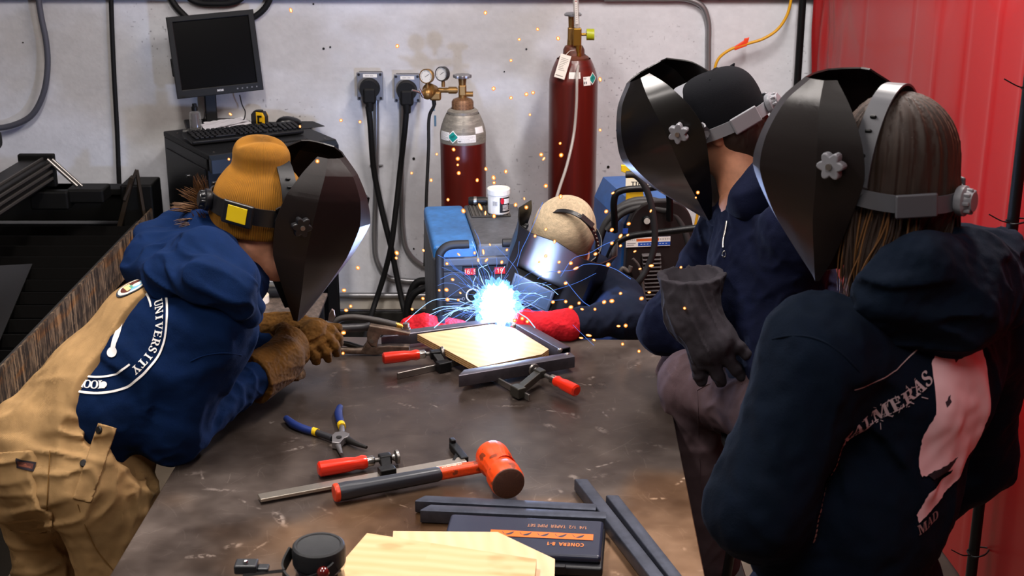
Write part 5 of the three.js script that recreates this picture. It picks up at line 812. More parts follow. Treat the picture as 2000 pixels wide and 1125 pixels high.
// ---------------------------------------------------------------- people: materials
const cloth = (c, o = {}) => phy(0xffffff, 0.92, { map: patchy(c, o.amt ?? 0.1, o.scale ?? 0.45, o.seed ?? 151), bumpMap: o.bump ?? fleece, bumpScale: o.bs ?? 0.0006, specularIntensity: 0.25, sheen: (o.sheen ?? 0.25) * 0.35, sheenRoughness: 0.5, sheenColor: new THREE.Color(o.sc ?? c) });
const P_ = {
  skin: phy(0xffffff, 0.5, { map: patchy(0xc68a6c, 0.1, 0.2, 161) }),
  blueHood: cloth(0x051d42, { sc: 0x0f3f86, seed: 165 }),
  navyHood: cloth(0x090f26, { sc: 0x141f4a, seed: 171 }),
  darkHood: cloth(0x061120, { sc: 0x12365a, sheen: 0.6, seed: 175 }),
  welderSweat: cloth(0x141a2a, { seed: 179 }),
  duck: cloth(0xa5845a, { amt: 0.16, scale: 0.6, bump: weave, bs: 0.0006, sheen: 0.1, seed: 181 }),
  duckDark: cloth(0x8a6638, { amt: 0.14, bump: weave, sheen: 0.1, seed: 185 }),
  trousers: cloth(0x56464a, { amt: 0.12, bump: weave, bs: 0.0005, sheen: 0.1, seed: 187 }),
  jeans: cloth(0x10182b, { bump: weave, seed: 191 }),
  suede: cloth(0x573b19, { amt: 0.28, scale: 0.25, bump: grain, bs: 0.00035, sheen: 0.3, sc: 0xa67c48, seed: 193 }),
  greySuede: cloth(0x2d2a2f, { amt: 0.2, scale: 0.25, bump: grain, bs: 0.0003, sheen: 0.4, sc: 0x5c5a66, seed: 197 }),
  redGlove: cloth(0xb01c26, { amt: 0.15, bump: grain, seed: 199 }),
  boot: std(0x1a1613, 0.5),
  hairBrown: phy(0xffffff, 0.7, { map: tex(256, (u, v) => { const s = 0.65 + 0.7 * speck(u, 0.3) * 0.6 + 0.3 * nB(u, v); return [40 * s, 26 * s, 19 * s]; }, [0.09, 0.3]), sheen: 0.4, sheenColor: new THREE.Color(0x8a5c38) }),
  hairFair: phy(0xffffff, 0.42, { map: tex(256, (u, v) => { const s = 0.6 + 0.6 * speck(u, 0.6) + 0.2 * nB(u, v); return [92 * s, 62 * s, 34 * s]; }, [0.05, 0.3]) }),
  shell: phy(0x110a0a, 0.42, { specularIntensity: 0.7, clearcoat: 0.12, clearcoatRoughness: 0.3, bumpMap: grain, bumpScale: 0.0001 }),
  shellGloss: phy(0x0b0807, 0.3, { clearcoat: 0.35, clearcoatRoughness: 0.14 }),
  gearBlack: std(0x131316, 0.38), gearGrey: std(0x77787e, 0.42), gearDim: std(0x4f5056, 0.42),
};
const X3 = (f, u) => { const Z = f.clone().normalize(), X = u.clone().cross(Z).normalize(); return [X, Z.clone().cross(X), Z]; };  // left, up, forward of a head
const rightOf = f => V(-f.z, 0, f.x).normalize();

function headPrims(c, f, u, s = 1.08) {
  const [X, Y, Z] = X3(f, u), P = (a, b, d) => c.clone().addScaledVector(X, a * s).addScaledVector(Y, b * s).addScaledVector(Z, d * s), A = [X, Y, Z], r = (...q) => q.map(v => v * s);
  return { prims: [ell(P(0, 0.03, -0.012), r(0.074, 0.088, 0.094), A, 0.03), ell(P(0, -0.045, 0.028), r(0.058, 0.066, 0.062), A, 0.04), ell(P(0, -0.098, 0.058), r(0.028, 0.02, 0.026), A, 0.03),
    cone(P(0, 0.005, 0.086), P(0, -0.034, 0.104), 0.008 * s, 0.014 * s, { k: 0.012 }), ell(P(0, -0.066, 0.088), r(0.024, 0.008, 0.01), A, 0.008), ell(P(0, -0.078, 0.086), r(0.02, 0.007, 0.01), A, 0.008),
    ell(P(0.031, 0.0, 0.072), r(0.013, 0.01, 0.012), A, 0.006), ell(P(-0.031, 0.0, 0.072), r(0.013, 0.01, 0.012), A, 0.006), cone(P(0.012, 0.018, 0.084), P(0.05, 0.018, 0.066), 0.008 * s, 0.006 * s, { k: 0.014 }), cone(P(-0.012, 0.018, 0.084), P(-0.05, 0.018, 0.066), 0.008 * s, 0.006 * s, { k: 0.014 }),
    ell(P(0.076, -0.012, -0.006), r(0.009, 0.03, 0.018), A, 0.01), ell(P(-0.076, -0.012, -0.006), r(0.009, 0.03, 0.018), A, 0.01)],
    cuts: [ell(P(0.032, 0.002, 0.094), r(0.017, 0.012, 0.016), A, 0.012), ell(P(-0.032, 0.002, 0.094), r(0.017, 0.012, 0.016), A, 0.012), ell(P(0, -0.072, 0.1), r(0.022, 0.002, 0.01), A, 0.004)], P };
}
// body under the clothes: coarse trunk and limbs and a fine head, one mesh
function bodyMesh(person, H, neckBase, limbs, neckR = 0.056) {
  const hp = H.prims.slice(), neck = cone(H.P(0, -0.05, -0.02), neckBase, neckR * 1.0, neckR * 1.12, { k: 0.035 });
  const hb = bounds(H.prims, 0.03), all = [...hp, neck];
  const bb = bounds(all, 0.02);
  const g1 = skin3d(all, 0.0042, { cuts: H.cuts, box: bb });
  const g2 = skin3d([cone(neckBase, neckBase.clone().add(V(0, -0.02, 0)), neckR, neckR * 1.1), ...limbs], 0.017);
  return part(person, 'body', [g1, g2], P_.skin, false);
}
// gloved hand; dir: wrist to knuckles, back: normal of the hand's back, thumb: +1 or -1 along back x dir
function glovePrims(w, dir, back, o = {}) {
  const s = o.s ?? 1.1, D = dir.clone().normalize(), B = back.clone().addScaledVector(D, -back.dot(D)).normalize(), S = B.clone().cross(D).multiplyScalar(o.thumb ?? 1), l = [];
  const pl = 0.092 * s, kn = w.clone().addScaledVector(D, pl);
  l.push(cone(w, kn.clone().addScaledVector(D, -0.012), 0.031 * s, 0.034 * s, { n: S, s: 0.76, k: 0.02 }));
  const curl = o.curl ?? [0.4, 0.45, 0.5, 0.55], len = [0.066, 0.076, 0.071, 0.056], sp = o.spread ?? 0.1;
  for (let i = 0; i < 4; i++) {
    const off = (1.5 - i) * 0.0225 * s; let d = D.clone().addScaledVector(S, (1.5 - i) * sp).normalize(), p = kn.clone().addScaledVector(S, off).addScaledVector(D, -0.012 - Math.abs(1.2 - i) * 0.004), ax = d.clone().cross(B).normalize();
    const L = len[i] * s, segs = [0.48, 0.32, 0.24], r = [0.0135, 0.0125, 0.0118, 0.0105];
    for (let k = 0; k < 3; k++) { d = d.clone().applyAxisAngle(ax, -curl[i] * [0.7, 1, 0.8][k]); const q = p.clone().addScaledVector(d, L * segs[k]); l.push(cone(p, q, r[k] * s, r[k + 1] * s, { k: k ? 0.006 : 0.012 })); p = q; }
  }
  const tb = w.clone().addScaledVector(D, 0.026 * s).addScaledVector(S, 0.03 * s).addScaledVector(B, -0.008 * s), td = (o.thumbDir ?? D.clone().multiplyScalar(0.75).addScaledVector(S, 0.55).addScaledVector(B, -0.35)).normalize();
  const t1 = tb.clone().addScaledVector(td, 0.046 * s), t2 = t1.clone().addScaledVector(td.clone().multiplyScalar(0.85).addScaledVector(D, 0.5).normalize(), 0.034 * s);
  l.push(cone(tb, t1, 0.018 * s, 0.0145 * s, { k: 0.016 }), cone(t1, t2, 0.0145 * s, 0.012 * s, { k: 0.006 }));
  return l;
}
function cuffPrims(w, elbow, len, r0, r1, flatN, s = 0.85) { const d = elbow.clone().sub(w).normalize(), e = w.clone().addScaledVector(d, len); return { prims: [cone(w.clone().addScaledVector(d, -0.02), e, r0, r1, { n: flatN, s, k: 0.02 })], cuts: [{ f: (x, y, z) => -((x - e.x) * d.x + (y - e.y) * d.y + (z - e.z) * d.z) , k: 0.004 }, cone(w.clone().addScaledVector(d, len * 0.55), e.clone().addScaledVector(d, 0.05), r0 * 0.75, r1 * 0.95, { n: flatN, s, k: 0.004 })] }; }
// print laid on cloth: found by the sight line, turned to the surface
const caster = new THREE.Raycaster();
function printOn(person, name, mesh, px, py, size, spin, texture, opt = {}) {
  scene.updateMatrixWorld(true);
  caster.set(EYE, ray(px, py).normalize()); const hit = caster.intersectObject(mesh, false)[0];
  if (!hit) { console.log('print missed', name); return; }
  const n = opt.normal ?? hit.face.normal.clone(), up = opt.up ?? V(0, 1, 0), z = n.clone().normalize(), x = up.clone().cross(z).normalize(), y = z.clone().cross(x);
  const m = new THREE.Matrix4().makeBasis(x, y, z).multiply(new THREE.Matrix4().makeRotationZ(spin)), e = new THREE.Euler().setFromRotationMatrix(m);
  const g = new DecalGeometry(mesh, hit.point, e, V(size[0], size[1], opt.depth ?? 0.2)), p = g.attributes.position, q = g.attributes.normal;
  for (let i = 0; i < p.count; i++) { const l = opt.lift ?? 0.0022; p.setXYZ(i, p.getX(i) + q.getX(i) * l, p.getY(i) + q.getY(i) * l, p.getZ(i) + q.getZ(i) * l); }
  const o = person.position; g.translate(-o.x, -o.y, -o.z);
  const mt = new THREE.MeshStandardMaterial({ map: texture, transparent: true, roughness: opt.rough ?? 0.75, polygonOffset: true, polygonOffsetFactor: -2 });
  const me = shadows(new THREE.Mesh(g, mt)); me.name = name; (opt.parent ?? person).add(me); return me;
}
// points found on a surface along sight lines, lifted a little: for seams and zips
function onCloth(mesh, pts, lift = 0.001) { scene.updateMatrixWorld(true); const out = []; for (const [x, y] of pts) { caster.set(EYE, ray(x, y).normalize()); const h = caster.intersectObject(mesh, false)[0]; if (h) out.push(h.point.clone().addScaledVector(h.face.normal, lift)); } return out; }
// locks of hair: tapered strands along guide curves
function locks(guides, n, r, spread, seg = 10) {
  const out = [];
  for (let i = 0; i < n; i++) { const g = guides[i % guides.length], j = [rnd(-1, 1), rnd(-1, 1), rnd(-1, 1)]; out.push(sweep(g.map((p, k) => V(p.x + j[0] * spread * (0.4 + 0.6 * k / g.length) + rnd(-1, 1) * spread * 0.25, p.y + j[1] * spread * 0.5, p.z + j[2] * spread * (0.4 + 0.6 * k / g.length) + rnd(-1, 1) * spread * 0.25)), [r, r * 1.1, r * 0.9, r * 0.25], seg, 5)); }
  return out;
}

// ---------------------------------------------------------------- welding helmets
const ROWS = [ // y, side half width, back edge z, crease half width, crease z, second crease, front z
  [0.162, 0.085, 0.03, 0.07, 0.09, 0.05, 0.112, 0.118],
  [0.118, 0.125, -0.015, 0.1, 0.132, 0.07, 0.158, 0.165],
  [0.05, 0.146, -0.048, 0.118, 0.165, 0.084, 0.195, 0.203],
  [-0.02, 0.15, -0.055, 0.122, 0.178, 0.086, 0.214, 0.222],
  [-0.11, 0.138, -0.02, 0.104, 0.158, 0.068, 0.186, 0.194],
  [-0.2, 0.1, 0.03, 0.068, 0.124, 0.042, 0.142, 0.148],
  [-0.268, 0.052, 0.082, 0.032, 0.1, 0.02, 0.11, 0.114],
];
const ROWS1 = [
  [0.162, 0.088, 0.035, 0.072, 0.095, 0.05, 0.118, 0.124],
  [0.125, 0.122, -0.005, 0.098, 0.13, 0.068, 0.152, 0.158],
  [0.07, 0.144, -0.042, 0.114, 0.155, 0.08, 0.184, 0.19],
  [0.0, 0.15, -0.06, 0.118, 0.166, 0.082, 0.206, 0.212],
  [-0.09, 0.144, -0.05, 0.108, 0.15, 0.07, 0.18, 0.186],
  [-0.19, 0.11, 0.0, 0.078, 0.118, 0.046, 0.138, 0.143],
  [-0.295, 0.05, 0.06, 0.03, 0.085, 0.018, 0.094, 0.098],
];
function shellGeo(rows, o = {}) {
  const sub = o.sub ?? 5, th = o.th ?? 0.0035, R = [];
  const cr = (a, b, c, d, t) => a.map((_, i) => { const p0 = a[i], p1 = b[i], p2 = c[i], p3 = d[i]; return 0.5 * (2 * p1 + (p2 - p0) * t + (2 * p0 - 5 * p1 + 4 * p2 - p3) * t * t + (3 * p1 - p0 - 3 * p2 + p3) * t * t * t); });
  for (let i = 0; i + 1 < rows.length; i++) for (let k = 0; k < sub; k++) { const t = k / sub, b = rows[i], c = rows[i + 1], a = rows[i - 1] ?? b.map((v, q) => 2 * v - c[q]), d = rows[i + 2] ?? c.map((v, q) => 2 * v - b[q]); const lin = b.map((v, q) => lerp(v, c[q], t)), sm = cr(a, b, c, d, t); R.push(lin.map((v, q) => lerp(v, sm[q], o.round ?? 0.55))); }
  R.push(rows[rows.length - 1]);
  const grid = R.map(([y, w, zb, wc, zc, wf, zf2, zf]) => {
    const key = [[w * 0.89, zb], [w, lerp(zb, zc, 0.4)], [lerp(w, wc, 0.5), lerp(zb, zc, 0.74)], [wc, zc], [wf, zf2], [0, zf]], half = [];
    for (let i = 0; i < 5; i++) for (let k = 0; k < 3; k++) { const t = k / 3; half.push([lerp(key[i][0], key[i + 1][0], t), lerp(key[i][1], key[i + 1][1], t)]); }
    const full = [...half.map(([x, z]) => [x, z]), [0, zf], ...half.slice().reverse().map(([x, z]) => [-x, z])];
    return full.map(([x, z]) => V(x, y - (o.dip ? o.dip * (1 - Math.abs(x) / (w + 1e-6)) : 0), z));
  });
  const nr = grid.length, nc = grid[0].length, pos = [], idx = [];
  for (const r of grid) for (const p of r) pos.push(p.x, p.y, p.z);
  for (let i = 0; i + 1 < nr; i++) for (let j = 0; j + 1 < nc; j++) { const a = i * nc + j, b = a + nc; idx.push(a, b, a + 1, a + 1, b, b + 1); }
  const g = new THREE.BufferGeometry(); g.setAttribute('position', new THREE.Float32BufferAttribute(pos, 3)); g.setIndex(idx); g.computeVertexNormals();
  let N = g.attributes.normal, flip = N.getZ(Math.floor(nr / 2) * nc + (nc >> 1)) < 0 ? -1 : 1; const q = pos.slice(), M0 = nr * nc;
  for (let i = 0; i < M0; i++) q.push(pos[i * 3] - flip * N.getX(i) * th, pos[i * 3 + 1] - flip * N.getY(i) * th, pos[i * 3 + 2] - flip * N.getZ(i) * th);
  const out = []; const f3 = (a, b, c) => flip > 0 ? out.push(a, b, c) : out.push(a, c, b);
  for (let k = 0; k < idx.length; k += 3) { f3(idx[k], idx[k + 1], idx[k + 2]); f3(idx[k] + M0, idx[k + 2] + M0, idx[k + 1] + M0); }
  const edge = (a, b) => { f3(a, b, b + M0); f3(a, b + M0, a + M0); };
  for (let j = 0; j + 1 < nc; j++) { edge(j + 1, j); const k = (nr - 1) * nc; edge(k + j, k + j + 1); }
  for (let i = 0; i + 1 < nr; i++) { edge(i * nc, (i + 1) * nc); edge((i + 1) * nc + nc - 1, i * nc + nc - 1); }
  const gg = new THREE.BufferGeometry(); gg.setAttribute('position', new THREE.Float32BufferAttribute(q, 3)); gg.setIndex(out);
  return metreUV(crease(gg, o.crease ?? 0.3));
}
const starKnob = (r, d) => { const s = new THREE.Shape(); for (let i = 0; i <= 60; i++) { const a = i / 60 * 2 * Math.PI, q = r * (0.82 + 0.18 * Math.cos(a * 6)); i ? s.lineTo(q * Math.cos(a), q * Math.sin(a)) : s.moveTo(q, 0); } return new THREE.ExtrudeGeometry(s, { depth: d, bevelEnabled: true, bevelSize: r * 0.1, bevelThickness: r * 0.12, bevelSegments: 2 }); };
function helmet(label, c, f, u, o = {}) {
  const [X, Y, Z] = X3(f, u), t = thing('welding_helmet', label, 'welding helmet', c.clone()), m = basis(X, Y, Z), P = g => place(g, m.clone());
  const sc = o.scale ?? 1, rows = (o.rows ?? ROWS).map(r => r.map(v => v * sc)), zo = o.forward ?? 0;
  const hb = o.tilt ?? 0;      // shell tipped about the side knobs
  const T = new THREE.Matrix4().makeRotationX(hb).setPosition(0, o.drop ?? 0, zo);
  const shell = part(t, 'shell', P(place(shellGeo(rows, o.shape), T.clone())), o.mat ?? P_.shell);
  const wy = 0.045 * sc, wz = 0.2 * sc;
  part(shell, 'lens_frame', P(place(extrudeFrame(0.112, 0.095, 0.01, 0.01, 0.01, 0.01, 0.012), T.clone().multiply(new THREE.Matrix4().makeTranslation(0, wy - 0.03, wz - 0.004)))), M.blackPlastic);
  part(shell, 'lens', P(place(box(0.095, 0.078, 0.004), T.clone().multiply(new THREE.Matrix4().makeTranslation(0, wy - 0.03, wz - 0.002)))), phy(0x0a1a12, 0.05));
  // headgear
  const G = o.gear ?? P_.gearBlack, rx = o.rx ?? 0.104, rz = o.rz ?? 0.122, y0 = o.bandY ?? 0.0, dy = o.bandDip ?? 0.0, bc = o.bandZ ?? -0.03;
  const ring = []; for (let i = 0; i < 28; i++) { const a = i / 28 * 2 * Math.PI; ring.push(V(rx * Math.sin(a), y0 + dy * (1 - Math.cos(a)) / 2, bc + rz * Math.cos(a))); }
  const band = part(t, 'headband', P(strap([...ring], [V(0, 1, 0), V(0, 1, 0)], o.bandW ?? 0.034, 0.004, 80, true)), G);
  const crown = []; const cy = o.crownY ?? 0.125, cz = o.crownZ ?? -0.005; for (let i = 0; i <= 16; i++) { const a = i / 16 * Math.PI; crown.push(V((rx + 0.002) * Math.cos(a), y0 + 0.01 + cy * Math.sin(a), cz - 0.02 * Math.sin(a))); }
  const cs = part(t, 'crown_strap', P(strap(crown, [V(0, 0.2, 1), V(0, 0.0, 1), V(0, 0.2, 1)], o.crownW ?? 0.034, 0.004, 50)), G);
  for (const s of [-1, 1]) for (const [a, len] of [[0.34, 0.026], [0.62, 0.012], [0.8, 0.012]]) { const q = a, x = (rx + 0.0035) * Math.cos(q) * s, y = y0 + 0.01 + cy * Math.sin(q), z = cz - 0.02 * Math.sin(q); part(cs, 'strap_slot', P(place(rbox(0.006, len, 0.012, 0.0025), new THREE.Matrix4().makeRotationZ(s * (0.5 * Math.PI - q) * -1 + (s > 0 ? 0.5 : -0.5) * 0).setPosition(x, y, z))), M.blackPlastic); }
  for (const s of [-1, 1]) {
    part(t, 'side_arm', P(strap([V(s * (rx + 0.001), y0 + 0.02, bc + 0.03), V(s * (rx + 0.003), y0 + 0.012, 0.012), V(s * (rx + 0.002), y0 + 0.006, 0.04)], [V(0, 1, 0), V(0, 1, 0)], 0.04, 0.006, 12)), G);
    const kp = V(s * (0.152 * sc), o.knobY ?? 0.0, (o.knobZ ?? 0.02)).applyMatrix4(T);
    const kn = part(t, 'side_knob', P(starKnob(0.024, 0.014).rotateY(s * Math.PI / 2).translate(kp.x, kp.y, kp.z)), o.knob ?? G);
    part(kn, 'screw', P(cyl(0.006, 0.006, 0.004, 0, 0, 0, 12).rotateZ(Math.PI / 2).translate(kp.x + s * 0.019, kp.y, kp.z)), M.steel);
    part(band, 'ratchet_pad', P(place(rbox(0.008, (o.bandW ?? 0.034) + 0.012, 0.075, 0.004), new THREE.Matrix4().makeRotationY(s * 0.66).setPosition(s * rx * 0.78, y0 + dy * 0.82, bc - rz * 0.66))), G);
  }
  part(band, 'ratchet_knob', P(place(mergeGeometries([lathe([[0, 0], [0.026, 0], [0.028, 0.004], [0.028, 0.014], [0.022, 0.018], [0.018, 0.03], [0, 0.031]], 24), ...Array.from({ length: 8 }, (_, i) => { const a = i / 8 * 2 * Math.PI; return crease(rbox(0.008, 0.02, 0.008, 0.003).translate(0.02 * Math.cos(a), 0.018, 0.02 * Math.sin(a))); })].map(g => { g = g.index ? g.toNonIndexed() : g; return g; })), new THREE.Matrix4().makeRotationX(-Math.PI / 2).setPosition(0, y0 + dy, bc - rz - 0.001))), o.knob ?? G);
  return { t, P, X, Y, Z, m };
}

const ribTex = tex([16, 16], (u, v) => 0.5 + 0.5 * Math.sin(u * 6.2832), [1 / 150, 1], false);
const knitTex = (c, s0) => { const f = fbm(s0, 8, 4), C = new THREE.Color(c).convertLinearToSRGB(); return tex([1024, 256], (u, v) => { const r = 0.9 + 0.1 * Math.sin(u * 6.2832 * 128) + (f(u, v) - 0.5) * 0.25; return [C.r * 255 * r, C.g * 255 * r, C.b * 255 * r]; }, [1, 1]); };
// turned cap in a head's frame, optionally bent by a function of the local point
function turned(prof, frameM, bend, seg = 72) { const g = new THREE.LatheGeometry(new THREE.CatmullRomCurve3(prof.map(([r, y]) => V(Math.max(r, 1e-4), y, 0))).getPoints(70).map(p => new THREE.Vector2(Math.max(p.x, 1e-4), p.y)), seg), p = g.attributes.position; for (let i = 0; i < p.count; i++) { const v = V(p.getX(i), p.getY(i), p.getZ(i)); if (bend) bend(v); p.setXYZ(i, v.x, v.y, v.z); } g.computeVertexNormals(); const n = g.attributes.normal, rows = g.parameters.points.length; for (let j = 0; j < rows; j++) { const a = j, b = seg * rows + j; for (const k of ['X', 'Y', 'Z']) { const s = (n['get' + k](a) + n['get' + k](b)) / 2; n['set' + k](a, s); n['set' + k](b, s); } } return place(g, frameM); }

// ================================================================ person in the tan overalls
{
  const f = V(0.88, -0.2, -0.4).normalize(), fh = V(0.88, 0, -0.47).normalize(), side = rightOf(fh);
  const pel = at(112, 885, -3.1), wst = at(205, 775, -3.13), chs = at(320, 665, -3.2), nkb = at(452, 545, -3.36), hc = at(500, 402, -3.43);
  const shR = at(418, 640, -3.1), elR = at(338, 838, -3.06), wrR = at(498, 738, -3.3), shL = at(360, 560, -3.45), elL = at(470, 660, -3.66), wrL = at(540, 660, -3.62);
  const hipR = at(188, 930, -3.0), hipL = at(52, 900, -3.22), knR = V(hipR.x + 0.06, 0.47, hipR.z - 0.02), knL = V(hipL.x + 0.05, 0.47, hipL.z), anR = V(knR.x - 0.02, 0.1, knR.z + 0.02), anL = V(knL.x - 0.03, 0.1, knL.z);
  const per = thing('person', 'person in tan overalls, blue hoodie and mustard beanie leaning on the table', 'person', V(pel.x, 0, pel.z));
  const H = headPrims(hc.clone().add(V(0.01, -0.02, 0)), f, V(0.05, 1, 0.05), 1.0);
  H.prims.push(cone(at(520, 470, -3.42), at(540, 512, -3.4), 0.062, 0.05, { k: 0.04 }));
  bodyMesh(per, H, nkb, [...chain([pel, wst, chs, nkb], [0.09, 0.085, 0.09, 0.055], { n: side, s: 0.75, k: 0.05 }), ...chain([shR, elR, wrR], [0.045, 0.038, 0.028]), ...chain([shL, elL, wrL], [0.045, 0.038, 0.028]), ...chain([hipR, knR, anR], [0.075, 0.05, 0.035], { k: 0.05 }), ...chain([hipL, knL, anL], [0.075, 0.05, 0.035], { k: 0.05 }), cone(chs, shR, 0.06, 0.045, { k: 0.05 }), cone(chs, shL, 0.06, 0.045, { k: 0.05 })], 0.062);
  // hoodie
  const wr = 0.05;
  const hood = [...chain([pel.clone().lerp(wst, 0.6), wst, chs, nkb], [0.125, 0.125, 0.135, 0.085], { n: side, s: 0.72, k: 0.06 }),
    cone(chs, shR, 0.1, 0.085, { k: 0.06 }), cone(chs, shL, 0.1, 0.085, { k: 0.06 }), ...chain([shR, elR], [0.09, 0.078], { k: 0.05 }), ...chain([elR, wrR], [0.074, 0.045], { k: 0.03 }), ...chain([shL, elL, wrL], [0.085, 0.07, 0.05], { k: 0.03 }),
    cone(at(300, 775, -3.08), at(240, 800, -3.05), 0.05, 0.03, { k: 0.06 })];
  const armW = folds(wrR.clone().sub(elR).cross(V(0, 1, 0)), 0.035, 0.012, 3), bodyW = folds(V(0.7, -0.35, 0.6), 0.09, 0.022, 7), el3 = elR.clone();
  const warp1 = (x, y, z) => { const dw = Math.hypot(x - wrR.x, y - wrR.y, z - wrR.z), de = Math.hypot(x - el3.x, y - el3.y, z - el3.z), k = smooth(0.24, 0.05, dw), e = smooth(0.2, 0.05, de); return armW(x, y, z) * Math.max(k, e * 0.5) + bodyW(x, y, z) * (1 - k) + 0.003 * noise3(x * 22, y * 22, z * 22) * (0.4 + k); };
  const hm = part(per, 'hoodie', skin3d(hood, 0.0075, { warp: warp1 }), P_.blueHood, false);
  // hood lying on the shoulders: opening rim and sagging bag
  const hp = [...chain([at(352, 436, -3.47), at(300, 470, -3.42), at(284, 520, -3.3), at(330, 542, -3.15), at(400, 546, -3.05), at(462, 570, -3.04), at(486, 620, -3.08)], [0.03, 0.042, 0.045, 0.045, 0.042, 0.036, 0.028], { k: 0.05 }),
    ...chain([at(348, 432, -3.48), at(392, 440, -3.4), at(432, 486, -3.3), at(472, 540, -3.2), at(488, 600, -3.18), at(484, 660, -3.22)], [0.03, 0.034, 0.034, 0.03, 0.026, 0.022], { k: 0.04 }),
    ...chain([at(330, 490, -3.34), at(400, 505, -3.2), at(455, 545, -3.14)], [0.05, 0.06, 0.05], { k: 0.06 })];
  const hw = sum(folds(V(0.85, -0.4, 0.35), 0.06, 0.018, 12), folds(V(0.8, -0.3, 0.4), 0.04, 0.005, 13));
  part(per, 'hood', skin3d(hp, 0.006, { warp: hw }), P_.blueHood, false);
  part(per, 'sleeve_seam', sweep(onCloth(hm, [[372, 706], [395, 696], [420, 691], [445, 690], [472, 694]], 0.0), 0.002, 30, 6), P_.blueHood, false);
  // overalls: hips, legs and the back panel rising to the straps
  const e1 = nkb.clone().sub(pel).normalize(), bk = e1.clone().cross(side).normalize(); if (bk.y < 0) bk.negate();
  const tor = [...chain([pel, wst, chs, nkb], [0.15, 0.14, 0.146, 0.096], { n: side, s: 0.72, k: 0.06 })];
  const legs = [...chain([pel.clone().add(V(0.0, 0.02, 0)), hipR], [0.145, 0.125], { k: 0.06 }), ...chain([pel, hipL], [0.14, 0.125], { k: 0.06 }), ...chain([hipR, knR, anR], [0.128, 0.098, 0.085], { k: 0.05 }), ...chain([hipL, knL, anL], [0.125, 0.095, 0.085], { k: 0.05 }), cone(at(60, 960, -3.1), at(30, 900, -3.12), 0.1, 0.1, { k: 0.06 })];
  const lim = b => b < -0.07 ? lerp(0.56, 0.1, smooth(-0.07, -0.17, b)) : b < 0.055 ? 0.6 : lerp(0.58, 0.09, Math.pow(smooth(0.045, 0.2, b), 0.6));
  const bibCut = { f: (x, y, z) => { const px = x - pel.x, py = y - pel.y, pz = z - pel.z, a = px * e1.x + py * e1.y + pz * e1.z, b = px * side.x + py * side.y + pz * side.z; return (lim(b) - a) * 0.6; }, k: 0.008 };
  const oW = sum(folds(V(0.8, 0.25, 0.5), 0.05, 0.016, 21), folds(V(0.1, 0.9, 0.2), 0.1, 0.016, 25));
  const warpO = (x, y, z) => oW(x, y, z) * smooth(1.2, 0.98, y) + 0.0006 * noise3(x * 30, y * 30, z * 30);
  const om = part(per, 'overalls', skin3d([...tor, ...legs], 0.0085, { cuts: [bibCut], warp: warpO }), P_.duck, false);
  // back pocket and side placket, raised over the cloth
  const raised = (reg, lift, cell) => { const prims = [...tor, ...legs], F = field(prims, [], warpO), b = bounds(prims); return meshField((x, y, z) => Math.max(F(x, y, z) - lift, reg(x, y, z)), reg.box, cell); };
  const regionAt = (px, py, z, hw, hh, ax, depth = 0.12) => { const c = at(px, py, z), d = ray(px, py).normalize().negate(), r = V(0, 1, 0).cross(d).normalize(), u = d.clone().cross(r); const R = r.clone().multiplyScalar(Math.cos(ax)).addScaledVector(u, Math.sin(ax)), U = u.clone().multiplyScalar(Math.cos(ax)).addScaledVector(r, -Math.sin(ax));
    const g = (x, y, zz) => { const p = V(x - c.x, y - c.y, zz - c.z); return Math.max(Math.abs(p.dot(R)) - hw, Math.abs(p.dot(U)) - hh, Math.abs(p.dot(d)) - depth); }; const e = Math.hypot(hw, hh, depth) + 0.02; g.box = [c.clone().addScalar(-e), c.clone().addScalar(e)]; return g; };
  const pk = part(per, 'back_pocket', raised(regionAt(46, 965, -2.98, 0.064, 0.1, -0.12), 0.006, 0.006), P_.duck, false);
  const sp2 = part(per, 'side_placket', raised(regionAt(185, 905, -2.93, 0.022, 0.09, -0.42), 0.005, 0.005), P_.duck, false);
  for (const [x, y] of [[194, 840], [164, 905]]) { scene.updateMatrixWorld(true); caster.set(EYE, ray(x, y).normalize()); const h = caster.intersectObjects([om, sp2], false)[0]; if (h) { const q = h.face.normal; part(per, 'button', place(lathe([[0, 0.003], [0.007, 0.003], [0.009, 0.001], [0.009, -0.002]], 18).rotateX(Math.PI / 2), frame(q, V(0, 1, 0), h.point.clone().addScaledVector(q, 0.002))), M.darkSteel, false); } }
  for (const pts of [[[42, 775], [85, 710], [135, 645], [190, 595], [235, 562]], [[152, 985], [168, 1030], [190, 1075], [225, 1118]], [[98, 880], [95, 930], [92, 985], [90, 1040]], [[20, 1035], [55, 1042], [90, 1040]]]) { const q = onCloth(om, pts, 0.0004); if (q.length > 2) part(per, 'stitched_seam', sweep(q, 0.0014, 40, 5), P_.duckDark, false); }
  // glove pair
  const gd = at(590, 690, -3.52).sub(wrR), gl = [...glovePrims(at(540, 708, -3.4), at(588, 655, -3.55).sub(at(540, 708, -3.4)), V(0.35, 0.25, 0.9), { thumb: -1, s: 1.25, curl: [0.55, 0.6, 0.6, 0.6] })], cf = cuffPrims(at(548, 708, -3.4), elR, 0.11, 0.052, 0.062, V(0, 1, 0), 0.9);
  part(per, 'glove', skin3d([...gl, ...cf.prims], 0.005, { cuts: cf.cuts.slice(0, 1), warp: sum(folds(gd, 0.03, 0.006, 31), lump(0.012, 0.0012)) }), P_.suede, false);
  const g2 = [...glovePrims(at(560, 648, -3.62), at(612, 655, -3.56).sub(at(560, 648, -3.62)), V(-0.2, 0.9, 0.3), { thumb: 1, s: 1.2, curl: [0.7, 0.7, 0.7, 0.7] })], cf2 = cuffPrims(at(560, 648, -3.62), elL, 0.09, 0.05, 0.058, V(0, 1, 0), 0.9);
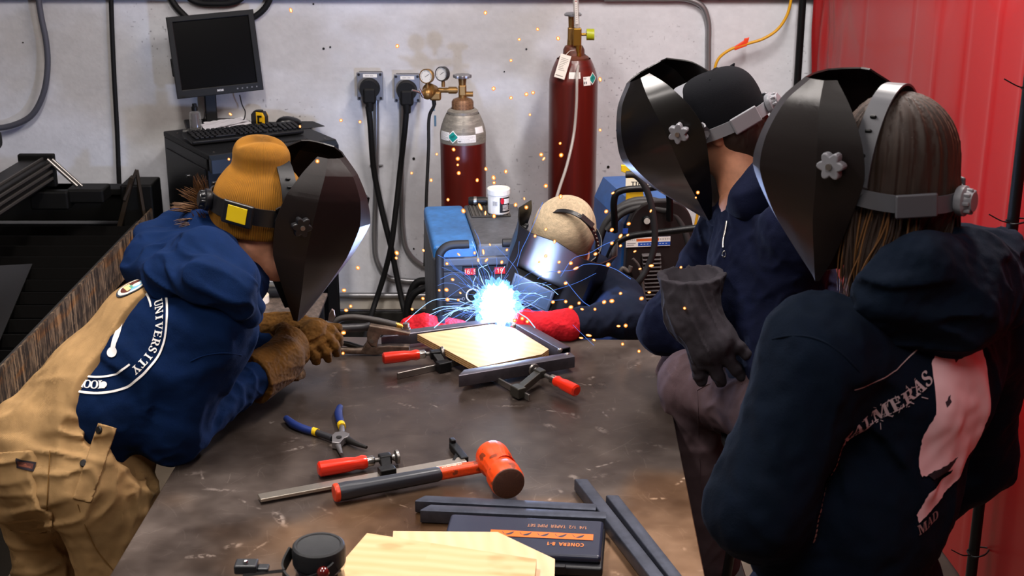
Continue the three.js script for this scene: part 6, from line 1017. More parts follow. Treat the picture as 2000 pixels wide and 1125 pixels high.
  part(per, 'glove', skin3d([...g2, ...cf2.prims], 0.005, { cuts: cf2.cuts.slice(0, 1), warp: sum(folds(V(1, 0.2, 0), 0.03, 0.006, 35), lump(0.012, 0.0012)) }), P_.suede, false);
  for (const a of [anR, anL]) part(per, 'boot', skin3d([cone(a.clone().add(V(0, 0.03, 0)), V(a.x, 0.05, a.z), 0.055, 0.05), cone(V(a.x, 0.045, a.z), V(a.x + fh.x * 0.17, 0.04, a.z + fh.z * 0.17), 0.05, 0.042)], 0.01, { cuts: [{ f: (x, y) => y - 0.003, k: 0.004 }] }), P_.boot, false);
  // beanie and hair
  const [X, Y, Z] = X3(V(0.9, -0.12, -0.4), V(0.0, 1, 0.1)), bc = at(505, 405, -3.43), fm = basis(X, Y, Z, bc);
  const must = phy(0xffffff, 0.95, { map: knitTex(0x9c6608, 211), bumpMap: ribTex, bumpScale: 0.0008, sheen: 0.4, sheenColor: new THREE.Color(0xe0a040), sheenRoughness: 0.5 });
  const bend = v => { const k = smooth(0.08, 0.18, v.y); v.x += 0.0; v.z -= 0.006 * k; v.z *= 1.1; const d = smooth(0.05, 0.12, v.y) * smooth(0.17, 0.11, v.y); const a = Math.atan2(v.x, v.z); v.multiplyScalar(1 - 0.05 * d * (0.5 + 0.5 * Math.sin(a * 2 + 1))); const t = smooth(0.15, 0.185, v.y); v.y -= 0.012 * t * Math.exp(-Math.pow((v.x + 0.012) / 0.014, 2)); };
  const bn = part(per, 'beanie', turned([[0.104, -0.02], [0.108, 0.0], [0.107, 0.03], [0.1, 0.062], [0.086, 0.092], [0.074, 0.11], [0.069, 0.128], [0.066, 0.15], [0.054, 0.172], [0.03, 0.185], [0.0, 0.187]], fm, bend), must, false);
  part(bn, 'folded_brim', turned([[0.1, 0.004], [0.108, 0.008], [0.112, 0.004], [0.114, -0.015], [0.113, -0.034], [0.11, -0.05], [0.104, -0.056], [0.098, -0.05]], fm, v => { v.z *= 1.1; }), must, false);
  const hb = at(395, 425, -3.46), gds = [[at(430, 440, -3.44), at(405, 420, -3.46), at(390, 398, -3.46), at(372, 378, -3.45)], [at(430, 440, -3.44), at(402, 428, -3.44), at(380, 420, -3.42), at(352, 408, -3.4)], [at(430, 440, -3.44), at(412, 410, -3.46), at(402, 385, -3.47), at(398, 352, -3.46)], [at(425, 445, -3.42), at(400, 440, -3.4), at(380, 445, -3.38), at(365, 440, -3.38)], [at(440, 462, -3.4), at(420, 450, -3.4), at(402, 440, -3.4), at(396, 420, -3.4)]];
  part(per, 'hair_bun', locks(gds.map(g => g.map((p, i) => p.clone().add(V(-0.002 * i, 0.004 * i + (i === 2 ? 0.012 : 0), 0.008 * i)))), 170, 0.0015, 0.022, 14), P_.hairFair, false);
  const nh = skin3d([ell(H.P(0, -0.035, -0.055), [0.07, 0.06, 0.045], X3(f, V(0, 1, 0)), 0.02), cone(H.P(0, -0.05, -0.07), H.P(0.0, -0.09, -0.06), 0.045, 0.03)], 0.006, { warp: folds(V(0, 1, 0.2), 0.012, 0.004, 41) });
  part(per, 'nape_hair', nh, P_.hairBrown, false);
  // prints
  const ring = canvasTex(1024, 1024, (x, w) => { x.clearRect(0, 0, w, w); x.translate(512, 512); x.strokeStyle = '#f2f0ee'; x.fillStyle = '#f2f0ee'; x.lineWidth = 16; x.beginPath(); x.arc(0, 0, 492, 0, 7); x.stroke(); x.lineWidth = 14; x.beginPath(); x.arc(0, 0, 376, 0.15, 2.2); x.stroke(); x.beginPath(); x.arc(0, 0, 376, 3.3, 5.2); x.stroke();
    const arcText = (s, r, a0, step, flip) => { x.font = 'bold 82px serif'; x.textAlign = 'center'; [...s].forEach((ch, i) => { x.save(); x.rotate(a0 + i * step); x.translate(0, flip ? r : -r); if (flip) x.rotate(0); x.fillText(ch, 0, flip ? 26 : 28); x.restore(); }); };
    arcText('S UNIVERSITY', 432, 0.2, 0.135, false); x.save(); x.beginPath(); x.rotate(0.1); x.arc(434 * Math.cos(0.62), 434 * Math.sin(0.62), 24, 0, 7); x.fill(); x.restore(); arcText('& MEDICAL SCHOOL', 434, 0.95, -0.118, true);
    x.lineWidth = 40; x.beginPath(); x.moveTo(60, -120); x.lineTo(190, 60); x.stroke(); x.beginPath(); x.arc(204, 82, 40, 0, 7); x.fill(); x.beginPath(); x.ellipse(-60, 210, 130, 86, -0.3, 0, 7); x.fill(); x.lineWidth = 26; x.beginPath(); x.moveTo(20, 60); x.lineTo(70, 190); x.lineTo(110, 170); x.lineTo(60, 40); x.stroke(); });
  const spine = e1.clone();
  printOn(per, 'back_print', hm, 205, 640, [0.34, 0.34], 0, ring, { up: spine, normal: bk.clone().multiplyScalar(0.62).addScaledVector(side, 0.78), depth: 0.22 });
  const patch = canvasTex(256, 256, (x, w) => { x.clearRect(0, 0, w, w); x.fillStyle = '#27313f'; x.beginPath(); x.ellipse(128, 128, 126, 126, 0, 0, 7); x.fill(); x.fillStyle = '#e9e2d0'; x.beginPath(); x.ellipse(128, 128, 112, 112, 0, 0, 7); x.fill(); x.fillStyle = '#5a2418'; x.beginPath(); x.ellipse(128, 128, 88, 88, 0, 0, 7); x.fill(); x.fillStyle = '#6fb0d8'; x.beginPath(); x.arc(128, 128, 88, -1.9, 0.5); x.fill(); x.fillStyle = '#e8d690'; x.fillRect(60, 130, 120, 50); x.fillStyle = '#5fa58a'; x.fillRect(110, 120, 70, 26); x.fillStyle = '#f2eee2'; x.beginPath(); x.arc(150, 92, 34, 0, 7); x.fill(); });
  printOn(per, 'round_patch', om, 258, 560, [0.085, 0.085], 0, patch, { up: spine, depth: 0.1, lift: 0.002 });
  printOn(per, 'pocket_label', pk, 50, 908, [0.046, 0.022], -0.05, canvasTex(128, 64, (x, w, h) => { x.fillStyle = '#1d1520'; x.fillRect(0, 0, w, h); x.fillStyle = '#5a2c22'; x.fillRect(10, 14, w - 20, h - 28); x.fillStyle = '#8a4a34'; x.beginPath(); x.moveTo(50, 34); x.lineTo(66, 22); x.lineTo(82, 34); x.fill(); for (let i = 20; i < 108; i += 9) x.fillRect(i, 36, 6, 9); }), { depth: 0.06, lift: 0.002 });
  // helmet
  const hf = V(0.9, -0.2, -0.4), hu = V(0.06, 1, 0.02), hcen = at(545, 415, -3.42);
  const h = helmet('matte dark helmet with yellow headband label on the person in overalls', at(513, 400, -3.42), hf, V(0.03, 1, 0.07), { rows: ROWS1, forward: 0.06, drop: 0.0, rx: 0.117, rz: 0.13, bandZ: -0.004, bandY: 0.0, bandW: 0.044, crownY: 0.12, crownZ: 0.042, crownW: 0.04, knobZ: 0.0, knobY: 0.0, shape: { round: 0.5, crease: 0.2, sub: 6 } });
  const bnd = h.t.children.find(o => o.name === 'headband');
  part(bnd, 'label_pad', h.P(place(rbox(0.012, 0.058, 0.08, 0.004), new THREE.Matrix4().makeRotationY(-0.66).setPosition(-0.1, 0.0, -0.087))), P_.gearBlack);
  part(bnd, 'yellow_label', h.P(place(rbox(0.002, 0.04, 0.052, 0.0008), new THREE.Matrix4().makeRotationY(-0.66).setPosition(-0.1058, 0.0, -0.0915))), std(0xe6c40d, 0.4));
}

// ================================================================ person in the black cap, seated at the right of the table
{
  const fh = V(-0.92, 0, -0.39).normalize(), side = rightOf(fh), f = V(-0.84, -0.36, -0.4).normalize();
  const pel = at(1545, 750, -3.18), wst = at(1535, 640, -3.28), chs = at(1500, 510, -3.38), nkb = at(1462, 385, -3.4), hc = at(1402, 228, -3.45);
  const shL = at(1560, 455, -3.2), elL = at(1510, 655, -3.2), wrL = at(1385, 590, -3.26), shR = at(1440, 440, -3.58), elR = at(1300, 640, -3.58), wrR = at(1400, 670, -3.46);
  const hipL = at(1550, 800, -3.1), hipR = at(1530, 760, -3.36), knL = at(1352, 752, -3.38), knR = at(1345, 735, -3.62), anL = at(1395, 1090, -3.36), anR = V(knR.x + 0.05, knR.y - 0.42, knR.z + 0.03);
  const per = thing('person', 'person in a black skullcap and navy sweatshirt seated right of the table', 'person', V(pel.x, 0, pel.z));
  const H = headPrims(hc.clone().add(V(0.005, -0.012, 0)), f, V(-0.3, 1, -0.05), 1.0);
  bodyMesh(per, H, nkb, [...chain([pel, wst, chs, nkb], [0.09, 0.085, 0.09, 0.055], { n: side, s: 0.75, k: 0.05 }), ...chain([shL, elL, wrL], [0.045, 0.038, 0.028]), ...chain([shR, elR, wrR], [0.045, 0.038, 0.028]), ...chain([hipL, knL, anL], [0.07, 0.05, 0.034]), ...chain([hipR, knR, anR], [0.07, 0.05, 0.034]), cone(chs, shL, 0.06, 0.045), cone(chs, shR, 0.06, 0.045)], 0.064);
  const hood = [...chain([pel.clone().lerp(wst, 0.3), wst, chs, nkb.clone().lerp(chs, 0.25)], [0.15, 0.145, 0.14, 0.085], { n: side, s: 0.76, k: 0.06 }), cone(chs, shL, 0.1, 0.085, { k: 0.06 }), cone(chs, shR, 0.1, 0.085, { k: 0.06 }), ...chain([shL, elL], [0.092, 0.085], { k: 0.04 }), ...chain([elL, wrL], [0.082, 0.05], { k: 0.03 }), ...chain([shR, elR], [0.088, 0.072], { k: 0.04 }), ...chain([elR, wrR], [0.07, 0.052], { k: 0.03 })];
  const sw = part(per, 'sweatshirt', skin3d(hood, 0.0078, { warp: sum(folds(V(0.6, -0.6, 0.4), 0.08, 0.016, 51), folds(V(-0.8, 0.1, 0.5), 0.05, 0.007, 55), lump(0.04, 0.0015)) }), P_.navyHood, false);
  const hp = [...chain([at(1398, 430, -3.52), at(1430, 412, -3.42), at(1462, 395, -3.3), at(1510, 345, -3.3), at(1545, 310, -3.42), at(1520, 330, -3.52)], [0.03, 0.032, 0.036, 0.042, 0.05, 0.045], { k: 0.05 }), ...chain([at(1500, 390, -3.32), at(1560, 350, -3.36)], [0.055, 0.06], { k: 0.06 })];
  part(per, 'hood', skin3d(hp, 0.007, { warp: folds(V(0.7, 0.5, 0.3), 0.07, 0.016, 57) }), P_.navyHood, false);
  { const zq = onCloth(sw, [[1421, 432], [1419, 446], [1416, 460], [1414, 474], [1414, 484], [1415, 496]], 0.002); if (zq.length === 6) part(per, 'zipper', [sweep(zq.slice(0, 5), 0.0032, 20, 6), new THREE.TorusGeometry(0.006, 0.0018, 8, 16).scale(0.7, 1.3, 1).translate(...zq[5].clone().add(V(0, 0, 0.004)).toArray())], M.brightSteel, false); }
  // skullcap, short hair
  const [X, Y, Z] = X3(V(-0.86, -0.34, -0.38), V(-0.3, 1, -0.05)), fm = basis(X, Y, Z, at(1400, 226, -3.455));
  const cap = part(per, 'skullcap', turned([[0.092, -0.04], [0.097, -0.02], [0.098, 0.008], [0.095, 0.036], [0.085, 0.068], [0.066, 0.092], [0.038, 0.108], [0, 0.114]], fm, v => { v.z *= 1.16; v.z -= 0.01; v.y += 0.01 * smooth(0, -0.1, v.z); }), cloth(0x0c0d12, { seed: 215, sheen: 0.1 }), false);
  part(cap, 'seam', place(sweep([V(-0.097, 0.0, -0.02), V(-0.084, 0.062, -0.03), V(-0.047, 0.104, -0.03), V(0, 0.115, -0.03), V(0.056, 0.1, -0.03)], 0.002, 40, 6), fm), cloth(0x0a0b10, { seed: 217 }), false);
  part(cap, 'tip', place(skin3d([cone(V(-0.02, 0.092, -0.055), V(-0.028, 0.11, -0.075), 0.014, 0.003)], 0.003), fm), cloth(0x0c0d12, { seed: 219 }), false);
  part(per, 'hair', skin3d([ell(H.P(0, -0.025, -0.045), [0.084, 0.075, 0.07], X3(f, V(-0.3, 1, 0)), 0.02), cone(H.P(0, -0.06, -0.06), H.P(0, -0.105, -0.056), 0.06, 0.052)], 0.005, { warp: folds(V(0, 1, 0.1), 0.01, 0.003, 61) }), P_.hairBrown, false);
  // gloves
  const w1 = at(1344, 602, -3.15), gl = glovePrims(w1, at(1396, 688, -3.1).sub(w1), V(-0.1, 0.3, 1), { thumb: 1, s: 1.3, curl: [0.16, 0.18, 0.22, 0.3], spread: 0.2, thumbDir: at(1428, 655, -3.09).sub(at(1382, 600, -3.13)) }), cf = { prims: [cone(at(1350, 622, -3.15), at(1350, 535, -3.2), 0.052, 0.076, { n: V(1, 0, 0), s: 0.9, k: 0.03 })], cuts: [{ f: (x, y, z) => at(1350, 540, -3.18).y + 0.06 * (x - at(1350, 540, -3.18).x) - y, k: 0.004 }, cone(at(1350, 590, -3.17), at(1350, 500, -3.22), 0.03, 0.074, { n: V(1, 0, 0), s: 0.9, k: 0.004 })] };
  part(per, 'glove', skin3d([...gl, ...cf.prims], 0.0048, { cuts: cf.cuts, warp: sum(folds(V(0.4, -0.8, 0.2), 0.03, 0.009, 65), lump(0.03, 0.001)) }), P_.greySuede, false);
  const w2 = at(1415, 665, -3.44); part(per, 'glove', skin3d([...glovePrims(w2, at(1480, 650, -3.35).sub(w2), V(0, 1, 0.2), { thumb: -1, s: 1.15 })], 0.007), P_.greySuede, false);
  // trousers
  const tr = [...chain([pel, hipL], [0.15, 0.14], { k: 0.06 }), ...chain([pel, hipR], [0.15, 0.14], { k: 0.06 }), ...chain([hipL, knL], [0.125, 0.088], { k: 0.05 }), ...chain([knL, anL], [0.086, 0.07], { k: 0.03 }), ...chain([hipR, knR], [0.12, 0.085], { k: 0.05 }), ...chain([knR, anR], [0.085, 0.07], { k: 0.03 })];
  const tm = part(per, 'trousers', skin3d(tr, 0.008, { warp: sum(folds(V(0.5, 0.9, 0.1), 0.045, 0.010, 71), folds(V(0.9, 0.1, 0.3), 0.06, 0.008, 75)) }), P_.trousers, false);
  part(per, 'seam', sweep(onCloth(tm, [[1362, 762], [1364, 800], [1364, 850], [1366, 900], [1370, 950], [1376, 1000]], 0.0), 0.0016, 40, 6), P_.trousers, false);
  part(per, 'seam', sweep(onCloth(tm, [[1362, 762], [1385, 750], [1415, 748], [1450, 750]], 0.0), 0.0016, 30, 6), P_.trousers, false);
  for (const a of [anL, anR]) part(per, 'boot', skin3d([cone(a.clone().add(V(0, 0.04, 0)), a.clone().add(V(0, -0.07, 0)), 0.06, 0.055), cone(a.clone().add(V(0, -0.075, 0)), a.clone().add(V(fh.x * 0.17, -0.085, fh.z * 0.17)), 0.052, 0.044)], 0.01), P_.boot, false);
  // stool with foot rail that carries the person
  const sy = pel.y - 0.125, st = thing('work_stool', 'dark steel work stool under the person in the black skullcap', 'stool', V(pel.x, 0, pel.z));
  part(st, 'seat', lathe([[0, 0.03], [0.15, 0.03], [0.165, 0.022], [0.165, 0.006], [0.15, 0], [0, 0]], 40).translate(0, sy - 0.04, 0), M.blackPaint);
  for (let i = 0; i < 4; i++) { const a = i * Math.PI / 2 + 0.6; part(st, 'leg', rod(V(0.1 * Math.cos(a), sy - 0.04, 0.1 * Math.sin(a)), V(0.19 * Math.cos(a), 0.002, 0.19 * Math.sin(a)), 0.013), M.darkSteel); }
  part(st, 'foot_ring', new THREE.TorusGeometry(0.152, 0.009, 8, 40).rotateX(Math.PI / 2).translate(0, sy * 0.42, 0), M.darkSteel);
  const fs = thing('step_box', 'dark steel step under the boots beside the table', 'step', V((anL.x + anR.x) / 2 - 0.06, 0, (anL.z + anR.z) / 2 - 0.03)); const fy = Math.min(anL.y, anR.y) - 0.135;
  part(fs, 'tread', rbox(0.36, 0.03, 0.42, 0.005, 0, fy - 0.015, 0), M.darkSteel); for (const [x, z] of [[-1, -1], [1, -1], [-1, 1], [1, 1]]) part(fs, 'leg', rbox(0.03, fy - 0.03, 0.03, 0.003, x * 0.15, (fy - 0.03) / 2, z * 0.18), M.darkSteel);
  helmet('glossy dark helmet with light grey headgear over the black skullcap', at(1400, 222, -3.455), V(-0.78, -0.48, -0.4), V(-0.5, 0.86, -0.1), { mat: P_.shellGloss, forward: 0.05, drop: 0.02, gear: P_.gearGrey, knob: P_.gearGrey, rx: 0.102, rz: 0.119, bandZ: -0.012, bandY: -0.02, bandW: 0.03, bandDip: -0.015, crownY: 0.112, crownZ: 0.07, crownW: 0.036, knobZ: 0.0, knobY: 0.0, scale: 0.96, shape: { round: 0.8, crease: 0.22, sub: 6 } });
}

// ================================================================ nearest person, back to the camera
{
  const fh = V(-0.8, 0, -0.6).normalize(), side = rightOf(fh), f = V(-0.84, -0.1, -0.52).normalize();
  const pel = at(1650, 1120, -2.42), wst = at(1700, 950, -2.46), chs = at(1765, 740, -2.5), nkb = at(1790, 520, -2.52), hc = at(1742, 320, -2.5);
  const shL = at(1600, 690, -2.33), elL = at(1480, 990, -2.26), wrL = at(1560, 1110, -2.5), shR = at(1925, 640, -2.7), elR = at(1905, 900, -2.85), wrR = at(1750, 1040, -2.85);
  const hipL = V(pel.x - 0.08, pel.y - 0.06, pel.z + 0.06), hipR = V(pel.x + 0.08, pel.y - 0.06, pel.z - 0.07), knL = V(hipL.x - 0.02, 0.48, hipL.z), knR = V(hipR.x, 0.48, hipR.z), anL = V(knL.x + 0.02, 0.1, knL.z + 0.02), anR = V(knR.x + 0.02, 0.1, knR.z + 0.02);
  const per = thing('person', 'nearest person with long brown hair and a dark hoodie seen from behind', 'person', V(pel.x, 0, pel.z));
  const H = headPrims(hc, f, V(0, 1, 0.05), 1.0);
  bodyMesh(per, H, nkb, [...chain([pel, wst, chs, nkb], [0.1, 0.09, 0.1, 0.055], { n: side, s: 0.75, k: 0.05 }), ...chain([shL, elL, wrL], [0.048, 0.04, 0.03]), ...chain([shR, elR, wrR], [0.048, 0.04, 0.03]), ...chain([hipL, knL, anL], [0.08, 0.055, 0.036], { k: 0.05 }), ...chain([hipR, knR, anR], [0.08, 0.055, 0.036], { k: 0.05 }), cone(chs, shL, 0.06, 0.045), cone(chs, shR, 0.06, 0.045)], 0.06);
  const hood = [...chain([pel, wst, chs, nkb.clone().lerp(chs, 0.2)], [0.15, 0.148, 0.15, 0.09], { n: side, s: 0.74, k: 0.07 }), cone(chs, shL, 0.12, 0.095, { k: 0.07 }), cone(chs, shR, 0.12, 0.095, { k: 0.07 }), ...chain([shL, elL], [0.1, 0.09], { k: 0.05 }), ...chain([elL, wrL], [0.088, 0.06], { k: 0.04 }), ...chain([shR, elR], [0.095, 0.08], { k: 0.05 }), ...chain([elR, wrR], [0.08, 0.055], { k: 0.04 })];
  const hm = part(per, 'hoodie', skin3d(hood, 0.0085, { warp: sum(folds(V(0.55, -0.75, 0.3), 0.09, 0.016, 81), folds(V(0.2, -0.9, 0.3), 0.05, 0.006, 85), lump(0.05, 0.002)) }), P_.darkHood, false);
  part(per, 'shoulder_seam', sweep(onCloth(hm, [[1508, 662], [1540, 656], [1575, 657], [1610, 668], [1645, 692], [1675, 722], [1695, 755]], -0.0006), 0.0024, 40, 6), P_.darkHood, false);
  const hp = [...chain([at(1712, 606, -2.34), at(1742, 562, -2.33), at(1800, 520, -2.34), at(1890, 512, -2.44), at(1950, 520, -2.58)], [0.045, 0.05, 0.052, 0.055, 0.05], { k: 0.05 }), ...chain([at(1790, 608, -2.36), at(1860, 600, -2.38), at(1930, 585, -2.48)], [0.06, 0.075, 0.07], { k: 0.07 }), ...chain([at(1880, 470, -2.6), at(1950, 500, -2.6)], [0.04, 0.05], { k: 0.05 })];
  part(per, 'hood', skin3d(hp, 0.0075, { warp: sum(folds(V(0.95, -0.15, 0.2), 0.055, 0.02, 87), lump(0.03, 0.0015)) }), P_.darkHood, false);
  part(per, 'jeans', skin3d([...chain([pel.clone().add(V(0, -0.1, 0)), hipL], [0.14, 0.125], { k: 0.06 }), ...chain([pel.clone().add(V(0, -0.1, 0)), hipR], [0.14, 0.125], { k: 0.06 }), ...chain([hipL, knL, anL], [0.12, 0.085, 0.07], { k: 0.05 }), ...chain([hipR, knR, anR], [0.12, 0.085, 0.07], { k: 0.05 })], 0.011, { warp: folds(V(0.3, 0.9, 0.2), 0.06, 0.01, 89) }), P_.jeans, false);
  for (const a of [anL, anR]) part(per, 'boot', skin3d([cone(a.clone().add(V(0, 0.03, 0)), V(a.x, 0.05, a.z), 0.055, 0.05), cone(V(a.x, 0.045, a.z), V(a.x + fh.x * 0.17, 0.04, a.z + fh.z * 0.17), 0.05, 0.042)], 0.01, { cuts: [{ f: (x, y) => y - 0.003, k: 0.004 }] }), P_.boot, false);
  for (const [w, e, th] of [[wrL, elL, 1], [wrR, elR, -1]]) part(per, 'glove', skin3d(glovePrims(w, w.clone().sub(e).add(V(-0.05, -0.05, -0.1)), V(-0.3, 0.8, -0.2), { thumb: th, s: 1.05 }), 0.007), P_.greySuede, false);
  // hair: scalp volume, then locks
  const [X, Y, Z] = X3(f, V(0, 1, 0.05)), A = [X, Y, Z];
  const hp2 = [ell(H.P(0, 0.025, -0.014), [0.096, 0.11, 0.108], A, 0.03), ell(H.P(0, -0.045, -0.04), [0.082, 0.075, 0.07], A, 0.04), cone(H.P(0, -0.08, -0.05), H.P(0.01, -0.14, -0.04), 0.062, 0.048, { k: 0.04 }), cone(H.P(0.05, -0.05, 0.0), H.P(0.062, -0.15, 0.02), 0.04, 0.036, { k: 0.04 }), cone(H.P(0.062, -0.15, 0.02), H.P(0.082, -0.25, 0.045), 0.034, 0.014, { k: 0.03 })];
  const strand = (x, y, z) => { const px = x - hc.x, py = y - hc.y, pz = z - hc.z, a = Math.atan2(px * X.x + pz * X.z, px * Z.x + pz * Z.z); return 0.0026 * noise3(a * 8, py * 3, 2) + 0.0013 * noise3(a * 26, py * 4, 5); };
  part(per, 'hair', skin3d(hp2, 0.0045, { warp: strand }), P_.hairBrown, false);
  const lg = [[H.P(0.075, -0.02, -0.01), H.P(0.085, -0.1, 0.01), H.P(0.09, -0.18, 0.03), H.P(0.08, -0.245, 0.045)], [H.P(0.08, -0.03, -0.03), H.P(0.085, -0.11, -0.02), H.P(0.095, -0.18, 0.01), H.P(0.1, -0.235, 0.03)], [H.P(0.06, -0.04, -0.06), H.P(0.07, -0.12, -0.05), H.P(0.08, -0.17, -0.02), H.P(0.09, -0.21, 0.01)], [H.P(0.07, 0.0, 0.02), H.P(0.085, -0.08, 0.04), H.P(0.085, -0.17, 0.05), H.P(0.07, -0.25, 0.06)], [H.P(0.0, -0.06, -0.1), H.P(0.01, -0.11, -0.1), H.P(0.02, -0.15, -0.085), H.P(0.03, -0.18, -0.06)], [H.P(-0.03, -0.06, -0.1), H.P(-0.03, -0.11, -0.1), H.P(-0.025, -0.15, -0.09), H.P(-0.02, -0.175, -0.08)]];
  part(per, 'hair_ends', locks(lg, 220, 0.0024, 0.022), P_.hairBrown, false);
  part(per, 'fair_locks', locks(lg.slice(0, 4), 60, 0.002, 0.03), P_.hairFair, false);
  // back print
  const art = canvasTex(1024, 1024, (x, w) => { x.clearRect(0, 0, w, w); const old = seed; seed = 77; const jag = (pts, c) => { x.fillStyle = c; x.beginPath(); pts.forEach(([a, b], i) => { if (!i) x.moveTo(a, b); else { const [pa, pb] = pts[i - 1]; const n = Math.max(2, Math.hypot(a - pa, b - pb) / 14 | 0); for (let k = 1; k <= n; k++) x.lineTo(lerp(pa, a, k / n) + rnd(-4, 4), lerp(pb, b, k / n) + rnd(-4, 4)); } }); x.fill(); };
    x.strokeStyle = '#b9a3a6'; x.lineWidth = 5; x.beginPath(); x.moveTo(30, 190); x.lineTo(330, 150); x.lineTo(560, 60); x.stroke();
    jag([[560, 150], [640, 60], [700, 100], [760, 40], [990, 30], [1000, 330], [960, 640], [820, 760], [640, 860], [520, 920], [500, 880], [560, 780], [700, 720], [760, 690], [640, 700], [520, 690], [500, 640], [510, 480], [560, 380]], '#e8bfc6');
    jag([[700, 120], [740, 80], [752, 150], [720, 170]], '#100e18'); jag([[610, 330], [640, 300], [646, 330], [620, 360]], '#2a1c28'); jag([[560, 690], [700, 650], [780, 640], [700, 690], [600, 720]], '#15101a');
    x.save(); x.translate(60, 470); x.rotate(-0.52); x.strokeStyle = '#b7a6ac'; x.lineWidth = 7; x.font = 'bold 96px serif'; x.fillStyle = '#b7a6ac'; x.fillText('KALMERAS', 0, 40); for (let i = 0; i < 60; i++) { x.beginPath(); const a = rnd(0, 460), b = rnd(-40, 60); x.moveTo(a, b); x.lineTo(a + rnd(-26, 26), b + rnd(-30, 30)); x.lineWidth = rnd(2, 5); x.stroke(); } x.restore();
    x.fillStyle = '#a4867f'; let px = 70, py = 480; while (py < 1000) { x.beginPath(); x.ellipse(px, py, rnd(7, 12), rnd(8, 12), 0, 0, 7); x.fill(); py += 26; px += -4 + (py - 640) * -0.018; px = Math.max(6, px); }
    x.fillStyle = '#8d6f70'; x.font = 'bold 70px serif'; x.save(); x.translate(520, 985); x.rotate(-0.3); x.fillText('MAD', 0, 0); x.restore(); seed = old; });
  printOn(per, 'back_print', hm, 1800, 860, [0.36, 0.4], 0.1, art, { up: V(0.15, 1, 0), normal: V(0.5, 0.12, 0.86), depth: 0.3, lift: 0.0025 });
  helmet('dark helmet with grey headgear on the nearest person', at(1738, 318, -2.5), V(-0.78, -0.06, -0.62), V(-0.02, 1, 0.02), { mat: P_.shell, forward: 0.045, drop: 0.012, gear: P_.gearDim, knob: P_.gearGrey, rx: 0.109, rz: 0.122, bandZ: -0.008, bandY: -0.03, bandW: 0.032, bandDip: -0.028, crownY: 0.166, crownZ: 0.012, crownW: 0.038, knobZ: 0.0, knobY: 0.01, scale: 0.92, shape: { round: 0.75, crease: 0.2, sub: 6 } });
}

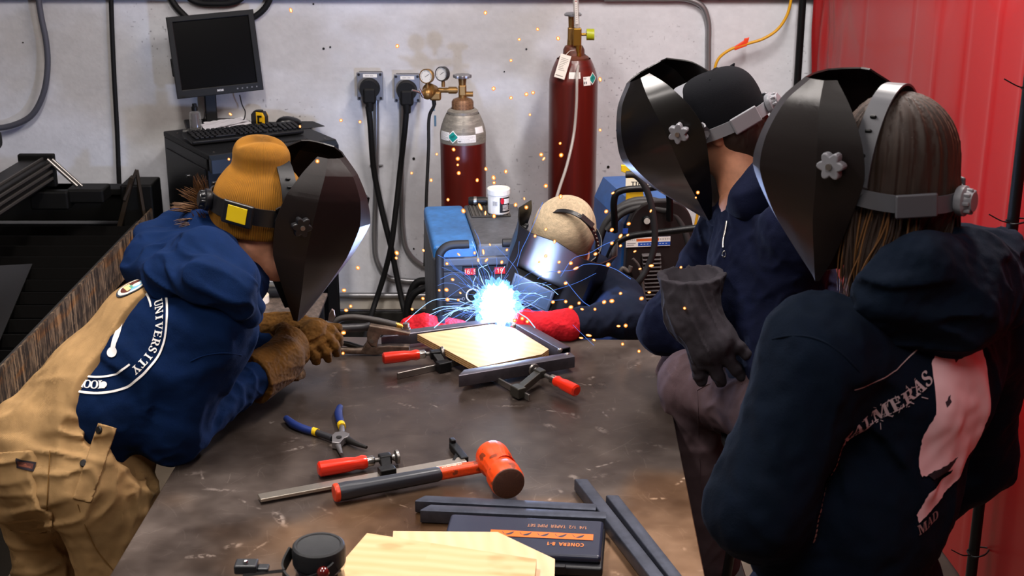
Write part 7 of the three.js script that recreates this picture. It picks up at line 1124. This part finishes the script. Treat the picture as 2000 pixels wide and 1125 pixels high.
// ================================================================ the welder behind the table
{
  const fh = V(-0.7, 0, 0.7).normalize(), side = rightOf(fh), f = V(-0.52, -0.42, 0.74).normalize();
  const hc = at(1098, 462, -4.2), nkb = at(1158, 560, -4.3), chs = at(1190, 660, -4.36), pel = V(chs.x + 0.04, 0.42, -4.42);
  const shL = at(1205, 590, -4.16), elL = at(1228, 618, -3.99), wrL = at(1108, 634, -3.9), shR = at(1060, 640, -4.42), elR = at(930, 670, -4.2), wrR = at(860, 645, -3.98);
  const hipL = V(pel.x + 0.08, 0.4, pel.z + 0.08), hipR = V(pel.x - 0.08, 0.4, pel.z - 0.06), knL = V(hipL.x - 0.2, 0.1, hipL.z + 0.18), knR = V(hipR.x - 0.3, 0.34, hipR.z + 0.2), anL = V(hipL.x + 0.12, 0.09, hipL.z - 0.16), anR = V(knR.x + 0.02, 0.09, knR.z - 0.05);
  const per = thing('person', 'person welding behind the table in a cream cap and dark top', 'person', V(pel.x, 0, pel.z));
  const H = headPrims(hc.clone().add(V(0, -0.015, 0)), f, V(0.15, 1, 0.3), 0.98);
  bodyMesh(per, H, nkb, [...chain([pel, chs, nkb], [0.09, 0.09, 0.055], { n: side, s: 0.75, k: 0.05 }), ...chain([shL, elL, wrL], [0.045, 0.038, 0.028]), ...chain([shR, elR, wrR], [0.045, 0.038, 0.028]), ...chain([hipL, knL, anL], [0.07, 0.05, 0.034]), ...chain([hipR, knR, anR], [0.07, 0.05, 0.034]), cone(chs, shL, 0.06, 0.045), cone(chs, shR, 0.06, 0.045)]);
  const top = [...chain([pel.clone().add(V(0, 0.04, 0)), chs, nkb.clone().lerp(hc, 0.25)], [0.15, 0.14, 0.082], { n: side, s: 0.76, k: 0.06 }), cone(chs, shL, 0.1, 0.08, { k: 0.06 }), cone(chs, shR, 0.1, 0.08, { k: 0.06 }), ...chain([shL, elL], [0.078, 0.068], { k: 0.04 }), ...chain([elL, wrL], [0.062, 0.044], { k: 0.03 }), ...chain([shR, elR, wrR], [0.078, 0.062, 0.045], { k: 0.03 })];
  part(per, 'sweatshirt', skin3d(top, 0.0075, { warp: sum(folds(V(0.3, 0.6, 0.6), 0.05, 0.009, 91), lump(0.04, 0.0015)) }), P_.welderSweat, false);
  part(per, 'trousers', skin3d([...chain([pel, hipL], [0.15, 0.13], { k: 0.06 }), ...chain([pel, hipR], [0.15, 0.13], { k: 0.06 }), ...chain([hipL, knL, anL], [0.11, 0.08, 0.065], { k: 0.05 }), ...chain([hipR, knR, anR], [0.11, 0.08, 0.065], { k: 0.05 })], 0.012, { cuts: [{ f: (x, y) => y - 0.004, k: 0.004 }] }), P_.jeans, false);
  for (const a of [anL, anR]) part(per, 'boot', skin3d([cone(a.clone().add(V(0, 0.02, 0)), V(a.x, 0.05, a.z), 0.055, 0.05), cone(V(a.x, 0.05, a.z), V(a.x + fh.x * 0.16, 0.045, a.z + fh.z * 0.16), 0.05, 0.044)], 0.01, { cuts: [{ f: (x, y) => y - 0.003, k: 0.004 }] }), P_.boot, false);
  const w1 = at(1072, 635, -3.9), cfp = [cone(at(1106, 635, -3.9), at(1066, 636, -3.9), 0.052, 0.04, { k: 0.02 })];
  part(per, 'glove', skin3d([...glovePrims(w1, at(1018, 626, -3.93).sub(w1), V(0.1, 1, 0.3), { thumb: 1, s: 0.98, curl: [0.6, 0.65, 0.65, 0.65] }), ...cfp], 0.005, { warp: sum(folds(V(0, 1, 0.3), 0.03, 0.005, 95), lump(0.012, 0.001)) }), P_.redGlove, false);
  const w2 = at(880, 652, -3.99); part(per, 'glove', skin3d([...glovePrims(w2, at(820, 634, -3.96).sub(w2), V(0.1, 1, 0.2), { thumb: -1, s: 1.1, curl: [0.5, 0.5, 0.55, 0.6] }), cone(at(870, 648, -3.98), at(895, 656, -4.0), 0.044, 0.05, { k: 0.02 })], 0.006, { warp: lump(0.012, 0.0015) }), P_.redGlove, false);
  const [X, Y, Z] = X3(f, V(0.15, 1, 0.3)), fm = basis(X, Y, Z, hc);
  const capM = phy(0xffffff, 0.95, { map: patchy(0xc9b596, 0.14, 0.1, 221), bumpMap: fleece, bumpScale: 0.002 });
  const cap = part(per, 'fleece_cap', turned([[0.092, -0.03], [0.098, 0.0], [0.099, 0.03], [0.094, 0.06], [0.08, 0.09], [0.055, 0.112], [0.025, 0.122], [0, 0.124]], fm, v => { v.z *= 1.14; v.z -= 0.008; }), capM, false);
  // flat fronted helmet with a raised lens box
  const t = thing('welding_helmet', 'shiny black helmet with a blue lit lens on the welder', 'welding helmet', hc.clone().add(V(0.015, -0.02, 0)));
  const hf = V(-0.4, -0.36, 0.84), hu = V(0.34, 1, 0.3), [HX, HY, HZ] = X3(hf, hu), m = basis(HX, HY, HZ), Pp = g => place(g, m.clone());
  const rows = [[0.062, 0.142, 0.01, 0.115, 0.125, 0.076, 0.145, 0.152], [0.02, 0.134, 0.0, 0.108, 0.128, 0.072, 0.15, 0.156], [-0.06, 0.134, -0.005, 0.108, 0.135, 0.072, 0.158, 0.164], [-0.13, 0.128, 0.0, 0.1, 0.13, 0.068, 0.152, 0.158], [-0.19, 0.11, 0.02, 0.085, 0.115, 0.058, 0.132, 0.138], [-0.235, 0.08, 0.04, 0.06, 0.09, 0.04, 0.105, 0.11]];
  const sh = part(t, 'shell', Pp(shellGeo(rows.map(r => r.map((v, i) => i === 0 ? v * 1.24 + 0.026 : [1, 3, 5].includes(i) ? v * 1.2 : v * 1.12)), { round: 0.8, crease: 0.6, dip: -0.042 })), P_.shellGloss);
  part(sh, 'lens_frame', Pp(place(extrudeFrame(0.14, 0.115, 0.01, 0.01, 0.012, 0.01, 0.026), new THREE.Matrix4().makeRotationX(0.1).setPosition(-0.02, -0.072, 0.188))), M.blackPlastic);
  part(sh, 'lens', Pp(place(box(0.122, 0.096, 0.004), new THREE.Matrix4().makeRotationX(0.1).setPosition(-0.02, -0.072, 0.194))), phy(0x101418, 0.28, { clearcoat: 1, clearcoatRoughness: 0.1 }));
  part(sh, 'front_rib', [0.0, 1].map(k => Pp(rbox(0.16 - k * 0.03, 0.004, 0.004, 0.0015, 0, 0.075 - k * 0.02, 0.164 + k * 0.002))), P_.shellGloss);
  for (const s of [-1, 1]) { part(sh, 'side_knob', Pp(starKnob(0.02, 0.016).rotateY(s * Math.PI / 2).translate(s * 0.136, -0.01, 0.02)), P_.gearBlack); }
  const ring = []; for (let i = 0; i < 28; i++) { const a = i / 28 * 2 * Math.PI; ring.push(V(0.106 * Math.sin(a), 0.0, -0.008 + 0.12 * Math.cos(a))); }
  part(t, 'headband', Pp(strap(ring, [V(0, 1, 0), V(0, 1, 0)], 0.024, 0.003, 80, true)), P_.gearBlack);
  const arc = []; for (let i = 0; i <= 16; i++) { const a = i / 16 * Math.PI; arc.push(V(0.112 * Math.cos(a), 0.152 * Math.sin(a), 0.028)); }
  const cst = part(t, 'crown_strap', Pp(strap(arc, [V(0, 0, 1), V(0, 0, 1)], 0.017, 0.003, 50)), P_.gearBlack);
  for (let i = 1; i < 14; i++) { const a = 0.2 + i * 0.1; part(cst, 'strap_hole', Pp(ball(0.0028, 0.1138 * Math.cos(a), 0.1542 * Math.sin(a), 0.028, 8)), std(0x8c8478, 0.6)); }
  part(t, 'strap_clip', Pp(place(rbox(0.05, 0.006, 0.024, 0.002), new THREE.Matrix4().makeRotationZ(-0.35).setPosition(0.04, 0.146, 0.028))), P_.gearBlack);
  const ear = at(1168, 534, -4.16); one('ear_plug', [ball(0.014, ear.x, ear.y, ear.z, 16), rod(ear, at(1176, 532, -4.16), 0.005)], std(0x2ab4c4, 0.4), 'small teal ear plug beside the welder helmet', 'ear plug');
}

// ---------------------------------------------------------------- welding arc, spatter and sparks
const ARC = at(973, 600, -3.95);
{
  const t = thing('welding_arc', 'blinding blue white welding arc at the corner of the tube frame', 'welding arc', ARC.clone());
  const rag = (r, sy, amp, fr, detail) => { const g = new THREE.IcosahedronGeometry(1, detail), p = g.attributes.position; for (let i = 0; i < p.count; i++) { const v = V(p.getX(i), p.getY(i), p.getZ(i)), d = r * (1 + amp * noise3(v.x * fr, v.y * fr, v.z * fr) + amp * 0.6 * noise3(v.x * fr * 2.3, v.y * fr * 2.3, v.z * fr * 2.3)); p.setXYZ(i, v.x * d, v.y * d * sy, v.z * d); } g.computeVertexNormals(); return g; };
  part(t, 'arc_core', rag(0.047, 1.35, 0.26, 2.6, 12), std(0x000000, 1, { emissive: new THREE.Color(0.82, 0.93, 1), emissiveIntensity: 6 }));
  part(t, 'arc_glow_shell', rag(0.064, 1.15, 0.3, 2.2, 12), std(0x000000, 1, { emissive: new THREE.Color(0.12, 0.42, 1), emissiveIntensity: 0.9, transparent: true, opacity: 0.34, depthWrite: false }));  // see-through emissive shell that paints the blue glow around the arc
  const L = new THREE.PointLight(0xa9c4ff, ARC_POWER, 0, 2); L.position.copy(at(986, 624, -3.962)); L.castShadow = true; L.shadow.radius = 2.4; scene.add(L);
  // thin glowing spatter threads thrown out by the arc
  const th = [], fine = [];
  for (let i = 0; i < 90; i++) {
    const a = rnd(-0.12, Math.PI + 0.25), el = rnd(-0.5, 0.75), d = V(Math.cos(a) * Math.cos(el), Math.sin(a) * Math.cos(el) * 0.95, Math.sin(el)), len = rnd(0.05, 0.2) * (rnd() < 0.2 ? 1.6 : 1), pts = []; let p = ARC.clone().addScaledVector(d, 0.035), q = d.clone();
    for (let k = 0; k < 6; k++) { pts.push(p.clone()); p.addScaledVector(q, len / 5); q.add(V(rnd(-0.45, 0.45), rnd(-0.5, 0.35), rnd(-0.4, 0.4))).normalize(); }
    (i % 4 ? fine : th).push(sweep(pts, i % 4 ? 0.0005 : 0.0009, 18, 4));
  }
  const bold = [[[945, 588], [932, 585], [925, 598], [905, 602], [880, 612], [862, 628], [848, 640]], [[1005, 600], [1015, 612], [1030, 622], [1045, 640]], [[1050, 545], [1065, 533], [1090, 530], [1120, 527], [1140, 517], [1165, 516], [1200, 525], [1232, 545]], [[930, 560], [910, 535], [890, 525], [868, 505], [855, 498]], [[935, 572], [912, 558], [900, 545], [885, 535], [860, 545]], [[1095, 540], [1120, 505], [1150, 495], [1180, 478], [1200, 470]], [[1010, 520], [1018, 490], [1030, 465], [1050, 420], [1060, 395]], [[1105, 548], [1122, 570], [1140, 590], [1152, 598]]];
  const zb = [-3.82, -3.8, -3.9, -3.9, -3.88, -3.95, -3.95, -3.9];
  bold.forEach((b, i) => (i === 0 || i === 1 ? th : fine).push(sweep(b.map(([x, y]) => at(x, y, zb[i])), i < 2 ? 0.0016 : 0.0008, 40, 5)));
  const g = thing('arc_spatter', 'thin blue glowing threads of spatter around the welding arc', 'spatter', ARC.clone()); tag(g, null, null, null, 'stuff');
  part(g, 'bright_thread', th, std(0x000000, 1, { emissive: new THREE.Color(0.35, 0.6, 1), emissiveIntensity: 0.6 }), false).userData.kind = 'stuff';
  part(g, 'fine_thread', fine, std(0x000000, 1, { emissive: new THREE.Color(0.1, 0.28, 1), emissiveIntensity: 0.32 }), false).userData.kind = 'stuff';
}
{
  const hot = std(0x000000, 1, { emissive: new THREE.Color(1, 0.7, 0.32), emissiveIntensity: 3 }), glow = std(0x000000, 1, { emissive: new THREE.Color(1, 0.26, 0.015), emissiveIntensity: 0.45, transparent: true, opacity: 0.75 });
  const core = new THREE.SphereGeometry(1, 10, 8).toNonIndexed(), halo = new THREE.SphereGeometry(1.9, 10, 8).toNonIndexed();
  const mk = (s) => { const a = core.clone().scale(1, 1, s), b = halo.clone().scale(1, 1, (s * 1 + 0.9) / 1.9); const g = mergeGeometries([a, b], true); return g; };
  const kinds = [mk(1), mk(1.5), mk(2.4), mk(4)];
  const spots = [[568, 20, 2], [776, 90, 1], [948, 25, 1], [1014, 77, 0], [1050, 57, 1], [1090, 75, 1], [998, 118, 1], [666, 235, 1], [703, 238, 1], [964, 173, 1], [998, 191, 1], [1028, 184, 1], [1041, 181, 0], [1035, 224, 2], [1094, 280, 1], [1057, 302, 0], [1062, 310, 3], [1096, 303, 1], [1172, 254, 1], [1172, 155, 2], [853, 301, 0], [886, 292, 1], [894, 310, 0], [894, 322, 0], [896, 338, 0], [949, 330, 1], [964, 347, 1], [965, 357, 0], [988, 335, 1], [932, 352, 1], [842, 352, 1], [804, 338, 0], [875, 390, 1], [1007, 400, 1], [1024, 388, 2], [1028, 405, 0], [1066, 363, 0], [1095, 384, 1], [938, 404, 3], [948, 416, 3], [965, 422, 1], [905, 412, 1], [699, 523, 1], [827, 489, 2], [775, 494, 1], [774, 504, 1], [896, 497, 3], [873, 515, 0], [927, 494, 1], [934, 508, 3], [944, 492, 3], [950, 508, 3], [957, 478, 2], [990, 488, 1], [980, 512, 1], [872, 566, 1], [858, 567, 0], [884, 546, 1], [899, 572, 2], [874, 585, 1], [895, 586, 1], [826, 583, 1], [805, 604, 1], [676, 606, 1], [672, 567, 1], [685, 598, 0], [447, 311, 2], [450, 223, 2], [586, 247, 2], [620, 315, 1], [670, 690, 0], [671, 650, 1], [1195, 475, 1], [1212, 461, 2], [1226, 459, 2], [1240, 491, 2], [1212, 480, 1], [1228, 437, 1], [1184, 413, 1], [1195, 449, 1], [1271, 412, 2], [1197, 377, 2], [1188, 517, 1], [1250, 525, 2], [1272, 519, 2], [1268, 571, 2], [1284, 580, 2], [1212, 573, 1], [1253, 583, 1], [1208, 637, 2], [1222, 636, 0], [1337, 602, 2], [1363, 376, 1], [1359, 386, 2], [1330, 522, 1], [1163, 496, 1], [1066, 500, 1], [1045, 461, 1], [1092, 512, 1], [1115, 514, 1], [1092, 531, 1], [1125, 524, 3], [1105, 553, 1], [1131, 592, 1], [1115, 600, 1], [1137, 604, 2], [1105, 589, 0], [1080, 590, 1], [1162, 604, 0], [1180, 590, 1], [1195, 588, 1], [1066, 448, 2], [1083, 472, 3], [1053, 512, 2], [1160, 664, 2], [1150, 655, 3], [1135, 660, 3], [1005, 626, 0], [1020, 622, 0], [1030, 628, 0], [1216, 672, 0], [1248, 686, 0]];
  spots.forEach(([x, y, k], i) => {
    const far = y < 330 && x > 640 ? rnd(-5.45, -5.0) : x < 640 ? (y < 260 ? -4.9 : -3.05) : x > 1300 ? -3.1 : y > 560 ? -3.72 - rnd(0, 0.06) : rnd(-3.95, -3.7), p = at(x, y, far);
    const s = shadows(new THREE.Mesh(kinds[k], [hot, glow])); s.name = numbered('welding_spark'); s.position.copy(p);
    const d = p.clone().sub(ARC).normalize().add(V(rnd(-0.5, 0.5), rnd(-0.2, 0.4), rnd(-0.3, 0.3))).normalize(); s.quaternion.setFromUnitVectors(V(0, 0, 1), d);
    const px = -far / 2700; s.scale.setScalar(px * rnd(1.4, 2.3) * (k > 1 ? 0.75 : 1)); s.castShadow = false;
    const w = x < 640 ? 'over the left person' : y < 330 ? (x > 1060 ? 'in front of the tall gas cylinder' : x > 855 && x < 955 ? 'in front of the shorter gas cylinder' : 'in front of the pale back wall') : x < 820 ? 'left of the blue wire welder' : x < 1000 ? (y < 430 ? 'over the top of the blue wire welder' : 'in front of the wire welder controls') : x > 1300 ? 'in front of the seated person' : x > 1180 && y < 620 ? 'in front of the arc welder' : y > 630 ? 'just over the table right of the frame' : 'in front of the welder';
    tag(s, 'tiny glowing orange welding spark ' + w, 'spark', 'sparks ' + w); scene.add(s);
  });
}

renderer.render(scene, camera);
